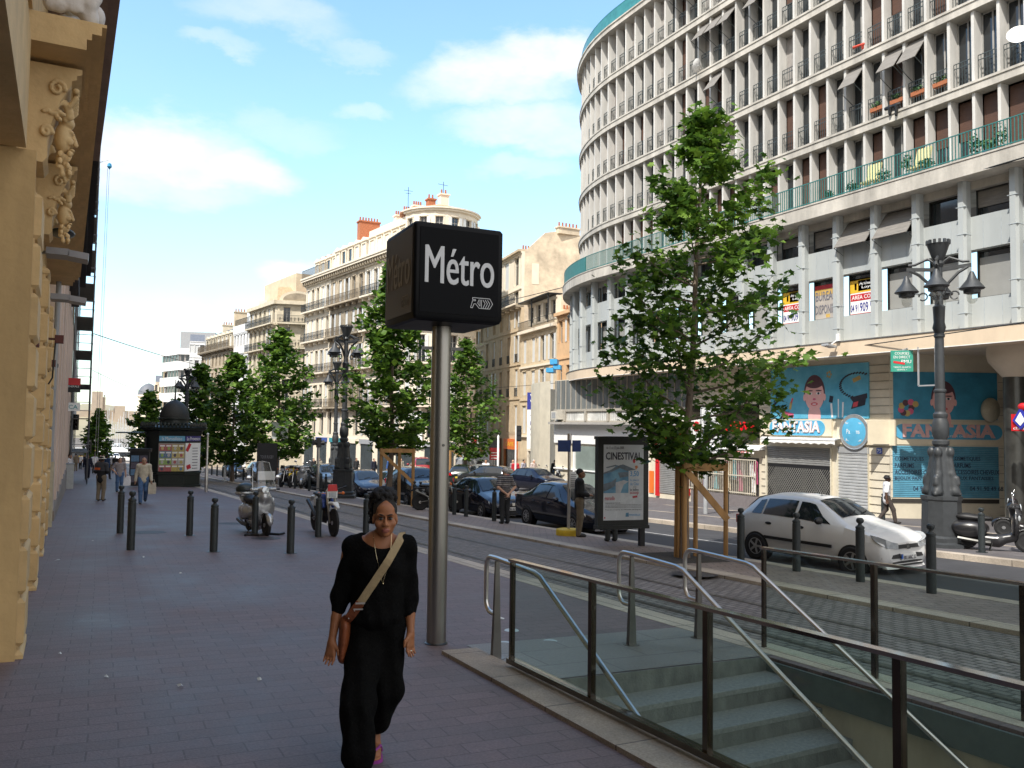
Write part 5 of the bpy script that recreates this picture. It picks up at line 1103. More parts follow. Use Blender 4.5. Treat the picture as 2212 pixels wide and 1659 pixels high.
facade(C2,f,2.6,l-2,[(12.,14.2,12.2,13.9,1.2,0,stone_w)],4,stone_w,shut=.1,seed=12);m=MB(f);m.box(2.6,l-1.5,-.5,1.,14.3,14.4);m.box(2.8,2.9,.8,.9,11.6,14.3);m.box(7,7.1,.8,.9,11.6,14.3);m.build('pergola',irn,C2);m=MB(f);m.box(2.6,l,.3,.34,12.5,12.55);[m.box(2.6+i*.2,2.63+i*.2,.3,.33,11.6,12.5) for i in range(48)];m.build('terrace_railing',irn,C2)
C3=T('narrow_house','narrow orange plaster house wedged against the curved block','building',(0,0,0));orp=M('orange_plaster',(.62,.40,.22),.85,0,.12,1.5);facade(C3,f,-1.,2.6,[(.9,4.6,1.6,3.8,.8,0,None),(4.6,8.2,5.4,7.4,.8,0,None),(8.2,12.2,9.6,11.6,.8,0,None)],2,orp,shut=.2,seed=13);m=MB(f);m.box(-1,2.6,-9,-.36,-6,12.3);m.box(-1,2.6,-.36,-.02,-6,.9);m.box(-1,2.6,-.3,.4,12.1,12.4);m.build('core',orp,C3)
f,l=line(CB,CC,1);C1=T('balcony_house','taller stone house with a loggia storey and a bare plaster gable wall','building',(0,0,0))
facade(C1,f,0,l,[(1.,4.8,1.2,4.,.85,0,tan),(4.8,8.4,5.0,7.8,.85,3,tan),(8.4,12.,8.6,11.4,.85,3,tan),(12.,14.4,12.3,14.,.8,0,tan)],5,tan,shut=.45,seed=14);m=MB(f);m.box(0.02,l,-10,-.36,-6,14.6);m.box(0,l,-.36,-.02,-6,1.);m.build('core',tan,C1)
m=MB(f);m.box(0,l,-.3,.6,14.3,14.7);m.build('cornice',sooty,C1)
facade(C1,f,0,l,[(14.7,16.4,14.9,16.2,1.6,1,stone_w),(16.4,20.2,16.8,19.8,1.5,0,stone_w)],4,stone_w,shut=.2,seed=15);m=MB(f);m.box(0.02,l,-10,-.36,14.7,20.2);m.box(-.0,l,-.5,.4,20.2,20.45);m.build('loggia_core',tan2,C1)
gab=M('gable_plaster',(.60,.50,.37),.9,0,.3,.8,.6)
m=MB(f);vs=[(-.02,-.3,11),(-.02,-10.5,11),(-.02,-10.5,20.2),(-.02,-8.5,22.3),(-.02,-3.6,22.6),(-.02,-2.6,22.4),(-.02,-.3,20.2)];m.add([(a,b,c) for a,b,c in vs]+[(a+.3,b,c) for a,b,c in vs],[tuple(range(7)),tuple(range(13,6,-1))]+[(i,(i+1)%7,7+(i+1)%7,7+i) for i in range(7)]);m.build('gable_wall',gab,C1)
m=MB(f);m.box(-.05,-.03,-1.9,-1.1,16.8,19.);m.build('blind_window',stone_w,C1);P=f(.1,-5.2,22.4);chimney(C1,P,2.6,.7,.6,6,gab);P=f(-.1,-5.5,13.9);chimney(C1,P,1.9,.5,.2,5,gab);P=f(4,-2,20.3);chimney(C1,P,1.3,.6,.8,4,gab)
m=MB();P=f(1.0,-9,22.);m.lathe([(1.1,0),(.05,2.2)],8,P);m.build('turret_cap',slate,C1)
f,l=line(CC,CD,1);C4=T('far_corner_house','pale house at the far end of the old row with a brick chimney wall','building',(0,0,0));facade(C4,f,0,l,[(1.,4.6,1.2,3.9,.85,3,None),(4.6,8.2,5,7.5,.85,3,None),(8.2,11.5,8.5,10.8,.85,0,None),(11.5,14,11.8,13.6,.8,0,None)],4,tan2,shut=.4,seed=16);m=MB(f);m.box(0,l,-9,-.36,-6,14.2);m.box(0,l,-.36,-.02,-6,1.);m.box(0,l,-.3,.5,13.9,14.3);m.build('core',tan2,C4);m=MB(f);m.box(1,3,-4,-1,14.2,17.5);m.build('chimney',brickc,C4)
# shopfronts on the old row
def shopf(fn,a,b,lab,cols,txt=None,ft=None):
    t=T('shopfront',lab,'shop front',(0,0,0));m=MB(fn);m.box(a,b,.0,.25,-.6,.5);m.build('fascia',cols[0],t);m=MB(fn);m.box(a,a+.3,0,.22,-5,-.6);m.box(b-.3,b,0,.22,-5,-.6);m.build('jambs',cols[1],t);m=MB(fn);m.box(a+.3,b-.3,0,.05,-5,-.6);m.build('display_window',cols[2],t)
    if txt:
        p,q=np.array(fn(a,.26,0)),np.array(fn(b,.26,0));text(txt,t,'lettering',ft,(p+q)/2+[0,0,-.05],p-q,V,w=(b-a)*.7,h=.45,ext=.01,bold=.01)
    return t
shf=M('dark_display',(.035,.03,.025),.2,0,.3,1);brn=M('brown_paint',(.10,.05,.03),.6);f,l=line(CA,CB,1)
shopf(f,3.2,6.6,'yellow and red restaurant front with yellow pillars in the old row',(M('dark_red',(.28,.03,.03),.5),yellow,M('yellow_door',(.16,.09,.02),.4)),'LA KAHENA',ly);shopf(f,7.2,9.4,'grey stone doorway shop between the restaurant and the cafe',(stone_w,stone_w,shf));f,l=line(CB,CC,1);shopf(f,.6,4.6,'orange and brown cafe front in the old row',(orange_m,M('orange_dark',(.35,.11,.02),.6),shf),'CAFE',ly)
shopf(f,6.,9.6,'dark brown awning shop front at the far left of the old row',(brn,brn,shf))
shopf(f,10.,12.6,'plain cream shop front at the corner of the side street',(cre,cre,shf))
f,l=line(CA,CB,1);t=T('travel_sign','white and navy travel agency board reading Voyages Valadou','sign',f(3.8,.8,2.5));t.location=(0,0,0)
c=np.array(f(3.6,.9,2.4));u=np.array(f(0,0,0))-np.array(f(1,0,0));u=rotz(.75)@u;nn_=np.cross(u,V);m=MB();m.ob(c,(3.3,.12,5.3),np.array([u,-nn_,V]).T);m.build('board',lw,t);m=MB();m.ob(c+nn_*.07+V*1.85,(3.3,.03,1.6),np.array([u,-nn_,V]).T);m.build('navy_field',lb,t)
for tx,dz,w,h,mt in(('VOYAGES',2.3,2.7,.42,lw),('VALADOU',1.75,2.7,.42,lw),('PROTOUR',1.27,2.3,.25,lw),('TOURISME',.35,2.6,.36,lb),('BILLETERIE',-.25,2.6,.36,lb),('AIR  FER  MER',-.75,2.6,.25,lb),('RENSEIGNEMENTS GROUPES',-1.3,2.6,.14,grey)): text(tx,t,'lettering',mt,c+nn_*.09+V*dz,u,V,w=w,h=h,ext=.006,bold=.01)
# ---------------- harbour end: water, hill, fort ----------------
wat=M('harbour_water_paint',(.05,.09,.11),.15,0,.2,.5)
sheet('water',-60,200,262,560,-.6,wat,skirt=0,step=20)
hm=M('limestone_hill',(.34,.29,.235),.95,0,.3,.03,.6,col2=(.20,.20,.12));m=MB();n=40;vs=[];fs=[]
for j in range(9):
    for i in range(n+1):
        X=-160+320*i/n;t=j/8;z=-10+ (15+8*math.exp(-((X+5)/60)**2)+2.5*math.sin(X*.13)+1.5*math.sin(X*.31+1))*t**.7
        vs.append((X,600+t*80+4*math.sin(X*.2+j),z))
for j in range(8):
    for i in range(n): a=j*(n+1)+i;fs.append((a,a+1,a+n+2,a+n+1))
m.add(vs,fs,True);o=m.build('hillside',hm,fix=False);o['kind']='structure'
FT=T('hilltop_fort','pale stone hilltop fort with a square keep above the harbour','fort',(0,0,0));lst=M('pale_limestone',(.40,.33,.26),.9,0,.15,.15)
def ftb(nm,x0,x1,yt,yb,d,z=0):
    P,Q=onY(x0,yb,640),onY(x1,yb,640);zt_=onY(x0,yt,640)[2];m=MB();m.box(P[0],Q[0],636-z,640+d-z,P[2]-6,zt_);return m.build(nm,lst,FT)
ftb('rampart',150,245,885,915,30);ftb('rampart',240,300,893,915,30,1);ftb('bastion',246,268,877,915,20,4);kp=ftb('keep',197,220,846,905,15,3);ftb('keep_wing',218,226,858,905,10,2);ftb('low_wall',268,305,888,915,20,3)
P=onY(197,860,632);m=MB()
for k in range(3):
    for b in range(6): m.box(P[0]+1+b*1.35,P[0]+1.6+b*1.35,636.6,637.1,P[2]+1.2-3.2*k,P[2]+2.6-3.2*k)
m.build('keep_windows',M('window_shadow',(.16,.13,.11),.8),kp)
mast=M('boat_mast',(.6,.6,.6),.4,.3,.1,3)
for i in range(26):
    x=212+i*3.6+rnd.uniform(-1,1);Y=rnd.uniform(300,420);P=onY(x,945,Y);P[2]=g(0,300)-.6;t=T('sailboat','white sailing boat moored in the far harbour, %s'%['leftmost by the plane tree','beside the leftmost','third from the tree','with a tall mast left of the buses','with a short mast above the bus','just right of that','with a leaning mast','behind the yellow bus','left of the kiosk roof tip','under the fort keep','under the keep, second','under the bastion','second under the bastion','right of the bastion','among the middle masts','middle masts, further right','near the grass slope','under the grass slope','right of the grass slope','nearest the kiosk canopy','above the kiosk canopy','second above the canopy','third above the canopy','fourth above the canopy','fifth above the canopy','rightmost by the kiosk tree'][i],'boat',P,0,'sailing boats in the far harbour')
    m=MB();h=rnd.uniform(9,16);m.loft([[(-w,-3,z),(0,-5,z),(w,-3,z),(w*.9,3.5,z),(-w*.9,3.5,z)] for z,w in((0,.9),(1.,1.4))],True,False);m.build('hull',lw,t);m=MB();m.tube([(0,0,1),(0,0,h)],.11,5);m.tube([(0,0,2),(0,3,2.1)],.08,5);m.tube([(-1,0,h*.6),(1,0,h*.6)],.05,4);m.build('mast',mast,t)
# ---------------- trees ----------------
bark=M('tree_bark',(.17,.13,.10),.9,0,.35,7,.6,streak=.3)
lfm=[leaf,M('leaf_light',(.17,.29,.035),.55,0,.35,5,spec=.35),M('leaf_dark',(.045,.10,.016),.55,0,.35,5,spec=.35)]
for m_ in lfm:
    b=m_.node_tree.nodes['Principled BSDF'];b.inputs['Transmission Weight'].default_value=0
    t_=m_.node_tree;tl=t_.nodes.new('ShaderNodeBsdfTranslucent');mxs=t_.nodes.new('ShaderNodeMixShader');mxs.inputs[0].default_value=.4;o_=t_.nodes['Material Output']
    t_.links.new(b.inputs['Base Color'].links[0].from_socket,tl.inputs[0]);t_.links.new(b.outputs[0],mxs.inputs[1]);t_.links.new(tl.outputs[0],mxs.inputs[2]);t_.links.new(mxs.outputs[0],o_.inputs[0])
LF=[(0,-.5),(.18,-.28),(.5,-.22),(.30,.02),(.42,.3),(.16,.24),(0,.55),(-.16,.24),(-.42,.3),(-.30,.02),(-.5,-.22),(-.18,-.28)]
LF2=[(0,-.5),(.42,-.1),(.2,.3),(0,.55),(-.2,.3),(-.42,-.1)]
def tree(P,label,prof,n,ls,seed,lean=(0,0),tr=.10,shape=LF,group=None,zc0=None,two=None):
    """prof: (height, radius left, radius right); radii are measured along the view's right axis"""
    r=random.Random(seed);t=T('plane_tree',label,'tree',P,0,group);Ht=prof[-1][0]
    hs=[p[0] for p in prof]
    cx=lambda z:np.array([lean[0],lean[1],0])*(z/Ht)+np.array([math.sin(z*1.3+seed)*.05,math.cos(z*1.1+seed)*.05,0])
    m=MB();zs=np.linspace(0,Ht*.96,14);m.tube([cx(z)+np.array([0,0,z]) for z in zs],[tr*(1-.86*(z/Ht)**.85)+(.03 if z==0 else 0) for z in zs],9)
    rx=np.array([_rt[0],_rt[1],0]);ry=np.array([-_rt[1],_rt[0],0])
    spots=[];zz=hs[0]+.15
    def rad(z,a):
        l=np.interp(z,hs,[p[1] for p in prof]);q=np.interp(z,hs,[p[2] for p in prof]);c=math.cos(a);return (q if c>0 else l)*abs(c)**1+(l+q)/2*(1-abs(c))
    nb=int(36*(Ht-hs[0])/6) if ls<.2 else 44
    for k in range(nb):
        z=hs[0]+(Ht-hs[0])*(k+.3+r.random()*.5)/nb;a=k*2.4+r.uniform(-.4,.4);R_=rad(z,a)*r.uniform(.8,1.22)
        dr=rx*math.cos(a)+ry*math.sin(a);z0=max(hs[0]*.7,z-R_*r.uniform(.35,.8));b=cx(z0)+np.array([0,0,z0]);e=cx(z)+dr*R_+np.array([0,0,z-hs[0]*0+0])
        mid=(b+e)/2+np.array([0,0,-.10*R_]);bw=tr*.38*(1-z/Ht*.6)
        m.tube([b,mid,e],[bw,bw*.55,.006],5)
        for j in range(7):
            u=.3+.7*j/6;p=b*(1-u)**2+2*mid*u*(1-u)+e*u*u
            spots.append((p,.16+.22*u,1.2-abs(u-.8)))
            if j%2==1:
                sd_=np.cross(dr,[0,0,1])*r.choice((-1,1));q=p+(sd_*.8+dr*.4+np.array([0,0,r.uniform(-.1,.5)]))*R_*.34;m.tube([p,q],[.009,.003],4);spots.append((q,.24,1.1));spots.append(((p+q)/2,.2,.8))
    m.build('trunk',bark,t,fix=False)
    cr=MB();w=[s[2] for s in spots];k=ls/.14
    light=[r.random()<.5 for _ in spots]
    ch=r.choices(range(len(spots)),w,k=n)
    for i in ch:
        p,sr,_=spots[i];d=np.array([r.gauss(0,1),r.gauss(0,1),r.gauss(-.1,.8)]);d*=sr*.62*(1 if ls<.2 else 1.2);c=p+d
        nr=np.array([r.gauss(0,.6),r.gauss(0,.6),1.]);nr/=np.linalg.norm(nr);a=np.array([r.gauss(0,1),r.gauss(0,1),r.gauss(-.5,.5)]);a-=nr*(a@nr);a/=max(np.linalg.norm(a),.01);b=np.cross(nr,a);s=ls*r.uniform(.65,1.25)
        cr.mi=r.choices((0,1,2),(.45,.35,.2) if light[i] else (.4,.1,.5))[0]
        cr.add([c+b*(x*s)+a*(y*s)-nr*(abs(x)*s*.25) for x,y in shape],[tuple(range(len(shape)))])
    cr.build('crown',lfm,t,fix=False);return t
P1=gp(1472,1205);P1[2]=g(*P1[:2])
tree(P1,'nearest young plane tree in a timber guard, in front of the curved block',[(2.0,.4,.4),(2.5,.8,1.1),(3.2,1.35,1.7),(3.9,1.6,2.5),(4.7,1.35,2.3),(5.5,1.5,1.9),(6.3,1.55,1.8),(7.1,1.1,1.65),(7.9,.75,1.1),(8.5,.45,.55),(9.25,.1,.12)],6600,.185,3,lean=(.40,-.2),tr=.115)
def T2(x,y,yt,xl,xr,label,n,ls,seed,tr=.11,lo=.30):
    P=gp(x,y);D=float((P-CAM)@fw);k=D/F;h=(y-yt)*k;L_=(x-xl)*k;R_=(xr-x)*k;P[2]=g(*P[:2])
    tree(P,label,[(h*lo,L_*.5,R_*.5),(h*(lo+.08),L_*.9,R_*.9),(h*.52,L_,R_),(h*.68,L_*.8,R_*.8),(h*.84,L_*.5,R_*.5),(h*.94,L_*.25,R_*.25),(h,.08,.08)],n,ls,seed,tr=tr,shape=LF2)
T2(842,1088,575,755,935,'plane tree directly left of the metro pole with a timber guard at its foot',5200,.29,11,.14,.26)
T2(1003,1045,735,955,1075,'plane tree directly right of the metro pole in a far timber guard',3600,.33,12,.16,.22)
T2(597,1045,712,520,682,'plane tree in front of the pedimented building, behind the parked scooters',4600,.38,13,.16,.22)
T2(500,1040,765,445,565,'plane tree between the kiosk and the pedimented building',3400,.42,14,.16,.18)
T2(425,1035,790,372,470,'plane tree just right of the newspaper kiosk dome',2600,.46,15,.16,.15)
T2(318,1022,848,280,352,'small far plane tree left of the newspaper kiosk dome',1700,.55,16,.18,.12)
T2(208,1012,888,182,236,'dark round plane tree at the far end of the left pavement',1900,.5,17,.18,.2)
def guard(x,y,w,h,label,rz,n=3,thick=.11):
    P=gp(x,y);P[2]=g(*P[:2]);t=T('tree_guard',label,'tree guard',P,rz);w2=w/2
    ps=[(-w2,-w2*.5),(w2,-w2*.5),(0,w2*.8)]
    for i,(a,b) in enumerate(ps): m=MB();m.cyl((a,b,-.05),(a,b,h),thick/2,thick/2*.95,8);m.build('post',wood,t)
    for i in range(3):
        a,b=ps[i],ps[(i+1)%3];m=MB();m.bar((a[0]*1.08,a[1]*1.08-.0,h-.09-.002*i),(b[0]*1.08,b[1]*1.08,h-.09-.002*i),.05,.15);m.build('rail',wood,t)
    m=MB();m.bar((-w2,-w2*.5-.09,h-.15),(w2,-w2*.5-.09,h*.42),.04,.13);m.build('brace',wood,t)
    return t
t=guard(1515,1207,.86,1.95,'timber tree guard round the nearest plane tree by the parked white hatchback',-.35,thick=.10)
m=MB()
for k in range(9): a=k*.7;m.cyl((P1[0]+.125*math.cos(a),P1[1]+.125*math.sin(a),P1[2]-.02),(P1[0]+.11*math.cos(a),P1[1]+.11*math.sin(a),P1[2]+1.85),.035,.03,6)
tag(m.build('trunk_sleeve',wood),'sleeve of upright split timber slats tied round the nearest tree trunk','trunk sleeve')
guard(858,1093,1.3,2.35,'timber tree guard just behind the dark haired pedestrian, left of the metro pole',-.45,thick=.14)
guard(1005,1040,2.4,2.6,'far timber tree guard right of the metro pole near the old houses',-.4,thick=.2)
P=gp(1400,1205);m=MB();m.add([(P1[0]+a,P1[1]+b,g(P1[0]+a,P1[1]+b)+.016) for a,b in((-.85,-.9),(.8,-.9),(.8,.9),(-.85,.9))],[(0,1,2,3)]);tag(m.build('tree_grate',M('tree_pit_soil',(.05,.045,.04),.95,0,.3,8,.6),fix=False),'dark square tree pit grate under the nearest plane tree','tree grate')
# ---------------- street lamps ----------------
def lamp(x,y,label,h=7.8,Y=None):
    P=gp(x,y);P[2]=g(*P[:2]);t=T('street_lamp',label,'street lamp',P,.3);s=h/7.8
    def lt(nm,prof,n=16,mat=iron_l,ph=0): m=MB();m.lathe([(r*s,z*s) for r,z in prof],n,ph=ph);return m.build(nm,mat,t,ang=30)
    lt('plinth',[(.62,0),(.62,.14),(.54,.18),(.54,.28),(.47,.33),(.45,1.18),(.48,1.22),(.48,1.30),(.40,1.31)],8,ph=.39)
    # base with four scaly fish curling up the column
    pr=[('c',(0,0,1.3*s),(0,0,2.55*s),.30*s,.15*s)]
    for k in range(4):
        a=k*math.pi/2;c_,s_=math.cos(a),math.sin(a);q=lambda r,z:(r*c_*s,r*s_*s,z*s)
        pr+=[('e',q(.31,1.42),(.14*s,.14*s,.13*s)),('c',q(.36,1.40),q(.43,1.36),.07*s,.05*s),('c',q(.30,1.5),q(.24,1.85),.12*s,.10*s),('c',q(.24,1.85),q(.21,2.25),.10*s,.07*s),('e',q(.22,2.4),(.1*s,.1*s,.14*s)),('c',q(.36,1.75),q(.38,1.62),.07*s,.07*s)]
    sdf('fish_base',[iron_l],pr,.028*s,t,.035)
    lt('shaft',[(.17,2.55),(.2,2.6),(.2,2.68),(.15,2.72),(.20,2.86),(.20,3.1),(.155,3.25),(.17,3.3),(.17,3.36),(.125,3.42),(.125,3.9),(.15,3.93),(.15,3.97),(.118,4.0),(.105,5.3),(.13,5.33),(.13,5.38),(.115,5.42),(.16,5.56),(.13,5.7),(.14,5.95),(.15,6.1),(.10,6.15),(.09,7.2)],14)
    lt('crown_finial',[(.09,7.1),(.14,7.2),(.10,7.28),(.16,7.38),(.26,7.68),(.28,7.72),(.24,7.72),(.14,7.42)],14)
    m=MB()
    for k in range(14): a=k*2*math.pi/14;m.ob((.265*math.cos(a)*s,.265*math.sin(a)*s,7.76*s),(.05*s,.06*s,.1*s),rotz(a))
    m.build('crown_teeth',iron_l,t)
    for k in range(4):
        a=k*math.pi/2+.25;d=np.array([math.cos(a),math.sin(a),0]);R3=rotz(a);m=MB();Z=np.array([0,0,1.])
        m.bar(Z*7.05*s,d*.74*s+Z*7.12*s,.05*s,.09*s)
        m.tube([d*.10*s+Z*6.40*s,d*.22*s+Z*6.70*s,d*.45*s+Z*6.95*s,d*.66*s+Z*7.08*s],.04*s,6);m.tube([d*.08*s+Z*7.22*s,d*.25*s+Z*7.35*s,d*.55*s+Z*7.22*s,d*.70*s+Z*7.22*s],.035*s,6)
        m.tube([(d*(.36+.1*math.cos(q))+Z*(6.38+.1*math.sin(q)))*s for q in np.linspace(0,5.5,10)],.02*s,5);m.ell((d*.74+Z*6.66)*s,.07*s,8,6)
        m.tube([(d*.74+Z*6.66)*s,(d*.748+Z*6.55)*s,(d*.745+Z*6.42)*s],.03*s,6);ar=m.build('arm',iron_l,t)
        c=(d*.745)*s;m=MB();m.lathe([(.04,6.95*s),(.07*s,6.88*s),(.12*s,6.75*s),(.27*s,6.56*s),(.30*s,6.52*s),(.28*s,6.50*s),(.20*s,6.48*s),(.19*s,6.40*s),(.12*s,6.38*s)],14,c);m.build('lamp_shade',iron_l,ar)
        m=MB();m.lathe([(.12*s,6.38*s),(.13*s,6.30*s),(.11*s,6.20*s),(.05*s,6.14*s),(.005,6.13*s)],12,c);m.build('lamp_globe',lampglass,ar)
    return t
lamp(2035,1183,'tall grey four-armed street lamp on the right pavement in front of the passage')
lamp(740,1076,'tall dark four-armed street lamp left of the metro sign, behind the red and white motorbike',8.3)
lamp(722,1052,'four-armed street lamp farther off, partly hidden by the tall dark one',8.3);lamp(398,1036,'far four-armed street lamp showing its arms above the kiosk trees',8.6)
# ---------------- bollards ----------------
bol=M('bollard_iron',(.022,.028,.030),.4,0,.3,14,.15)
def bollard_mesh(t,h=1.05,base=True):
    m=MB();m.lathe([(.073,-.04),(.073,h-.20),(.066,h-.195),(.066,h-.185),(.073,h-.18),(.073,h-.15),(.06,h-.14),(.035,h-.12),(.03,h-.105)],18);m.build('shaft',bol,t)
    m=MB();m.lathe([(.028,h-.11),(.034,h-.09),(.05,h-.085),(.062,h-.055),(.058,h-.025),(.04,h-.006),(.0,h)],14);m.build('ball_cap',bol,t)
    if base: m=MB();m.lathe([(.13,-.03),(.13,.008),(.075,.012)],18);m.build('foot_plate',bol,t)
BL=[(259,1152,'on the left pavement, rear one of the two by the facade',0),(282,1188,'on the left pavement, front one of the two by the ochre facade',0),(409,1157,'with a foot plate behind and left of that by the scooter',1),(461,1192,'with a foot plate nearest the camera, left of the silver scooter',1),(550,1157,'in front of the silver scooter',1),(627,1195,'on the left pavement between the scooter and the trail motorcycle',1),(687,1160,'with a foot plate beside the trail motorcycle wheel',1),(790,1160,'half hidden behind the walking woman in black',1)]
pro=None
def bollard(P,label,group,base=1,h=1.05):
    global pro
    key='b%d'%base
    if not hasattr(bollard,key): t=T('bollard',label,'bollard',P,0,group);bollard_mesh(t,1.05,base);setattr(bollard,key,t)
    else: t=copy_tree(getattr(bollard,key));t.location=P;tag(t,label,'bollard',group)
    t.scale=(1,1,h/1.05);return t
for x,y,l,b in BL:
    P=gp(x,y);P[2]=g(*P[:2]);bollard(P,'dark iron bollard '+l,'bollards on the left pavement',b,{282:1.12,259:1.1}.get(x,1.03))
for i,(x,y) in enumerate([(1600,1215),(1717,1235),(1851,1258),(2010,1283),(2207,1322)]):
    P=gp(x,y);P[0]=11.62;P[2]=g(*P[:2])+.008;bollard(P,'dark ball-topped bollard '+['at the rear wheel of the white hatchback','before the doors of the white hatchback','before the headlight of the white hatchback','behind the glass balustrade below the big street lamp','cut by the right edge of the photo'][i],'bollards on the median strip',0,1.06)
for i,(x,y) in enumerate([(560,1075),(640,1083),(920,1098),(980,1100),(1018,1112),(1060,1116),(1100,1126)]):
    P=gp(x,y)
    if i>1: P[0]=11.7
    P[2]=g(*P[:2])+.008
    if i<2: P=gp([693,725][i],[1065,1063][i]);P[2]=g(*P[:2])+.008
    bollard(P,'dark ball-topped bollard '+['left of the pole beside the parked motor scooters','right of the pole beside the parked motor scooters','in front of the black family car grille','just right of the metro pole by the motorcycle wheel','in front of the dark saloon wheel','in front of the dark saloon number plate','right behind the man with hands clasped'][i],'bollards on the median strip',0,1.06)
for i in range(14):
    Y=44+i*3.6;P=np.array([11.7,Y,g(11.7,Y)+.008]);bollard(P,'small far bollard, one of a row along the median beyond the scooters','far bollards in a row',0,1.05)
for i,(x,y) in enumerate([(1571,1110),(1908,1128),(2121,1196)]):
    P=gp(x,y);P[2]=g(*P[:2])+.03;bollard(P,'dark bollard on the right pavement, '+['beside the grey parking sign post','next to the man in white shirt and black hat','at the rear wheel of the black scooter'][i],'bollards on the right pavement',1,1.05)
for i,x in enumerate((1948,2109)):
    P=gp(x,1112);P[2]=g(*P[:2])+.03;t=T('low_bollard',['short squat iron bollard left of the big lamp base','short squat iron bollard right of the big lamp base'][i],'bollard',P);m=MB();m.lathe([(.2,0),(.2,.08),(.13,.12),(.11,.35),(.16,.42),(.12,.5),(.02,.52)],14);m.build('body',iron_l,t)
# ---------------- kiosk ----------------
P=gp(372,1050);P[2]=g(*P[:2]);KR=rotz(-.18);ks=T('newspaper_kiosk','dark green newspaper kiosk with a ribbed dome and lit magazine panels','kiosk',P,-.16);kg=M('kiosk_green',(.012,.017,.013),.4,0,.3,4)
def oct_(w,d,c,z): return [(-w+c,-d,z),(w-c,-d,z),(w,-d+c,z),(w,d-c,z),(w-c,d,z),(-w+c,d,z),(-w,d-c,z),(-w,-d+c,z)]
def okt(nm,mat,lv_): m=MB();m.loft([oct_(w,d,c,z) for w,d,c,z in lv_],True,False);return m.build(nm,mat,ks)
W_,D_,C_=1.55,1.3,.85
okt('base',kg,[(W_+.04,D_+.04,C_,0),(W_+.04,D_+.04,C_,.1),(W_-.02,D_-.02,C_,.12),(W_-.02,D_-.02,C_,.75),(W_+.05,D_+.05,C_,.78),(W_+.05,D_+.05,C_,.86),(W_-.03,D_-.03,C_,.9)])
okt('body',kg,[(W_-.06,D_-.06,C_,.88),(W_-.06,D_-.06,C_,3.2)]);okt('frieze',kg,[(W_+.0,D_,C_,3.05),(W_+.05,D_+.05,C_,3.3),(W_+.25,D_+.25,C_,3.4),(W_+.3,D_+.3,C_,3.52),(W_+.2,D_+.2,C_,3.56),(W_*.6,D_*.6,.5,3.7)])
m=MB()
for i in range(8):
    a,b=np.array(oct_(W_+.22,D_+.22,C_,3.56)[i]),np.array(oct_(W_+.22,D_+.22,C_,3.56)[(i+1)%8])
    for k in range(9): p=a+(b-a)*(k+.5)/9;m.lathe([(.05,0),(.07,.12),(.03,.2),(.0,.3)],6,p)
m.build('cresting',kg,ks)
m=MB();m.lathe([(.95,3.66),(1.0,3.72),(.86,3.8),(.84,3.95),(.92,4.0),(.92,4.08),(.82,4.1)],20);m.build('drum',kg,ks);m=MB();m.lathe([(.84,4.1),(.82,4.35),(.72,4.65),(.54,4.92),(.28,5.1),(.06,5.18),(.05,5.35),(.02,6.4)],20);m.build('dome',M('kiosk_dome',(.018,.019,.016),.5,.1,.3,14,.6),ks)
okt2=MB();okt2.box(-W_-1.55,-W_+.1,-.9,.9,3.15,3.22);okt2.build('side_canopy',kg,ks)
mag=[M('mag_%d'%i,c,.4,0,.4,25) for i,c in enumerate([(.45,.12,.12),(.5,.4,.12),(.12,.22,.35),(.6,.5,.2),(.3,.45,.12),(.5,.48,.46),(.10,.09,.12)])]
m=MB();m.box(-W_+C_-.02,W_-C_+.02,-D_-.0,-D_+.05,.95,2.6);fp=m.build('magazine_panel',M('panel_back',(.30,.26,.22),.4),ks)
w=(2*(W_-C_)-.02)
for r_ in range(4):
    for c_ in range(4):
        m=MB();x=-W_+C_+.02+w*c_/4;z=2.15-.4*r_;m.box(x,x+w/4-.02,-D_-.012,-D_-.002,z,z+.37);m.mi=1;m.box(x+.03,x+w/4-.05,-D_-.016,-D_-.012,z+.25,z+.34);m.mi=2;m.ell((x+w/8,-D_-.012,z+.14),(.08,.004,.1),8,6);q=m.build('magazine_cover',[mag[(r_*2+c_//2)%6],lw,mag[(r_+c_+3)%7]],fp)
m=MB();m.box(-W_+C_,W_-C_,-D_-.0,-D_+.05,2.72,3.02);q=m.build('title_panel',M('light_blue_panel',(.16,.42,.62),.4),ks);text('la Marseillaise',q,'lettering',lw,(0,-D_-.008,2.87),(1,0,0),V,w=1.1,h=.2,ext=.004)
a,b=np.array(oct_(W_,D_,C_,0)[1]),np.array(oct_(W_,D_,C_,0)[2]);u=(b-a)/np.linalg.norm(b-a);n_=np.array([u[1],-u[0],0]);mid=(a+b)/2;l=np.linalg.norm(b-a);RR=np.array([u,-n_,V]).T
m=MB();m.ob(mid+n_*.0+V*1.78,(l-.1,.06,1.66),RR);q=m.build('poster_panel',lw,ks);m=MB();m.ob(mid+n_*.035+u*-.35+V*2.35,(.2,.01,.5),RR@roty(.5));m.ob(mid+n_*.035+u*-.3+V*1.2,(.3,.01,.25),RR@roty(-.3));m.build('poster_print',lr,q);m=MB();[m.ob(mid+n_*.035+u*.15+V*(2.3-.17*i),(.4,.008,.035),RR) for i in range(8)];m.build('poster_text',mag[6],q)
m=MB();m.ob(mid+n_*.0+V*2.87,(l-.1,.06,.3),RR);q=m.build('title_panel',M('violet_panel',(.05,.04,.22),.4),ks);text('La Provence',q,'lettering',lw,mid+n_*.04+V*2.87,u,V,w=.95,h=.2,ext=.004)
m=MB();m.box(-W_-.0,-W_+.1,-.6,.6,.9,2.9);m.build('counter_opening',black,ks)
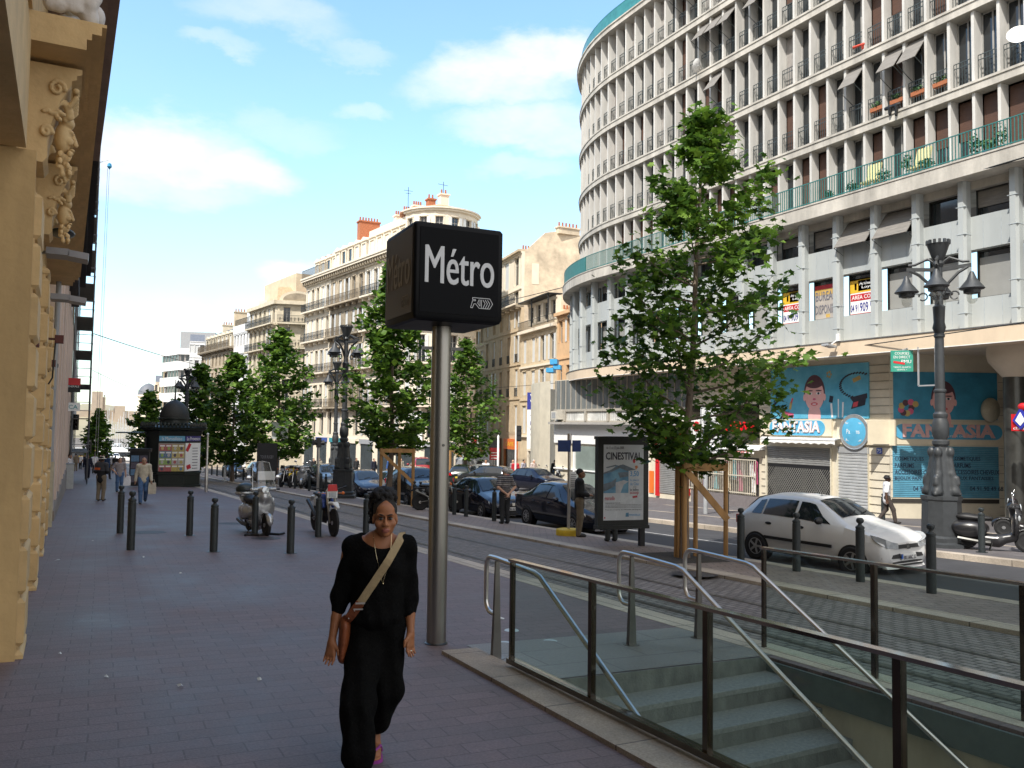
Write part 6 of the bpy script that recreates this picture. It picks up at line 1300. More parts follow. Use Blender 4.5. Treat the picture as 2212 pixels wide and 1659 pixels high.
P=gp(300,1053);P[2]=g(*P[:2]);t=T('magazine_stand','tall dark magazine stand beside the kiosk counter','stand',P,-.2);m=MB();m.box(-.5,.5,-.2,.2,.1,2.0);m.build('rack',black,t);m=MB();m.box(-.58,.58,-.35,.3,2.0,2.18);m.build('hood',black,t)
for i in range(8): m=MB();x=-.42+.44*(i%2);z=1.45-.38*(i//2);m.box(x,x+.4,-.22,-.205,z,z+.34);m.build('magazine_cover',[mag[2],mag[0],mag[6],mag[6]][(i*3)%4],t)
# ---------------- advertising panel, signs, lights ----------------
P=gp(1385,1180);P[2]=g(*P[:2]);ad=T('poster_stand','freestanding black advertising panel with a white film festival poster on one leg','advertising panel',P,-.20)
m=MB();m.box(-.05,.07,-.05,.07,0,.5);m.build('leg',black,ad);z0,z1=.46,2.5;xl,xr=-1.12,.13
m=MB();m.box(xl,xr,-.1,.1,z0,z1);m.build('case',M('case_black',(.012,.013,.011),.4,0,.2,4),ad);m=MB();m.box(xl-.02,xr+.02,-.12,.12,z0-.04,z0+.04);m.box(xl-.02,xr+.02,-.12,.12,z1-.04,z1+.03);m.build('frame',MATS['case_black'],ad)
px=lambda u:xl+.13+(xr-xl-.26)*u;pz=lambda v:z1-.16-(z1-z0-.32)*v
m=MB();m.box(px(0),px(1),-.106,-.10,pz(1),pz(0));po=m.build('poster',M('poster_paper',(.60,.63,.66),.25,0,.04,3,spec=.6),ad)
cam_y=-.108
def pt(tx,u0,u1,v0,v1,mt,b=0): text(tx,po,'lettering',mt,((px(u0)+px(u1))/2,cam_y,(pz(v0)+pz(v1))/2),(1,0,0),V,w=px(u1)-px(u0),h=pz(v0)-pz(v1),ext=.003,bold=b)
ink=M('ink_dark',(.03,.03,.05),.5);cy2=M('ink_blue',(.08,.32,.62),.5);inkr=M('ink_red',(.5,.05,.06),.5);gy=M('ink_grey',(.2,.2,.22),.5)
pt('du 11 au 17 juin 2008',.06,.5,.02,.07,gy);pt('CINESTIVAL',.05,.95,.10,.20,ink,.02);pt('3,50',.66,.88,.35,.43,cy2,.01);pt('la place',.66,.88,.455,.49,cy2);pt('de Cine',.66,.88,.50,.54,cy2);pt('avec',.74,.82,.555,.57,gy);pt('le billet',.66,.88,.58,.615,ink);pt('scoop',.66,.88,.625,.67,inkr);pt('marseille',.04,.28,.68,.735,inkr)
pt('Le cinema a prix doux dans toutes les salles',.04,.42,.765,.78,ink)
for i in range(3): pt('Cesar Capitole Chambord Madeleine Pathe Prado Varietes Trois Palmes Bonneveine Plan de Cuques',.04,.95,.79+.018*i,.802+.018*i,gy)
pt('Tous les cinemas de Marseille participent',.04,.95,.855,.87,ink);pt('MARSEILLE',.64,.92,.92,.945,cy2)
def pp(pts,mat,l,nm='print'): m=MB();m.prism([(px(u),pz(v)) for u,v in pts],'y',cam_y-.0015*l-.001,cam_y-.0015*l);m.build(nm,mat,po)
ip=[M('photo_blue',(.05,.16,.30),.3,0,.6,3,col2=(.20,.42,.58)),M('photo_steel',(.14,.18,.22),.4,0,.4,4),M('photo_pale',(.5,.52,.55),.4,0,.2,4)]
pp([(0,.38),(.2,.33),(.33,.27),(.62,.34),(.62,.64),(0,.64)],ip[0],1);pp([(.0,.37),(.15,.34),(.35,.28),(.48,.26),(.8,.33),(.58,.35),(.4,.31),(.2,.36),(0,.39)],ip[1],2);pp([(.05,.30),(.3,.265),(.33,.28),(.08,.31)],ip[1],2);pp([(.3,.5),(.5,.47),(.62,.49),(.5,.53),(.42,.64),(.30,.64)],ip[2],2);pp([(0,.52),(.2,.49),(.32,.44),(.28,.55),(.1,.60),(0,.62)],ip[1],2);pp([(.35,.37),(.6,.36),(.62,.42),(.4,.44)],MATS['photo_steel'],3)
pp([(.76+.035*math.cos(a),.215+.03*math.sin(a)) for a in np.linspace(0,6.2,14)],inkr,1);pp([(.78,.28),(.84,.275),(.86,.30),(.80,.335)],M('ink_orange',(.6,.2,.05),.5),1);pp([(.56,.905),(.63,.90),(.63,.955),(.55,.955)],ip[0],1);pp([(.02,.955),(.05,.955),(.05,.975),(.02,.975)],inkr,1);pp([(.72,.685),(.84,.675),(.85,.70),(.73,.71)],inkr,1)
# bus stop
P=gp(1228,1157);P[2]=g(*P[:2]);t=T('bus_stop','bus stop pole with blue boards on a round yellow foot','bus stop',P);m=MB();m.lathe([(.33,0),(.33,.14),(.31,.17),(.03,.18)],20);m.build('foot',yellow,t);m=MB();m.lathe([(.04,.15),(.04,2.35),(.055,2.36),(.055,2.65)],12);m.build('pole',steel,t)
for s_ in(-1,1): m=MB();m.ob((s_*.19,-.05,2.33),(.33,.03,.30),rotz(s_*.35));m.build('board',M('stop_blue',(.02,.045,.16),.4),t)
m=MB();m.box(-.02,.20,-.07,-.04,1.22,1.66);q=m.build('timetable',lw,t);m=MB();[m.box(0.01,.17,-.075,-.07,1.28+.05*i,1.295+.05*i) for i in range(7)];m.build('timetable_print',gy,q)
# parking direction signs
P=gp(1524,1111);P[2]=g(*P[:2]);t=T('parking_signs','grey post with stacked white parking direction signs behind the timber guard','sign',P,-.45);m=MB();m.lathe([(.09,0),(.09,3.5),(.07,3.55),(.07,4.1)],14);m.build('post',grey,t);pb_=M('parking_blue',(.03,.12,.45),.4);wsn=M('sign_white_face',(.62,.64,.65),.4,0,.05)
D=float((P-CAM)@fw);k=D/F
for (ya,yb,tx,arrow) in((880,928,'Gare Saint Charles',0),(938,957,'De Gaulle',1),(965,980,'Bourse',2)):
    zc=(1111-(ya+yb)/2)*k;h=(yb-ya)*k;w=.84;m=MB();m.box(-.24,-.24+w,-.14,-.09,zc-h/2,zc+h/2);sg_=m.build('panel',wsn,t);m=MB()
    for (a,b,c,d) in((-.22,w-.26,zc+h/2-.03,zc+h/2-.015),(-.22,w-.26,zc-h/2+.015,zc-h/2+.03),(-.225,-.21,zc-h/2+.015,zc+h/2-.015),(w-.275,w-.26,zc-h/2+.015,zc+h/2-.015)): m.box(a,b,-.146,-.14,c,d)
    m.build('border',ink,sg_)
    if arrow:
        x=-.02 if arrow==1 else -.13;m=MB();m.box(x,x+.13,-.146,-.14,zc-.07,zc+.07);m.build('blue_square',pb_,sg_);text('P',sg_,'lettering',lw,(x+.065,-.148,zc),(1,0,0),V,h=.1,ext=.003)
        m=MB()
        if arrow==1: m.bar((-.12,-.145,zc-.08),(-.12,-.145,zc+.03),.01,.03,(1,0,0));m.prism([(-.18,zc),(-.06,zc),(-.12,zc+.09)],'y',-.146,-.14)
        else: m.bar((.36,-.145,zc),(.48,-.145,zc),.01,.03);m.prism([(.46,zc-.06),(.46,zc+.06),(.55,zc)],'y',-.146,-.14)
        m.build('arrow',ink,sg_)
    else: m=MB();m.prism([(-.16,zc),(-.04,zc),(-.10,zc+.12)],'y',-.146,-.14);m.box(-.12,-.08,-.146,-.14,zc-.2,zc+.02);m.build('arrow',ink,sg_)
    text(tx,sg_,'lettering',ink,(.28 if arrow!=2 else .18,-.145,zc-(.1 if not arrow else 0)),(1,0,0),V,w=.46 if arrow!=2 else .3,h=.12,ext=.003)
grn=emis('signal_green',(.0,.9,.45),4.)
def signal(x,y,h,label,lit=True,ped=False,w=.3):
    P=gp(x,y);P[2]=g(*P[:2]);t=T('traffic_light',label,'traffic light',P,-.4);m=MB();m.lathe([(.07,0),(.055,h)],10);m.build('pole',white if not ped else steel,t)
    m=MB();m.box(.05,.05+w,-.2,.12,h-1.05,h);hd=m.build('head',black,t)
    for i in range(3):
        z=h-.2-.32*i;m=MB();m.lathe([(.13,0),(.13,.02)],14,(.05+w/2,-.2,z),ax=(0,-1,0));m.build('lens',grn if i==2 and lit else M('lens_dark',(.02,.02,.02),.2),hd);m=MB();m.lathe([(.14,0),(.15,.2)],12,(.05+w/2,-.2,z),ax=(0,-1,.1));m.build('visor',black,hd)
    return t
signal(1113,1052,4.1,'traffic light on a white pole showing green by the old houses');signal(152,1038,4.4,'traffic light with a dark head at the left facades',False);signal(186,1022,2.9,'low pedestrian light glowing green at the far left crossing');signal(485,1040,3.4,'far traffic light glowing green beyond the kiosk')
P=gp(445,1063);P[2]=g(*P[:2]);t=T('steel_post','slim steel post with a thicker foot right of the kiosk','post',P);m=MB();m.lathe([(.075,0),(.075,1.3),(.05,1.35),(.045,2.95)],12);m.build('shaft',steel,t);m=MB();m.ell((0,0,2.97),.06);m.build('cap',white,t)
P=gp(686,1062);P[2]=g(*P[:2]);t=T('tram_signal','steel post with a twin-horned dark tram signal beside the parked scooters','signal',P);m=MB();m.lathe([(.08,0),(.075,2.3),(.05,2.4),(.05,2.9)],12);m.build('post',steel,t);m=MB();m.box(-.12,.12,-.12,.12,2.5,3.05);m.lathe([(.12,0),(.16,.22)],10,(.1,0,2.75),ax=(1,-.2,.1));m.lathe([(.12,0),(.16,.22)],10,(-.1,0,2.75),ax=(-1,-.2,.1));m.build('signal_head',black,t)
P=gp(1180,1046);t=T('recycling_bin','big grey recycling container by the old houses','bin',gp(1024,1040));m=MB();m.loft([oct_(1.3*q,1.*q,.3,z) for q,z in((.9,0),(1,.2),(1,1.7),(.8,2.1))],True,False);m.build('body',grey,t);m=MB();m.lathe([(.25,0),(.25,.05)],14,(.0,-1.02,1.4),ax=(0,-1,0));m.build('hatch',black,t)
t=T('no_parking_sign','round no parking sign on a square white board by the old houses','sign',gp(1022,1036));m=MB();m.lathe([(.05,0),(.05,3.3)],8);m.build('post',steel,t);m=MB();m.box(-.4,.4,-.08,-.05,2.9,3.7);m.build('board',lw,t);m=MB();m.lathe([(.28,0),(.28,.02)],16,(0,-.08,3.3),ax=(0,-1,0));m.build('disc',lr,t)
t=T('red_notice','small red and white notice board on a post by the old houses','sign',gp(1067,1043));m=MB();m.lathe([(.04,0),(.04,1.7)],8);m.build('post',steel,t);m=MB();m.box(-.42,.42,-.08,-.04,1.7,2.6);q=m.build('board',lr,t);m=MB();[m.box(-.3,.3,-.09,-.08,1.8+.2*i,1.86+.2*i) for i in range(3)];m.build('board_print',lw,q)
t=T('white_post','leaning slim white post between the dark saloon and the old houses','post',gp(1075,1049));m=MB();m.lathe([(.08,0),(.07,3.4),(.0,3.5)],10);m.build('shaft',white,t)
P=gp(575,1052);P[2]=g(*P[:2]);t=T('rugby_poster_stand','black poster stand with a dark rugby poster beside the far plane tree','advertising panel',P,-.2);m=MB();m.box(-.62,.62,-.1,.1,.3,2.75);m.box(-.05,.05,-.06,.06,0,.3);m.build('case',black,t);m=MB();m.box(-.52,.52,-.11,-.1,.45,1.0);m.build('pale_footer',lw,t);text('TOUR RUGBY',t,'lettering',gy,(0,-.105,1.9),(1,0,0),V,w=.8,h=.2,ext=.004)
P=gp(601,1046);t=T('plate_sign','grey rectangular sign plate on a post above the parked motor scooters','sign',P);m=MB();m.lathe([(.05,0),(.05,4.4)],8);m.build('post',grey,t);m=MB();m.box(-.55,.55,-.08,-.04,3.2,4.4);m.build('plate',wsn,t)
# overhead wires
def wire(label,a,b,r,sag):
    a,b=np.array(a),np.array(b);m=MB();m.tube([a+(b-a)*t-np.array([0,0,4*sag*t*(1-t)]) for t in np.linspace(0,1,25)],r,5);tag(m.build('overhead_wire',M('wire_black',(.012,.012,.012),.6),fix=False),label,'wire')
wire('thick black overhead cable crossing from the far street to the curved block balcony',onY(900,690,84),onX(2240,332,27.2),.028,.5)
wire('thin black overhead cable crossing below the beige beam of the curved block',onY(1060,838,70),onX(2300,684,26.5),.02,.3)
wire('thin overhead cable spanning the sky from the scaffolding to the terrace',onY(203,721,58),onY(500,800,135),.03,.4)
wire('lower thin overhead cable spanning the sky near the little dome',onY(200,800,100),onY(330,853,200),.03,.3)
# ---------------- cars ----------------
HB=[(0,.32,.60,.66,.60,.54),(.05,.25,.66,.74,.74,.61),(.13,.21,.73,.81,.79,.64),(.40,.19,.81,.89,.815,.665),(.88,.18,.895,.985,.82,.665),(1.0,.18,.905,1.025,.82,.655),(1.62,.18,.92,1.345,.825,.55),(1.85,.18,.93,1.40,.825,.545),(2.35,.18,.945,1.425,.825,.54),(2.95,.18,.955,1.405,.82,.53),(3.35,.19,.955,1.32,.805,.54),(3.58,.23,.945,1.14,.785,.58),(3.74,.30,.90,.97,.74,.60),(3.81,.38,.74,.79,.64,.54)]
SD=[(0,.36,.52,.56,.60,.52),(.06,.27,.56,.63,.76,.62),(.18,.22,.62,.70,.82,.66),(.5,.19,.72,.79,.86,.70),(1.15,.18,.85,.93,.87,.70),(1.28,.18,.865,.97,.87,.69),(1.95,.18,.90,1.335,.875,.58),(2.2,.18,.91,1.385,.875,.57),(2.7,.18,.92,1.41,.875,.56),(3.2,.18,.93,1.375,.87,.57),(3.75,.19,.935,1.12,.86,.62),(3.95,.2,.935,1.04,.85,.66),(4.3,.26,.92,1.0,.82,.68),(4.42,.32,.88,.95,.78,.66),(4.48,.42,.72,.78,.68,.58)]
plate=M('number_plate',(.62,.62,.60),.4,0,.05,4);plw=M('number_plate_yellow',(.62,.46,.05),.4);hl=M('headlamp',(.55,.58,.60),.08,.4,.2,6,spec=.8);tl_=M('tail_lamp',(.38,.01,.015),.15)
def car(P,rz,label,paint,keys=HB,axles=(.70,3.17),sc=1.,detail=2,wheel=.29,wins=None,trim=True,plate_tx=None,mould=False,cat='car',name='parked_car',sz=1.,hub=None):
    t=T(name,label,cat,P,rz);L_=keys[-1][0];A=np.array(keys);k=lambda s,c:float(np.interp(s,A[:,0],A[:,c]))
    X=lambda s:(L_/2-s)*sc
    st=sorted(set(list(A[:,0])+list(np.linspace(.3,L_-.3,22))))
    def ringp(s):
        zb,zl,zt,w,wt=[k(s,c) for c in range(1,6)];zm=zb+(zl-zb)*.55
        h=[(0,zb),(w*.86,zb),(w*.97,zb+.07),(w*1.015,zm),(w*1.005,zm+(zl-zm)*.5),(w*.97,zl),(wt+(w*.97-wt)*.06,zt-.075 if zt-zl>.2 else (zl+zt)/2+.02),(wt*.86,zt-.018),(wt*.45,zt+.012),(0,zt+.02)]
        return [(X(s),y*sc,z*sc*sz) for y,z in h]+[(X(s),-y*sc,z*sc*sz) for y,z in h[-2:0:-1]]
    m=MB();m.loft([ringp(s) for s in st]);m.build('body',paint,t,ang=50)
    def side(s,f,sd,off=.010):
        zb,zl,zt,w,wt=[k(s,c) for c in range(1,6)];y0,z0=w*.97,zl;y1,z1=wt+(w*.97-wt)*.06,zt-.075
        y=y0+(y1-y0)*f+off;return (X(s),sd*y*sc,(z0+(z1-z0)*f+off*.4)*sc*sz)
    wins=wins or ([(1.22,2.08,1.72,2.08),(2.16,3.0,2.16,2.98),(3.05,3.34,3.04,3.2)] if keys is HB else [(1.42,2.34,2.02,2.34),(2.42,3.28,2.42,3.2),(3.33,3.62,3.24,3.34)])
    for sd in(-1,1):
        for (b0,b1,t0,t1) in wins:
            m=MB();n=5;vs=[]
            for i in range(n+1): u=i/n;vs+=[side(b0+(b1-b0)*u,.06,sd),side((b0+b1)/2*0+(b0+(t0-b0)*.5)+((b1+(t1-b1)*.5)-(b0+(t0-b0)*.5))*u,.5,sd,.016),side(t0+(t1-t0)*u,.93,sd)]
            m.add(vs,[(3*i+j,3*i+3+j,3*i+4+j,3*i+1+j) for i in range(n) for j in(0,1)],True);m.build('side_window',dkglass,t,fix=False)
    def top(s,u,off=.012):
        zt,wt=k(s,3),k(s,5);y=wt*.88*u;return (X(s),y*sc,(zt+.02-.035*u*u*.9+off)*sc*sz)
    ws=[(1.08,1.70)] if keys is HB else [(1.28,2.02)];rs=(3.28,3.70) if keys is HB else (3.15,3.9)
    for nm,(a,b) in(('windscreen',ws[0]),('rear_window',rs)):
        m=MB();vs=[top(a+(b-a)*i/6,u) for i in range(7) for u in(-1,-.5,0,.5,1)];m.add(vs,[(5*i+j,5*i+5+j,5*i+6+j,5*i+1+j) for i in range(6) for j in range(4)],True);m.build(nm,dkglass,t,fix=False)
    if detail>1:
        for u,ln in((-.5,.55),(.2,.6)): m=MB();p=np.array(top(ws[0][0]+.03,u,.025));q=np.array(top(ws[0][0]+.12,u+ln,.03));m.tube([p,q],.01,4);m.build('wiper',black,t)
    r=wheel*sc
    for i,ax in enumerate(axles):
        w=k(ax,4)
        for sd in(-1,1):
            y=sd*(w+.004)*sc;m=MB();m.cyl((X(ax),sd*(w-.2)*sc,r*.98),(X(ax),sd*(w*1.015+.002)*sc,r*.98),r*1.15,None,26);m.build('wheel_arch',black,t)
            wt_=T('wheel',None,None,(X(ax),sd*(w-.060)*sc,r));wt_.parent=t;m=MB();m.lathe([(r*.6,-.09*sc),(r*.9,-.1*sc),(r,-.07*sc),(r,.07*sc),(r*.9,.1*sc),(r*.62,.095*sc)],26,ax=(0,sd,0));m.build('tyre',rubber,wt_)
            m=MB();m.lathe([(.01,.06*sc),(r*.62,.05*sc),(r*.64,.1*sc),(r*.58,.1*sc),(r*.57,.07*sc)],24,ax=(0,sd,0))
            for q in range(hub or 5): a=q*2*math.pi/(hub or 5);m.bar((.02*math.cos(a),sd*.085*sc,.02*math.sin(a)),(r*.6*math.cos(a),sd*.085*sc,r*.6*math.sin(a)),r*(.17 if not hub else .09),.03*sc,(0,1,0))
            m.lathe([(r*.15,.07*sc),(r*.14,.11*sc),(.01,.115*sc)],12,ax=(0,sd,0));m.build('rim',alu,wt_)
    # front: bumper strip, grille, lights, plate
    fx=lambda s,o=0:X(s)+o
    fw_=k(.06,4)
    def fr(nm,mat,y0,y1,z0,z1,th=.02,s=None,curve=.35):
        m=MB();n=6;vs=[]
        for i in range(n+1):
            y=y0+(y1-y0)*i/n;x=X(0)-(max(0,abs(y)-.42)/.3)**2*.085*sc+.03*sc
            vs+=[(x,y*sc,z0*sc*sz),(x-.03,y*sc,z1*sc*sz),(x-.10,y*sc,z1*sc*sz),(x-.10,y*sc,z0*sc*sz)]
        fs=[(4*i+j,4*i+4+j,4*i+4+(j+1)%4,4*i+(j+1)%4) for i in range(n) for j in range(4)]+[(0,1,2,3),(4*n+3,4*n+2,4*n+1,4*n)];m.add(vs,fs);return m.build(nm,mat,t)
    fr('bumper_strip',black if trim else paint,-.76,.76,.385,.475);fr('lower_intake',black,-.5,.5,.24,.33);fr('bumper_lip',paint,-.66,.66,.19,.235);gz_=.03 if keys is HB else 0;fr('grille',black,-.36,-.06,.535+gz_,.60+gz_*1.4);fr('grille',black,.06,.36,.535+gz_,.60+gz_*1.4);m=fr('badge',chrome,-.055,.055,.52+gz_,.62+gz_)
    if detail>1: fr('intake_bar',paint,-.5,.5,.275,.295)
    p_=fr('number_plate',plate,-.26,.26,.36,.47);p_.location=(.014,0,0)
    if plate_tx: text(plate_tx,t,'lettering',ink,(X(0)+.049,0,.415*sc),(0,1,0),V,w=.40,h=.075,ext=.003,bold=.01);m=MB();m.box(X(0)+.030,X(0)+.047,-.26,-.215,.37,.46);m.build('plate_band',pb_,t)
    for sd in(-1,1):
        m=MB();vs=[]
        w=fw_
        pts=[(-.012,.36,.565),(-.012,.36,.665),(-.006,.57,.705),(.035,.715,.755),(.15,.80,.80),(.24,.835,.815),(.22,.83,.74),(.10,.80,.655),(.02,.68,.585)]
        if keys is SD: pts=[(0.02,.38,.50),(.02,.38,.58),(.10,.56,.62),(.28,.76,.655),(.36,.84,.66),(.30,.84,.58),(.12,.74,.52)]
        q=[(X(s)+.014,sd*y*sc*1.0,z*sc*sz) for s,y,z in pts];q2=[(a-.09,b*.93,c) for a,b,c in q];n=len(q);m.add(q+q2,[tuple(range(n)),tuple(range(2*n-1,n-1,-1))]+[(i,(i+1)%n,n+(i+1)%n,n+i) for i in range(n)]);m.build('headlight',hl,t)
        m=MB();m.box(X(L_)-.02,X(L_)+.10,min(sd*.5,sd*.74)*sc,max(sd*.5,sd*.74)*sc,.72*sc*sz,.9*sc*sz);m.build('tail_light',tl_,t)
        m=MB();s_=1.42 if keys is HB else 1.65;m.ell((X(s_),sd*(k(s_,4)+.10)*sc,(k(s_,2)+.07)*sc*sz),(.07,.11,.075),10,8);m.build('mirror',black if trim else paint,t)
        if detail>1:
            for s_ in((1.95,2.82) if keys is HB else (2.2,3.1)): m=MB();m.ell((X(s_),sd*(k(s_,4)*1.0+.008)*sc,.80*sc*sz),(.085,.02,.032),10,6);m.build('door_handle',black if trim else paint,t)
            if mould: m=MB();m.box(X(2.9),X(1.15),sd*.832-.014,sd*.832+.014,.475,.535);m.build('side_moulding',black,t)
            m=MB();s0=1.12 if keys is HB else 1.4
            for s_ in((1.13,2.12,2.98) if keys is HB else (1.36,2.38,3.25)):
                for zz in np.arange(.3,k(s_,2)-.03,.06): pass
            m.tube([(X(1.2),sd*(.80),.25*sc),(X(2.95),sd*.80,.25*sc)],.02,6);m.build('sill',paint,t)
    m=MB();m.box(X(L_)-.004,X(L_)+.02,-.26,.26,.55*sc,.66*sc);m.build('rear_plate',plw,t)
    if detail>1: m=MB();p=np.array([X(1.95 if keys is HB else 2.3),.0,(k(1.95,3)+.02)*sc]);m.tube([p,p+np.array([-.22,0,.3])],.008,4);m.build('aerial',black,t)
    return t
silver=M('silver_white_paint',(.68,.68,.67),.3,.0,.05,2,coat=.6);navy=M('navy_paint',(.008,.010,.022),.16,.2,.2,2,coat=.5);blk=M('black_paint',(.007,.007,.008),.15,.1,.2,2,coat=.5);dgrey=M('dark_grey_paint',(.03,.033,.035),.18,.3,.2,2,coat=1.);sil2=M('silver_paint',(.42,.43,.44),.25,.6,.1,2,coat=.6);dgr=M('dark_green_car',(.012,.02,.015),.18,.2,.2,2,coat=1);redc=M('red_car_paint',(.3,.015,.02),.2,.1,.1,2,coat=1);lblu=M('light_blue_car',(.16,.30,.34),.25,.4,.1,2,coat=.8)
def rd(X,Y,dz=-.10): return (X,Y,g(X,Y)+dz)
SL=-math.pi/2
def tilt(t): t.rotation_euler=(-.032*0,.0,t.rotation_euler.z);return t
car(rd(14.02,12.55),SL+.10,'white five-door hatchback driving beside the median, black mirrors and bumper strip',silver,HB,sc=.95,sz=1.05,plate_tx='901 AAC 13',mould=True,name='hatchback')
car(rd(13.55,22.0),SL+.03,'dark navy saloon with silver wheel covers, half hidden by the poster stand',navy,SD,(.85,3.5),plate_tx=None,trim=False,name='saloon_car',hub=9)
car(rd(13.8,28.6),SL-.0,'dark blue saloon with bright headlights just right of the metro pole',navy,SD,(.85,3.5),plate_tx='783 BDT 84',trim=False,name='saloon_car')
car(rd(13.6,35.4),SL-.02,'black family car with a chrome grille behind the timber guard',blk,HB,(.76,3.3),sc=1.13,plate_tx='888 BLX 13',trim=False,name='family_car',sz=1.04)
car(rd(13.6,43.2),SL-.02,'dark blue saloon directly right of the tall dark street lamp',navy,SD,(.85,3.5),plate_tx='31 SEL 13',trim=False,name='saloon_car')
car(rd(13.8,51.5),SL,'black estate car with reflections behind the parked scooters',dgrey,HB,(.76,3.3),sc=1.15,trim=False,detail=1)
car(rd(16.4,47.0),-SL,'dark car seen from behind with a yellow number plate beside the black estate',dgr,SD,(.85,3.5),trim=False,detail=1,name='saloon_car')
car(rd(13.9,60.5),SL,'white car half hidden by the parked motor scooters',white,HB,detail=1)
car(rd(13.6,72),SL,'silver car driving towards the camera right of the kiosk',sil2,HB,(.76,3.3),sc=1.12,trim=False,detail=1)
car(rd(13.6,86),SL,'dark car behind the silver car right of the kiosk',blk,SD,(.85,3.5),trim=False,detail=1)
car(rd(16.9,44.),SL,'pale blue car behind the black family car',lblu,HB,detail=1)
for i,(x,y,pt_,lab,rz) in enumerate([(1052,1052,dgrey,'dark grey hatchback parked by the old houses, right of the white post',2.2),(1035,1046,sil2,'silver hatchback with red tail lights parked by the old houses',1.4),(1000,1047,dgr,'green grey car parked by the recycling container',1.0),(1160,1062,navy,'dark blue car behind the man with clasped hands',SL+.2),(908,1042,redc,'red van behind the black family car',1.3)]):
    P=gp(x,y);car((P[0],P[1],g(P[0],P[1])+.02),rz,lab,pt_,HB if i!=4 else HB,detail=1,trim=False,sz=1.0 if i<4 else 1.35,name='parked_car' if i<4 else 'red_van')
for i,(x,Y,pt_,lab) in enumerate([(250,215,white,'tiny white car at the far end of the street, left of the kiosk'),(238,225,white,'tiny white van at the far end near the yellow bus')]):
    P=onY(x,990,Y);car((P[0],P[1],g(P[0],P[1])),SL,lab,pt_,HB,detail=1,sz=1.2,sc=1.2)
def bus(x,Y,label,cols,l=11):
    P=onY(x,990,Y);t=T('city_bus',label,'bus',(P[0],P[1],g(P[0],P[1])),-.25);m=MB();m.box(-l/2,l/2,-1.25,1.25,.4,3.1);m.build('body',cols[0],t);m=MB();m.box(-l/2+.3,l/2-.3,-1.28,1.28,1.3,2.5);m.build('window_band',dkglass,t);m=MB();m.box(-l/2-.03,-l/2+2.5,-1.27,1.27,.4,1.28);m.build('coloured_end',cols[1],t)
    for xx in(-3.4,3.4): m=MB();m.cyl((xx,-1.3,.5),(xx,1.3,.5),.5,None,16);m.build('wheel',rubber,t)
    m=MB();m.box(-l/2+1,l/2-1,-1.1,1.1,3.1,3.35);m.build('roof_unit',lw,t)
bus(262,235,'white and yellow city bus crossing the far end of the street',(lw,yellow));bus(196,245,'yellow city bus behind the far plane tree',(yellow,lw));bus(232,255,'blue grey city bus between the other two far buses',(M('bus_blue',(.05,.2,.3),.4),lw))
# ---------------- two-wheelers ----------------
def wheel2(par,x,r,w,spokes=0,y=0):
    t=T('wheel',None,None,(x,y,r));t.parent=par;m=MB();m.lathe([(r-w*1.1,-w*.35),(r-w*.6,-w*.5),(r-w*.1,-w*.3),(r,0),(r-w*.1,w*.3),(r-w*.6,w*.5),(r-w*1.1,w*.35)],24,ax=(0,1,0));m.build('tyre',rubber,t)
    m=MB();rr=r-w*1.0;m.lathe([(rr,-w*.3),(rr-.02,-w*.25),(rr-.02,w*.25),(rr,w*.3)],24,ax=(0,1,0));n=spokes or 5
    for k in range(n): a=k*2*math.pi/n;m.bar((.02*math.cos(a),0,.02*math.sin(a)),(rr*math.cos(a),0,rr*math.sin(a)),.06 if not spokes else .008,.05 if not spokes else .008,(0,1,0))
    m.lathe([(.05,-w*.5),(.05,w*.5)],12,ax=(0,1,0));m.build('rim',alu if not spokes else steel,t);return t
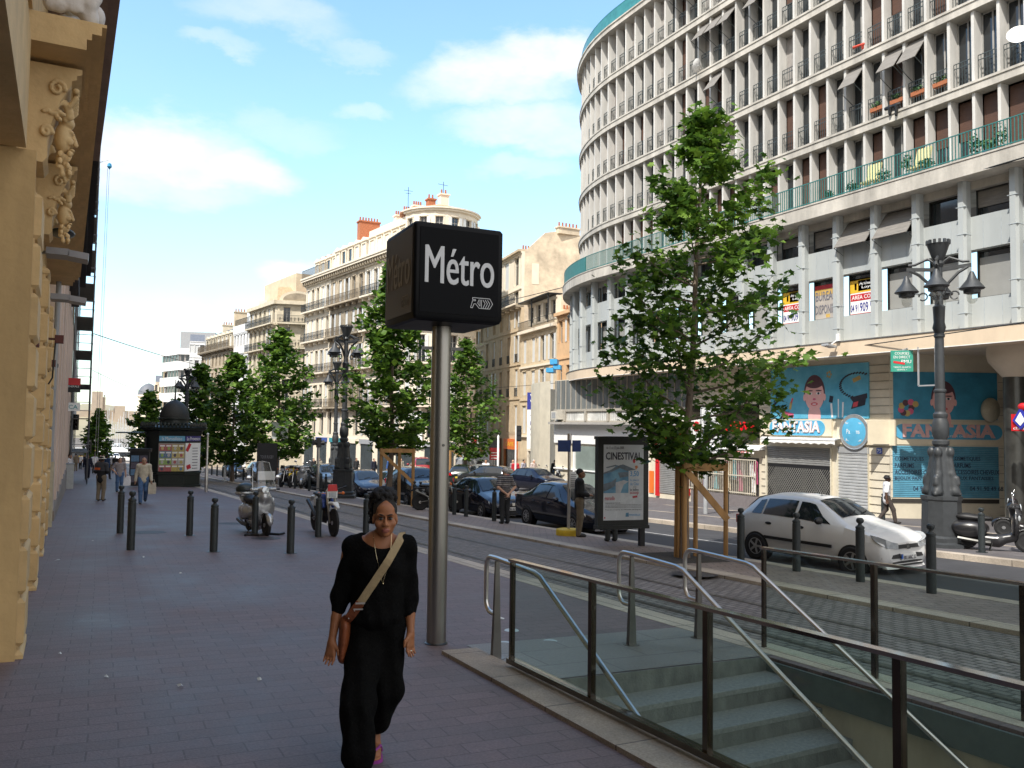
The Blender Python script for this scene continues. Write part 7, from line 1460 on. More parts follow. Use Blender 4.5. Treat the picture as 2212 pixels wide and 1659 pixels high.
def scooter(P,d,label,paint,screen=True,box=True,seatm=black,h=1.,name='motor_scooter'):
    t=T(name,label,'scooter',P,math.atan2(d[1],d[0]));t.scale=(h,h,h);wheel2(t,.66,.265,.11);wheel2(t,-.62,.265,.11)
    # leg shield, mudguard, rear cowl as one smooth body each
    pr=[('e',(.43,0,.66),(.09,.27,.34)),('c',(.45,0,.9),(.40,0,1.02),.14,.12),('c',(.38,0,.35),(.05,0,.26),.11,.13),('c',(.05,0,.24),(-.25,0,.26),.16,.15)]
    sdf('leg_shield',[paint],[(a[0],)+tuple(a[1:]) for a in pr],.022,t,.05)
    sdf('rear_cowl',[paint],[('e',(-.55,0,.52),(.44,.22,.21)),('e',(-.52,.16,.47),(.34,.11,.19)),('e',(-.52,-.16,.47),(.34,.11,.19))],.022,t,.06)
    sdf('mudguard',[paint],[('e',(.66,0,.36),(.33,.13,.22))],.018,t,.03,sub=[('c',(.66,-.3,.26),(.66,.3,.26),.275,.275)])
    sdf('seat',[seatm],[('e',(-.42,0,.77),(.40,.15,.075)),('e',(-.60,0,.79),(.22,.14,.09))],.02,t,.04)
    sdf('headset',[paint],[('e',(.42,0,1.07),(.13,.12,.09)),('c',(.38,-.28,1.08),(.38,.28,1.08),.045,.045),('c',(.42,0,.95),(.42,0,1.05),.06,.07)],.018,t,.04)
    m=MB();m.lathe([(.085,0),(.08,.02),(.01,.03)],16,(.535,0,1.07),ax=(1,0,.15));m.build('headlight',hl,t)
    for s in(-1,1): m=MB();m.cyl((.38,s*.28,1.08),(.36,s*.40,1.07),.022,None,8);m.build('grip',black,t);m=MB();m.tube([(.40,s*.22,1.1),(.38,s*.33,1.32)],.008,5);m.ell((.38,s*.35,1.36),(.02,.075,.055));m.build('mirror',chrome,t)
    for s in(-1,1): m=MB();m.ell((.50,s*.20,.82),(.03,.03,.07));m.build('indicator',hl,t)
    m=MB();m.tube([(-.1,-.2,.2),(-.35,-.24,.22),(-.8,-.22,.28)],.05,8);m.build('exhaust',steel_d,t);m=MB();m.tube([(-.05,.12,.25),(-.12,.2,.0)],.014,5);m.tube([(-.05,-.12,.25),(-.12,-.2,.0)],.014,5);m.build('stand',steel_d,t)
    if screen:
        vs=[];n=6
        for i in range(n+1):
            v=i/n
            for u in np.linspace(-1,1,7): vs.append((.50-.26*v-.10*u*u,u*(.30-.10*v**2),1.1+.62*v))
        m=MB();m.add(vs,[(7*i+j,7*i+7+j,7*i+8+j,7*i+1+j) for i in range(n) for j in range(6)],True);m.build('windscreen',glassy('screen_plastic',(.86,.88,.88),.08,.1),t,fix=False);m=MB();m.tube([(.49,-.29,1.1),(.24-.1,-.2,1.70),(.24,0,1.74),(.14,.2,1.70),(.40,.29,1.1)],.007,4);m.build('screen_edge',white,t)
    if box: sdf('top_box',[M('topbox_green_grey',(.02,.03,.03),.35,0,.2,4)],[('e',(-.98,0,.99),(.2,.24,.16))],.022,t,.03);sdf('top_box_base',[paint],[('e',(-1.0,0,.90),(.22,.25,.10))],.022,t,.03);m=MB();m.bar((-1,0,.84),(-.75,0,.7),.3,.03);m.build('carrier',steel,t)
    m=MB();m.box(-1.0,-.95,-.11,.11,.35,.52);m.build('rear_plate',plate,t)
    return t
P=gp(555,1152);P[2]=g(*P[:2]);sc_=scooter(P,(.13,-.99),'silver scooter with a clear windscreen and dark top box on the left pavement',sil2)
P2=P+np.array([.05,-.72,0]);m=MB();m.tube([(P2[0]-.45+.9*i/12,P2[1]+.1*math.sin(i*1.1),g(P2[0],P2[1])+.035) for i in range(13)],.03,7);tag(m.build('chain_lock',black),'thick dark chain lock lying on the pavement by the silver scooter wheel','chain')
def dirt_bike(P,d,label,c1,c2,c3,h=1.,name='motorcycle'):
    t=T(name,label,'motorcycle',P,math.atan2(d[1],d[0]));t.scale=(h,h,h);wheel2(t,.72,.34,.085,18);wheel2(t,-.66,.32,.10,18)
    for s in(-1,1): m=MB();m.tube([(.72,s*.09,.34),(.52,s*.09,.80)],.022,7);m.tube([(.54,s*.09,.75),(.42,s*.09,1.08)],.03,7);m.build('fork',steel,t);m=MB();m.tube([(-.66,s*.08,.32),(-.1,s*.08,.42)],.025,6);m.build('swing_arm',steel_d,t)
    sdf('engine',[M('engine_black',(.02,.02,.022),.45,.4,.3,8)],[('e',(.02,0,.45),(.22,.14,.16)),('c',(.08,0,.5),(.14,0,.72),.10,.09),('e',(-.1,.1,.4),(.12,.05,.1))],.025,t,.03)
    m=MB();m.tube([(.42,0,1.0),(.25,0,.55),(.15,0,.3),(-.2,0,.3),(-.25,0,.6),(.4,0,.95)],.03,7);m.tube([(-.25,0,.6),(-.75,0,.82)],.025,6);m.build('frame',black,t)
    sdf('tank',[c3],[('e',(.14,0,.90),(.24,.13,.12)),('c',(.25,.12,.8),(.3,.12,.7),.06,.05),('c',(.25,-.12,.8),(.3,-.12,.7),.06,.05)],.02,t,.04);sdf('seat',[black],[('c',(-.02,0,.93),(-.62,0,.94),.075,.07,(1,1.3,.7))],.02,t,.03)
    sdf('front_mudguard',[c1],[('c',(.45,0,.78),(.80,0,.80),.09,.08,(1,1,.5)),('c',(.8,0,.80),(1.02,0,.72),.08,.04,(1,1,.5))],.018,t,.03);sdf('rear_mudguard',[c1],[('c',(-.5,0,.86),(-.85,0,.84),.09,.08,(1,1,.5)),('c',(-.85,0,.84),(-1.0,0,.74),.07,.05,(1,1,.5))],.018,t,.03)
    sdf('side_panel',[c1],[('e',(-.3,.10,.76),(.2,.035,.13)),('e',(-.3,-.10,.76),(.2,.035,.13))],.018,t,.01)
    m=MB();m.loft([[(.52+.02*q,y,z) for y,z in((-.13*w,1.0-h_),(.13*w,1.0-h_),(.14*w,1.0+h_),(.09*w,1.16+h_*.3),(-.09*w,1.16+h_*.3),(-.14*w,1.0+h_))] for q,w,h_ in((0,1,.09),(3,.95,.085))],True,False);m.build('headlight_shroud',c1,t);m=MB();m.prism([(-.12,1.08),(.12,1.08),(.10,1.24),(-.10,1.24)],'x',.555,.60);m.build('number_board',c2,t);m=MB();m.box(.57,.60,-.085,.085,.93,1.05);m.build('headlight',hl,t)
    m=MB();m.tube([(.36,-.40,1.16),(.40,-.2,1.12),(.41,0,1.1),(.40,.2,1.12),(.36,.40,1.16)],.013,6);m.build('handlebar',black,t)
    for s in(-1,1): m=MB();m.tube([(.48,s*.1,1.02),(.48,s*.28,1.02)],.008,4);m.ell((.48,s*.30,1.02),.04);m.build('indicator',M('amber_lens',(.6,.14,.02),.3),t);m=MB();m.cyl((.37,s*.33,1.15),(.34,s*.44,1.17),.02,None,8);m.build('grip',black,t)
    m=MB();m.tube([(.2,-.12,.6),(.25,-.14,.35),(-.1,-.14,.35),(-.5,-.15,.6),(-.85,-.15,.75)],[.02,.02,.025,.05,.05],7);m.build('exhaust',steel_d,t);m=MB();m.tube([(-.1,.14,.3),(-.02,.32,.0)],.014,5);m.build('stand',steel_d,t);return t
P=gp(699,1153);P[2]=g(*P[:2]);dirt_bike(P,(.06,-.99),'white and red trail motorcycle with a blue tank on the left pavement',M('bike_white',(.68,.68,.65),.4,0,.05),M('bike_red',(.55,.03,.03),.4),M('bike_blue',(.03,.07,.28),.35))
P=gp(945,1103);P[2]=g(*P[:2]);dirt_bike(P,(.93,-.35),'black motorcycle with a red tail stripe standing behind the metro pole',black,red,black)
P=gp(2150,1192);P[2]=g(*P[:2])+.03;scooter(P,(.55,-.83),'black scooter with a silver side panel on its stand at the right kerb',M('scooter_black',(.012,.012,.014),.3,0,.2,3,coat=.5),False,False)
P=gp(2225,1165);P[2]=g(*P[:2])+.03;scooter(P,(-.5,.86),'black scooter with raised mirrors cut off by the right edge',MATS['scooter_black'],False,False)
for i,(x,y,lab,kind) in enumerate([(655,1055,'silver and black maxi scooter in the row of parked two-wheelers',0),(634,1053,'yellow and black motorcycle in the row of parked two-wheelers',1),(617,1052,'silver motorcycle at the left of the row of parked two-wheelers',2),(672,1052,'black scooter with a top box at the right of the row',3)]):
    P=gp(x,y);P[2]=g(*P[:2]);d=(-.35-.1*i,-.9)
    if kind==0: scooter(P,d,lab,sil2,False,True,h=1.25)
    elif kind==3: scooter(P,(-.8,.5),lab,MATS['scooter_black'],False,True,h=1.15)
    else: dirt_bike(P,d,lab,yellow if kind==1 else sil2,black,black if kind==1 else sil2,1.15)
for i,(x,y,lab) in enumerate([(1180,1048,'white parked scooter by the restaurant in the old row'),(1215,1052,'dark parked scooter left of the black-coated man, by the old row')]):
    P=gp(x,y);P[2]=g(*P[:2])+.03;scooter(P,(-.9,-.3),lab,white if i==0 else MATS['scooter_black'],False,False)
# litter
for i,(x,y) in enumerate([(124,1212),(200,1170),(310,1205),(390,1240),(1082,1338),(230,1465),(390,1484),(800,1500-40),(130,1415),(560,1470)]):
    P=gp(x,y);m=MB();a=rnd.random()*6;s=.035 if i not in(0,4) else .07;pts=[P+rotz(a)@np.array([s*math.cos(q)*rnd.uniform(.5,1),s*.6*math.sin(q)*rnd.uniform(.5,1),.005+.018*rnd.random()]) for q in np.linspace(0,6.28,7)[:-1]]
    m.add(pts+[P+[0,0,.03]],[(j,(j+1)%6,6) for j in range(6)],True);tag(m.build('paper_scrap',M('paper_litter',(.55,.55,.53),.8),fix=False),['crumpled white paper scrap on the pavement by the ochre wall','small pale scrap by the first manhole cover','pale scrap near the nearest left bollard','pale scrap in the middle of the left pavement','crumpled tissue beside the first stair handrail','leaf-like scrap in the near left pavement','pale scrap left of the walking woman','tiny scrap just left of the walking woman hip','pale scrap at the foot of the ochre pier','scrap on the pavement directly left of the woman'][i],'litter')
# ---------------- people ----------------
def skinm(nm,c): return M('skin_'+nm,c,.5,0,.12,14,.05,spec=.4)
sk_l=skinm('light',(.50,.29,.20));sk_t=skinm('tan',(.40,.22,.14));sk_b=skinm('brown',(.20,.095,.05));sk_d=skinm('dark',(.09,.045,.028))
def clothm(nm,c,v=.18): return M('cloth_'+nm,c,.88,0,v,10,.25)
jean=clothm('denim',(.06,.12,.24),.35);khak=clothm('khaki',(.20,.16,.11));blkc=clothm('black_wool',(.010,.011,.012));drk=clothm('dark_trousers',(.022,.023,.026));shoe=M('shoe_dark',(.02,.017,.015),.5)
h_bk=M('hair_black',(.010,.008,.007),.7,0,.4,40,.6);h_br=M('hair_brown',(.09,.045,.022),.65,0,.3,30,.4);h_gr=M('hair_grey',(.42,.41,.40),.75,0,.2,30,.4)
def hand_prims(w,f,side,s,med=.0):
    """palm, four unequal curled fingers, thumb off the side of the palm; w wrist, f direction the hand hangs"""
    w=np.array(w,float);f=np.array(f,float);f/=np.linalg.norm(f);u=np.array([-side*med,-1.,0]);u-=f*(u@f);u/=np.linalg.norm(u);n=np.cross(f,u)*side
    o=[('c',w,w+f*.02*s,.024*s,.027*s)]+[('c',w+f*.02*s+u*k*.6*s,w+f*.085*s+u*k*s,.019*s,.0165*s) for k in(-.024,-.008,.008,.026)]
    for i,(q,l) in enumerate(((.032,.072),(.011,.08),(-.011,.075),(-.032,.058))):
        a=w+f*.085*s+u*q*s;b=a+(f*.85+n*-.18+u*q*3.5)*l*.5*s;c=b+(f*.8+n*-.5+u*q*1)*l*.5*s;o+=[('c',a,b,.0092*s,.0085*s),('c',b,c,.0085*s,.007*s)]
    a=w+f*.03*s+u*.028*s;b=a+(u*.65+f*.6)*.045*s;c=b+(f*.95+u*.15)*.032*s;o+=[('c',a,b,.0125*s,.0105*s),('c',b,c,.0105*s,.008*s)];return o
def person(P,face,h,label,top,bot,skin=sk_l,hair=h_br,pose='stand',arms='down',sleeve=1.,coat=0.,hat=None,res=.02,fingers=False,long_hair=False,bald=False,stripes=None,group=None,mirror=1):
    s=h/1.75;t=T('person',label,'person',P,math.atan2(face[0],-face[1]),group);q=lambda x,y,z:(x*s*mirror,y*s,z*s)
    walk=pose=='walk'
    hip={-1:q(-.09,0,.92),1:q(.09,0,.92)};kn={-1:q(-.10,-.20 if walk else -.03,.51),1:q(.10,.0 if walk else -.02,.50)};an={-1:q(-.10,-.27 if walk else .02,.085),1:q(.10,.26 if walk else .03,.14 if walk else .085)}
    sh={a:q(a*.18,.0,1.425) for a in(-1,1)}
    if arms=='behind': el={a:q(a*.30,.10,1.15) for a in(-1,1)};wr={a:q(a*.05,.17,.95) for a in(-1,1)};hd={a:(-a*.6,.1,-.5) for a in(-1,1)}
    elif arms=='hip': el={-1:q(-.36,.06,1.17),1:q(.26,.03,1.13)};wr={-1:q(-.2,-.08,1.0),1:q(.28,-.06,.88)};hd={-1:(.5,-.2,-.8),1:(0,-.1,-1)}
    elif arms=='front': el={a:q(a*.25,.0,1.14) for a in(-1,1)};wr={a:q(a*.10,-.22,1.08) for a in(-1,1)};hd={a:(-a*.5,-.8,0) for a in(-1,1)}
    else: el={-1:q(-.25,.06 if walk else .02,1.13),1:q(.25,-.02,1.13)};wr={-1:q(-.27,.06 if walk else -.04,.87),1:q(.27,-.14 if walk else -.04,.88)};hd={a:(a*.05,-.15,-1) for a in(-1,1)}
    if pose=='sit':
        hip={a:q(a*.1,0,.40) for a in(-1,1)};kn={a:q(a*.13,-.40,.55) for a in(-1,1)};an={a:q(a*.13,-.42,.085) for a in(-1,1)}
        dz=-.52;sh={a:q(a*.18,-.08,1.425+dz) for a in(-1,1)};el={a:q(a*.26,-.2,1.15+dz) for a in(-1,1)};wr={a:q(a*.10,-.42,1.12+dz) for a in(-1,1)};hd={a:(-a*.4,-.8,-.2) for a in(-1,1)}
    else: dz=0
    ln=-.08 if pose=='sit' else 0
    tor=[('c',q(0,ln*.1,.98+dz),q(0,ln*.5,1.18+dz),.135*s,.135*s,(1.05,.78,1)),('c',q(0,ln*.5,1.18+dz),q(0,ln,1.38+dz),.145*s,.14*s,(1.15,.78,1)),('c',sh[-1],sh[1],.075*s,.075*s)]
    hx=q(0,ln-.03,1.625+dz);H_=np.array(hx)
    neck=[('c',q(0,ln,1.42+dz),q(0,ln-.02,1.56+dz),.062*s,.055*s)]
    head=[('e',H_+np.array([0,.01,.025])*s,(.074*s,.094*s,.098*s)),('e',H_+np.array([0,-.028,-.05])*s,(.058*s,.062*s,.065*s)),('c',H_+np.array([0,-.09,.01])*s,H_+np.array([0,-.112,-.03])*s,.011*s,.016*s),('e',H_+np.array([.075*1,.01,-.01])*s,(.012*s,.024*s,.033*s)),('e',H_+np.array([-.075,.01,-.01])*s,(.012*s,.024*s,.033*s)),('e',H_+np.array([0,-.075,-.085])*s,(.03*s,.028*s,.02*s)),('e',H_+np.array([0,-.088,-.058])*s,(.026*s,.014*s,.012*s)),('e',H_+np.array([0,-.078,.025])*s,(.055*s,.022*s,.014*s))]
    leg=lambda a,r=0:[('c',hip[a],kn[a],.088*s+r,.062*s+r),('c',kn[a],an[a],.06*s+r,.045*s+r)]
    arm=lambda a,r=0,e=1.:[('c',sh[a],el[a],.058*s+r,.046*s+r)]+([('c',el[a],tuple(np.array(el[a])+(np.array(wr[a])-np.array(el[a]))*e),.044*s+r,.034*s+r)] if e>0 else [])
    body=tor+neck+head+leg(1)+leg(-1)+arm(1)+arm(-1)
    for a in(-1,1):
        if fingers: body+=hand_prims(wr[a],hd[a],a,s)
        else:
            f=np.array(hd[a],float);f/=np.linalg.norm(f);w=np.array(wr[a]);body+=[('c',w,w+f*.08*s,.03*s,.032*s),('c',w+f*.08*s,w+f*.15*s,.02*s,.012*s),('c',w+f*.03*s,w+f*.07*s+np.array([0,-.04*s,0]),.014*s,.011*s)]
    eyes=[('e',H_+np.array([a*.031,-.105,.004])*s,(.016*s,.016*s,.010*s),None,.012) for a in(-1,1)] if res<.019 else ()
    ob=sdf('body',skin,body,res,t,.025,eyes)
    if res<.019:
        m=MB();[m.ell(H_+np.array([a*.031,-.083,.003])*s,(.013*s,.009*s,.009*s),8,6) for a in(-1,1)];m.build('eyes',M('eye_dark',(.03,.02,.015),.2),t)
        m=MB();[m.tube([H_+np.array([a*.014,-.099,.026])*s,H_+np.array([a*.046,-.085,.028])*s],.005*s,5) for a in(-1,1)];m.build('eyebrows',hair,t)
    g_=.016+res*.25
    if pose!='sit': tp=[('c',q(0,0,(.90-coat) +dz),q(0,0,1.18+dz),.148*s+g_*.6,.14*s+g_*.6,(1.08,.82,1))]+[(p[0],p[1],p[2],p[3]+g_,p[4]+g_)+p[5:] for p in tor[1:]]
    else: tp=[(p[0],p[1],p[2],p[3]+g_,p[4]+g_)+p[5:] for p in tor]
    for a in(-1,1): tp+=arm(a,g_,max(0,sleeve*2-1) if sleeve<1 else .96)
    if sleeve<1:
        for a in(-1,1):
            k_=min(1,sleeve*2*.7);tp=[p for p in tp if p[1] is not sh[a] or p[2] is not el[a]]+[('c',sh[a],tuple(np.array(sh[a])*(1-k_)+np.array(el[a])*k_),.058*s+g_,.055*s+g_*1.3)]
            tp=[p for p in tp if not(p[1] is el[a])]
    fc=None;mt=[top]
    if stripes: mt=[top]+list(stripes[0]);fc=stripes[1](s)
    sdf('top',mt,tp,res,t,.03,[('e',q(0,ln-.06,1.53+dz),(.085*s,.10*s,.07*s))],face=fc)
    sdf('trousers',bot,[('c',tuple(np.array(hip[-1])+[0,0,.03]),tuple(np.array(hip[1])+[0,0,.03]),.10*s+g_*.5,.10*s+g_*.5)]+leg(1,g_)+leg(-1,g_),res,t,.03)
    sdf('shoes',shoe,sum([[('e',tuple(np.array(an[a])+np.array([0,-.07,-.04])*s),(.048*s,.135*s,.045*s))] for a in(-1,1)],[]),res*.8,t,.01)
    if not bald:
        hp=[('e',H_+np.array([0,.03,.045])*s,(.086*s,.098*s,.092*s))]
        if long_hair: hp+=[('c',H_+np.array([.06,.04,.0])*s,H_+np.array([.085,.0,-.18])*s,.045*s,.03*s),('c',H_+np.array([-.06,.04,.0])*s,H_+np.array([-.085,.0,-.18])*s,.045*s,.03*s),('c',H_+np.array([0,.07,0])*s,H_+np.array([0,.09,-.18])*s,.07*s,.05*s)]
        sdf('hair',hair,hp,res*.8,t,.02,[('e',H_+np.array([0,-.085,-.03])*s,(.072*s,.075*s,.098*s)),]+([] if long_hair else [('e',H_+np.array([0,.0,-.13])*s,(.12*s,.16*s,.09*s))]))
    if hat is not None:
        o=T('hat','%s hat worn by the %s'%hat[1:],'hat',(0,0,0)) if False else None
        m=MB();m.lathe([(.03*s,.13*s),(.082*s,.125*s),(.092*s,.06*s),(.10*s,.035*s),(.16*s,.025*s),(.162*s,.03*s),(.098*s,.05*s)],18,H_+np.array([0,.01,.0])*s);hh=m.build('hat',hat[0],t);hh.rotation_euler=(0,0,0)
    return t
def carry(P,nm,label,cat,mat,w,h,d=.1,rz=0):
    t=T(nm,label,cat,P,rz);m=MB();m.loft([[(sx*w/2*q,sy*d/2*q,z) for sx,sy in((-1,-1),(1,-1),(1,1),(-1,1))] for z,q in((-h,.92),(-h*.5,1),(-.0,.85))],True,False);m.build('bag_body',mat,t);m=MB();m.tube([(-w*.3,0,0),(-w*.2,0,.12),(w*.2,0,.12),(w*.3,0,0)],.008,5);m.build('strap',mat,t);return t
G0=lambda x,y,dz=0:(lambda P:np.array([P[0],P[1],g(P[0],P[1])+dz]))(gp(x,y))
bei=clothm('beige_jacket',(.50,.45,.35));wht=clothm('white_cotton',(.74,.74,.76),.06);gre=clothm('grey_tee',(.28,.25,.25));nav=clothm('navy_top',(.015,.018,.035));blc=clothm('blue_top',(.03,.09,.28));redt=clothm('red_top',(.45,.02,.03));lav=clothm('lavender_shirt',(.36,.35,.42));pin=clothm('pale_pink',(.55,.46,.44));yel=clothm('yellow_shirt',(.55,.34,.03),.5);chg=clothm('charcoal_jacket',(.045,.045,.05));orj=clothm('orange_band',(.62,.12,.03))
P=G0(308,1088);person(P,(.0,-1),1.72,'bald man in a beige zip jacket and blue jeans walking towards the camera',bei,jean,sk_t,pose='walk',res=.014,fingers=True,bald=True)
carry(P+np.array([.30,-.12,.78]),'carrier_bag','cream carrier bag in the hand of the man in the beige jacket','bag',M('bag_cream',(.5,.45,.36),.7,0,.2,6),.28,.42,.08)
P=G0(217,1082);Rr=lambda s:(lambda C:np.where((C[:,2]>1.22*s)&(C[:,2]<1.31*s)&(C[:,0]>-.02),1,np.where(C[:,2]<1.18*s,2,0)))
person(P,(.55,.85),1.72,'man in a white sun hat and grey jacket with an orange band, seen from behind',chg,khak,sk_d,h_bk,res=.014,hat=(M('hat_straw',(.55,.50,.40),.8),),arms='front',coat=.06,stripes=([orj,blkc],Rr))
P=G0(257,1063);person(P,(.1,-1),1.66,'woman in a grey tee shirt and jeans with long auburn hair, hand on hip',gre,jean,sk_l,h_br,res=.014,arms='hip',sleeve=.5,long_hair=True)
carry(P+np.array([.33,.1,.75]),'shopping_bag','white and blue shopping bag beside the woman in the grey tee shirt','bag',wht,.36,.45,.1)
person(G0(188,1036),(.05,-1),1.74,'man all in dark navy walking towards the camera near the left facades',nav,nav,sk_t,h_bk,'walk',res=.02)
person(G0(203,1024),(0,1),1.78,'man in a white shirt seen from behind near the left facades',wht,drk,sk_t,h_bk,'walk',res=.022,sleeve=.5)
person(G0(229,1036),(.6,.8),1.75,'person in a dark blue jacket behind the man with the orange band',clothm('navy_blue',(.02,.05,.12)),drk,sk_d,h_bk,'walk',res=.022)
person(G0(148,1046),(.9,-.4),1.75,'man in a white top leaning by the grey cabinet at the left facades',wht,drk,sk_l,h_br,res=.022)
crowd=[(163,1018,khak,'far pedestrian in brown beside the left facades'),(173,1014,wht,'far pedestrian in white beneath the scaffolding'),(216,1015,blkc,'far pedestrian in black left of the kiosk stand'),(222,1020,drk,'far dark pedestrian walking beside the one in black'),(241,1019,wht,'far pedestrian in a white top at the kiosk stand'),(248,1022,blkc,'far pedestrian in a black coat near the kiosk stand'),(233,1012,bei,'far pedestrian in beige in the crossing crowd'),(195,1008,redt,'far pedestrian in red in the crossing crowd'),(182,1010,nav,'far pedestrian in navy under the scaffolding'),(265,1016,gre,'far pedestrian in grey beside the magazine stand')]
for i,(x,y,c,l) in enumerate(crowd): person(G0(x,y),(rnd.uniform(-.5,.5),rnd.choice((-1,1))),rnd.uniform(1.62,1.8),l,c,rnd.choice((drk,jean,khak)),rnd.choice((sk_l,sk_t,sk_d)),rnd.choice((h_bk,h_br)),rnd.choice(('walk','stand')),res=.03,sleeve=rnd.choice((1,.5)))
P=G0(432,1020);person(P,(.3,1),1.7,'woman in a beige coat waiting right of the kiosk with a white bag',bei,drk,sk_l,h_br,res=.022,coat=.25);carry(P+np.array([.15,-.3,.6]),'plastic_bag','white plastic bag held by the woman right of the kiosk','bag',wht,.4,.5,.15)
def st(s):
    def f(C):
        z=(C[:,2]/s*17)%1;return np.where(z<.3,1,np.where((z>.45)&(z<.6),2,0))
    return f
P=G0(1090,1132);person(P,(-.05,1),1.70,'grey haired man in a striped navy tee shirt, hands clasped behind his back',clothm('navy_knit',(.02,.022,.035)),drk,sk_l,h_gr,arms='behind',sleeve=.5,res=.013,fingers=True,stripes=([clothm('stripe_grey',(.30,.28,.27)),clothm('stripe_tan',(.16,.14,.12))],st))
P=G0(1251,1160);person(P,(.85,-.5),1.74,'man in a black coat and khaki trousers waiting beside the bus stop',blkc,khak,sk_b,h_bk,res=.013,coat=.10,fingers=True,arms='front')
P=G0(1320,1170);person(P,(.2,1),1.72,'person hidden behind the film poster, only grey trouser legs showing',blkc,clothm('grey_trousers',(.05,.055,.055)),sk_t,h_bk,res=.018)
P=G0(1916,1132,.03);person(P,(.75,-.65),1.74,'man in a white shirt and black hat on the right pavement',wht,clothm('brown_trousers',(.05,.04,.035)),sk_d,h_bk,'walk',res=.013,sleeve=.6,hat=(M('hat_black',(.012,.012,.013),.6),),fingers=True,coat=.06)
P=G0(1943,1112,.03);person(P,(-.3,-.95),1.72,'man in a yellow patterned shirt crouched on a low block by the blue shutter',yel,clothm('mauve_trousers',(.16,.14,.15)),sk_b,h_bk,'sit',res=.013,long_hair=True,sleeve=.5)
m=MB();m.box(-.28,.28,-.1,.3,0,.32);o=m.build('stone_block',M('grey_block',(.2,.19,.18),.85),None,P);tag(o,'low grey stone block under the crouching man in yellow','block')
for i,(x,y,c,l,hh) in enumerate([(1049,1047,wht,'woman in a white top with a shoulder bag strap crossing by the old houses',h_br),(1108,1047,gre,'bald man in grey by the traffic light near the old houses',h_gr),(1113,1049,redt,'person in a red jacket in front of the traffic light pole',h_bk),(1131,1046,lav,'man in a lavender shirt seen from behind near the restaurant',h_bk),(1152,1046,pin,'man in a pale pink shirt by the restaurant door',h_gr),(1198,1047,blkc,'person in black left of the yellow restaurant pillar, nearer the bus stop',h_bk),(1210,1046,drk,'second dark person just behind the one in black by the restaurant',h_bk)]):
    person(G0(x,y,.03),(rnd.uniform(-.6,.6),rnd.choice((-1,1))),1.72,l,c,rnd.choice((drk,jean)),rnd.choice((sk_l,sk_t)),hh,rnd.choice(('walk','stand')),res=.022,bald='bald' in l)
for i,(x,c,l) in enumerate([(808,nav,'far man in navy on the pavement below the white corner building'),(843,blc,'far person in bright blue below the white corner building'),(866,bei,'far person in cream below the white corner building'),(734,redt,'far person in a red jacket left of the tall dark lamp'),(717,yel,'far person in yellow left of the tall dark lamp'),(690,bei,'far person in beige with arm out left of the tall dark lamp'),(678,drk,'far dark figure left of the one in beige'),(770,drk,'far dark figure right of the tall dark lamp')]):
    a=ray(x,990);Y=68;P=onY(x,990,Y if i<3 else 76);P[2]=g(P[0],P[1])+.03+ (1.8+ -0 -1.8);person(P,(rnd.uniform(-.6,.6),-1),1.74,l,c,drk,rnd.choice((sk_l,sk_t)),h_bk,'stand',res=.026)
# ---------------- the walking woman in black ----------------
GP=gp(810,1640);GP[2]=g(*GP[:2]);wo=T('person','young woman in black with her hair tied up walking towards the camera','person',GP,-.285);wo.scale=(.93,1,1)
q=lambda zx,zy,y=0.:np.array([(zx-445)*.00111,y,(1612-zy)*.00111])
sk=skinm('warm_brown',(.31,.125,.055));hc_=q(473,300,-.02);hc_[1]=-.03
def hp(x,y,z): return hc_+np.array([x,y,z])*1.0
head=[('e',hp(0,.02,.03),(.073,.090,.090)),('e',hp(0,-.022,-.045),(.060,.066,.066)),('e',hp(0,-.066,-.088),(.026,.024,.020)),('e',hp(.040,-.050,-.028),(.030,.030,.030)),('e',hp(-.040,-.050,-.028),(.030,.030,.030)),
 ('c',hp(0,-.082,.006),hp(0,-.101,-.030),.008,.0125),('e',hp(.013,-.094,-.034),(.0095,.012,.009)),('e',hp(-.013,-.094,-.034),(.0095,.012,.009)),('e',hp(0,-.086,-.060),(.025,.014,.0075)),('e',hp(0,-.084,-.071),(.021,.014,.009)),
 ('e',hp(.030,-.072,.026),(.028,.014,.010)),('e',hp(-.030,-.072,.026),(.028,.014,.010)),('e',hp(.074,.012,-.012),(.010,.020,.030)),('e',hp(-.074,.012,-.012),(.010,.020,.030)),('e',hp(0,-.05,.05),(.058,.035,.045))]
neckb=q(450,420,.02)
body=head+[('c',hp(0,.02,-.06),neckb,.052,.056),('c',neckb,q(448,470,.02),.062,.12,(1.2,.8,1)),('c',q(290,452,.02),q(610,452,.02),.058,.058),('c',q(448,480,.02),q(440,830,.02),.13,.115,(1.05,.75,1)),('c',q(430,850,.02),q(430,900,.02),.125,.13,(1.1,.8,1))]
shl,ell,wrl=q(268,468,.02),q(222,735,.05),q(182,955,-.02);shr,elr,wrr=q(628,470,.02),q(632,745,.05),q(637,925,-.03)
for a,b,c in((shl,ell,wrl),(shr,elr,wrr)): body+=[('c',a,b,.045,.038),('c',b,(b+c)/2,.037,.034),('c',(b+c)/2,c,.034,.024)]
hpl,knl,anl=q(375,930,.02),q(335,1255,-.20),q(352,1570,-.30);hpr,knr,anr=q(505,930,.02),q(515,1230,-.02),q(448,1500,.13)
for a,b,c in((hpl,knl,anl),(hpr,knr,anr)): body+=[('c',a,b,.085,.055),('c',b,c,.052,.033)]
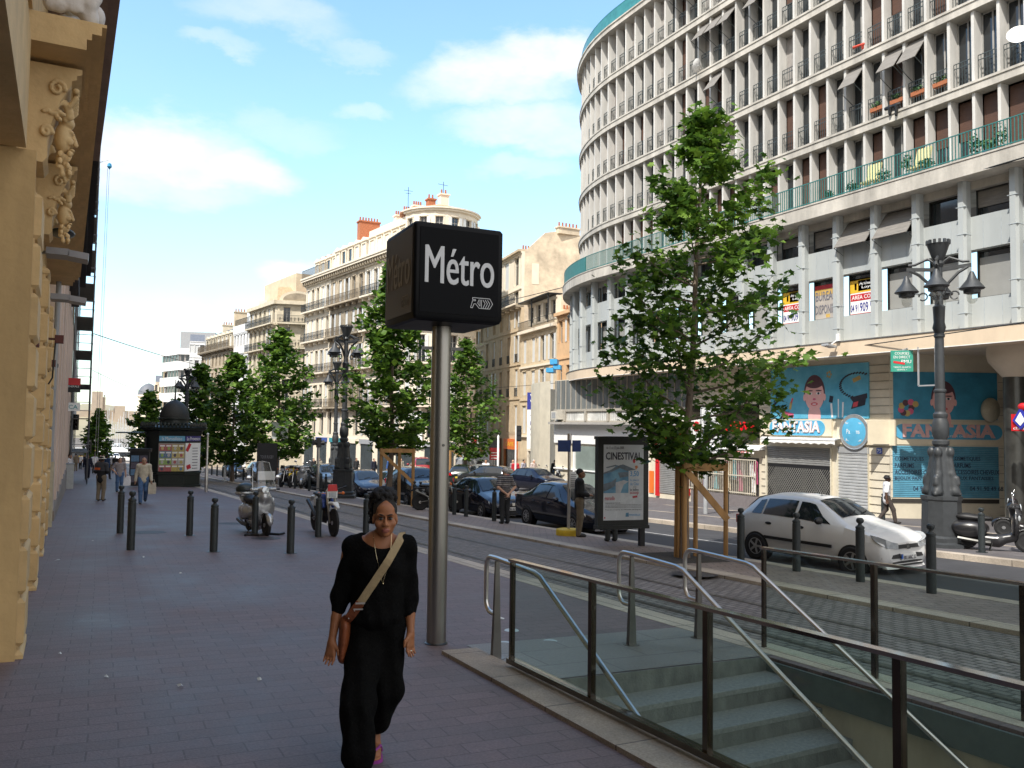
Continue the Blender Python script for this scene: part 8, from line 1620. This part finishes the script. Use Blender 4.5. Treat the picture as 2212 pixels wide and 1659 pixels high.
def footp(an,toe):
    d=toe-an;d[2]=0;d/=np.linalg.norm(d);r=np.array([-d[1],d[0],0]);base=np.array([an[0],an[1],0]);o=[('c',an,base+d*.03+[0,0,.055],.034,.036),('c',base+d*.02+[0,0,.05],base+d*.13+[0,0,.035],.036,.034,(1.15,1.15,.75)),('e',base-d*.02+[0,0,.04],(.032,.032,.03))]
    for i,(w,l,rr) in enumerate(((-.030,.055,.012),(-.012,.055,.009),(.002,.05,.0085),(.016,.043,.008),(.029,.034,.0075))): a=base+d*.145+r*w+[0,0,.026];o.append(('c',a,a+d*l-np.array([0,0,.004]),rr*1.05,rr))
    return o,base,d,r
fl,bl_,dl,rl_=footp(anl,anl+np.array([-.03,-1,0]));fr_,br_,dr_,rr_=footp(anr,anr+np.array([-.02,-1,0]));body+=fl+fr_
body+=hand_prims(wrl,(-.10,-.12,-1),-1,.95,1.5)+hand_prims(wrr,(-.05,-.14,-1),1,.95,.9)
eyes=[('e',hp(a*.030,-.0965,.004),(.0165,.0135,.0078),None,.012) for a in(-1,1)]+[('e',hp(0,-.103,-.0655),(.018,.007,.0016),None,.004)]
lipc=hp(0,-.09,-.0655)
def fidx(C): d=np.abs(C-lipc);return ((d[:,0]/.026)**2+((C[:,2]-lipc[2])/.0145)**2<1)&(C[:,1]<hc_[1]-.078)
sdf('body',[sk,M('lip_brown',(.30,.10,.075),.38)],body,.0056,wo,.009,eyes,face=fidx)
for a in(-1,1):
    m=MB();m.ell(hp(a*.030,-.0735,.003),(.0155,.0120,.0085),14,10);e=m.build('eye',M('eye_white',(.22,.19,.17),.35),wo);m=MB();m.ell(hp(a*.030+.0005,-.0838,.0025),(.0078,.003,.0072),12,8);m.build('iris',M('iris_dark',(.012,.007,.005),.1),e)
    m=MB();m.tube([hp(a*.014,-.086,.0095),hp(a*.024,-.089,.0125),hp(a*.036,-.085,.0125),hp(a*.047,-.073,.006)],[.0014,.0024,.0026,.0015],6);m.build('eyelashes',h_bk,wo)
    m=MB();m.tube([hp(a*.012,-.0885,.0225),hp(a*.028,-.0895,.0285),hp(a*.042,-.080,.0285),hp(a*.052,-.066,.0225)],[.003,.0042,.0038,.0015],6);m.build('eyebrow',h_bk,wo)
rnd.seed(5)
hr_=[('e',hp(0,.030,.045),(.080,.092,.078))]
for i in range(170):
    a=rnd.uniform(0,6.28);b=rnd.uniform(-.5,1.57);v=np.array([math.cos(a)*math.cos(b)*.083-.010,.055+math.sin(a)*math.cos(b)*.07,.125+math.sin(b)*.052]);hr_.append(('e',hp(*v),(rnd.uniform(.008,.017),)*3))
hr_+=[('e',hp(-.010,.055,.122),(.076,.066,.050))]
for i in range(60): a=rnd.uniform(-1.2,1.5);hr_.append(('e',hp(-.078-.022*rnd.random(),.045+.05*rnd.random(),.03+.055*a),(rnd.uniform(.008,.014),)*3))
sdf('hair',h_bk,hr_,.0055,wo,.005,[('e',hp(0,-.085,-.018),(.068,.070,.094),None,.008),('e',hp(0,0,-.12),(.12,.12,.085),None,.008)])
blk_s=M('black_jersey',(.0045,.0045,.0045),.95,0,.3,10,.5,spec=.08)
tp=[('c',q(447,470,.02),q(445,560,.01),.135,.150,(1.32,.86,1)),('c',q(445,560,.01),q(435,800,.0),.152,.150,(1.15,.92,1)),('e',q(425,840,.01),(.178,.145,.065)),('e',q(385,560,-.095),(.062,.05,.06)),('e',q(505,560,-.095),(.062,.05,.06)),('c',q(287,456,.02),q(610,458,.02),.067,.067)]
for s0,e0,w0,fr2 in((shl,ell,wrl,.28),(shr,elr,wrr,.40)):
    mid=e0+(w0-e0)*fr2;tp+=[('c',s0+np.array([.012 if s0[0]<0 else -.012,0,-.025]),e0,.055,.060),('c',e0,mid,.056,.045),('c',(s0+e0)/2+np.array([.035 if s0[0]<0 else -.035,0,-.03]),e0+np.array([.015 if s0[0]<0 else -.015,0,.03]),.070,.058)]
def wrinkle(P):
    P=P.copy();z=P[:,2];P[:,1]+=.004*np.sin(P[:,0]*70+z*18)*np.clip((1.2-z)*3,0,1);P[:,0]+=.003*np.sin(z*42+P[:,1]*30);return P
sh_=sdf('shirt',blk_s,tp,.009,wo,.03,[('e',q(458,372,-.02),(.138,.165,.108),None,.012),('c',wrl,wrl-[0,0,.2],.07,.07)],disp=wrinkle)
tr=[('c',q(372,880,.02),q(500,880,.02),.112,.112,(1.1,1.,1)),('c',hpl,knl,.118,.108,(1,.9,1)),('c',knl,q(345,1500,-.27),.108,.098,(1,.9,1)),('c',q(345,1500,-.27),anl+[0,0,.035],.098,.055),('c',hpr,knr,.112,.095,(1,.9,1)),('c',knr,q(470,1440,.09),.092,.060),('c',q(470,1440,.09),anr+[0,0,.015],.06,.042)]
def folds(P):
    P=P.copy();z=P[:,2];k=np.clip((1.-z)*1.5,0,1)*np.clip((z-.1)*6,0,1);P[:,1]+=.009*k*np.sin(P[:,0]*55+z*7);P[:,0]+=.006*k*np.sin(P[:,1]*40+z*23);return P
sdf('trousers',blk_s,tr,.009,wo,.04,disp=folds)
pur=M('purple_rubber',(.28,.04,.26),.55,0,.1,8)
for b_,d_,r_ in((bl_,dl,rl_),(br_,dr_,rr_)):
    m=MB();pts=[b_+d_*x+r_*y for x,y in((-.06,-.025),(-.06,.025),(.02,.034),(.12,.05),(.18,.048),(.215,.02),(.22,-.02),(.19,-.05),(.12,-.052),(.02,-.036))];m.loft([[p+[0,0,z] for p in pts] for z in(.001,.018)],True,False);ff=m.build('flip_flop',pur,wo);m=MB();c=b_+d_*.165+[0,0,.05]
    m.tube([b_+d_*.05+r_*.045+[0,0,.02],b_+d_*.09+r_*.035+[0,0,.066],c-d_*.02+[0,0,.005],c+[0,0,-.02]],.009,6);m.tube([b_+d_*.05-r_*.045+[0,0,.02],b_+d_*.09-r_*.035+[0,0,.066],c-d_*.02+[0,0,.005]],.009,6);m.build('strap',pur,ff)
VS=np.array([v.co for v in sh_.data.vertices])
def front(x,z,rad=.02):
    d=(VS[:,0]-x)**2+(VS[:,2]-z)**2;s_=VS[d<rad*rad];return s_[:,1].min() if len(s_) else -.03
def ribbon(nm,mat,pts,w,par,off=.006):
    m=MB();L_=[]
    for i,p in enumerate(pts):
        t_=np.array(pts[min(i+1,len(pts)-1)])-np.array(pts[max(i-1,0)]);n=np.array([-t_[2],0,t_[0]]);n/=np.linalg.norm(n);L_.append((np.array(p),n))
    rs=[[p+n*w/2,p-n*w/2,p-n*w/2+[0,-.005,0],p+n*w/2+[0,-.005,0]] for p,n in L_];m.loft(rs,True,False);return m.build(nm,mat,par)
bag=T('shoulder_bag','brown leather shoulder bag with a khaki webbing strap worn by the young woman in black','bag',GP,-.285);bag.scale=(.93,1,1)
def path(a,b,n,zmin=0):
    o=[]
    for i in range(n+1):
        x=a[0]+(b[0]-a[0])*i/n;y=a[1]+(b[1]-a[1])*i/n;p=q(x,y);p[1]=front(p[0],p[2],.022)-.007;o.append(p)
    return o
web=M('khaki_webbing',(.34,.255,.14),.9,0,.12,60,.4);lea=M('brown_leather',(.20,.055,.018),.45,0,.3,9,.3)
pA=path((560,418),(337,742),14);pA=[q(590,450,.13),q(586,416,.09),q(580,398,.04),q(573,400,-.015)]+pA;pB=path((337,742),(258,850),5)
# smooth the depth so that the webbing bridges folds
for L_ in(pA,pB):
    ys=np.array([p[1] for p in L_]);
    for k in range(2): ys[1:-1]=np.minimum(ys[1:-1],(ys[:-2]+ys[2:])/2)
    for p,y in zip(L_,ys): p[1]=y
ribbon('strap',web,pA,.050,bag);ribbon('leather_tab',lea,[p+np.array([0,-.004,0]) for p in pB],.056,bag)
b0=pB[0];m=MB();m.cb(b0+np.array([0,-.012,0]),(.06,.006,.010));m.cb(b0+np.array([-.012,-.012,-.035]),(.06,.006,.008));m.build('buckle',steel,bag)
for k in(2,4): m=MB();m.ell(pB[k]+np.array([0,-.011,0]),.0045,8,6);m.build('rivet',steel,bag)
sdf('bag_body',lea,[('c',q(252,880,-.02),q(240,1040,-.01),.055,.05,(.62,1.5,1)),('c',q(262,880,.0),q(262,1045,.02),.05,.05,(.62,1.5,1))],.011,bag,.03)
m=MB();nk=[q(402,372,-.055),q(412,440,-.09)]+[ (lambda p:(p.__setitem__(1,front(p[0],p[2],.02)-.004),p)[1])(q(x,y)) for x,y in((422,490),(440,560),(458,632))];nk[1][1]=min(nk[1][1],-.10)
m.tube(nk,.0016,5);n2=[q(512,385,-.055),q(508,440,-.09)]+[(lambda p:(p.__setitem__(1,front(p[0],p[2],.02)-.008),p)[1])(q(x,y)) for x,y in((500,490),(485,560),(464,632))];n2[1][1]=min(n2[1][1],-.10);m.tube(n2,.0016,5);m.ell(n2[-1]+np.array([0,-.004,-.008]),.007,8,6);m.build('necklace',M('gold_chain',(.6,.5,.3),.25,1),wo)
m=MB();p=wrr+np.array([.0,-.02,-.105]);m.lathe([(.0105,-.003),(.0115,0),(.0105,.003)],14,p,ax=(0,-.2,1));m.build('ring',chrome,wo)
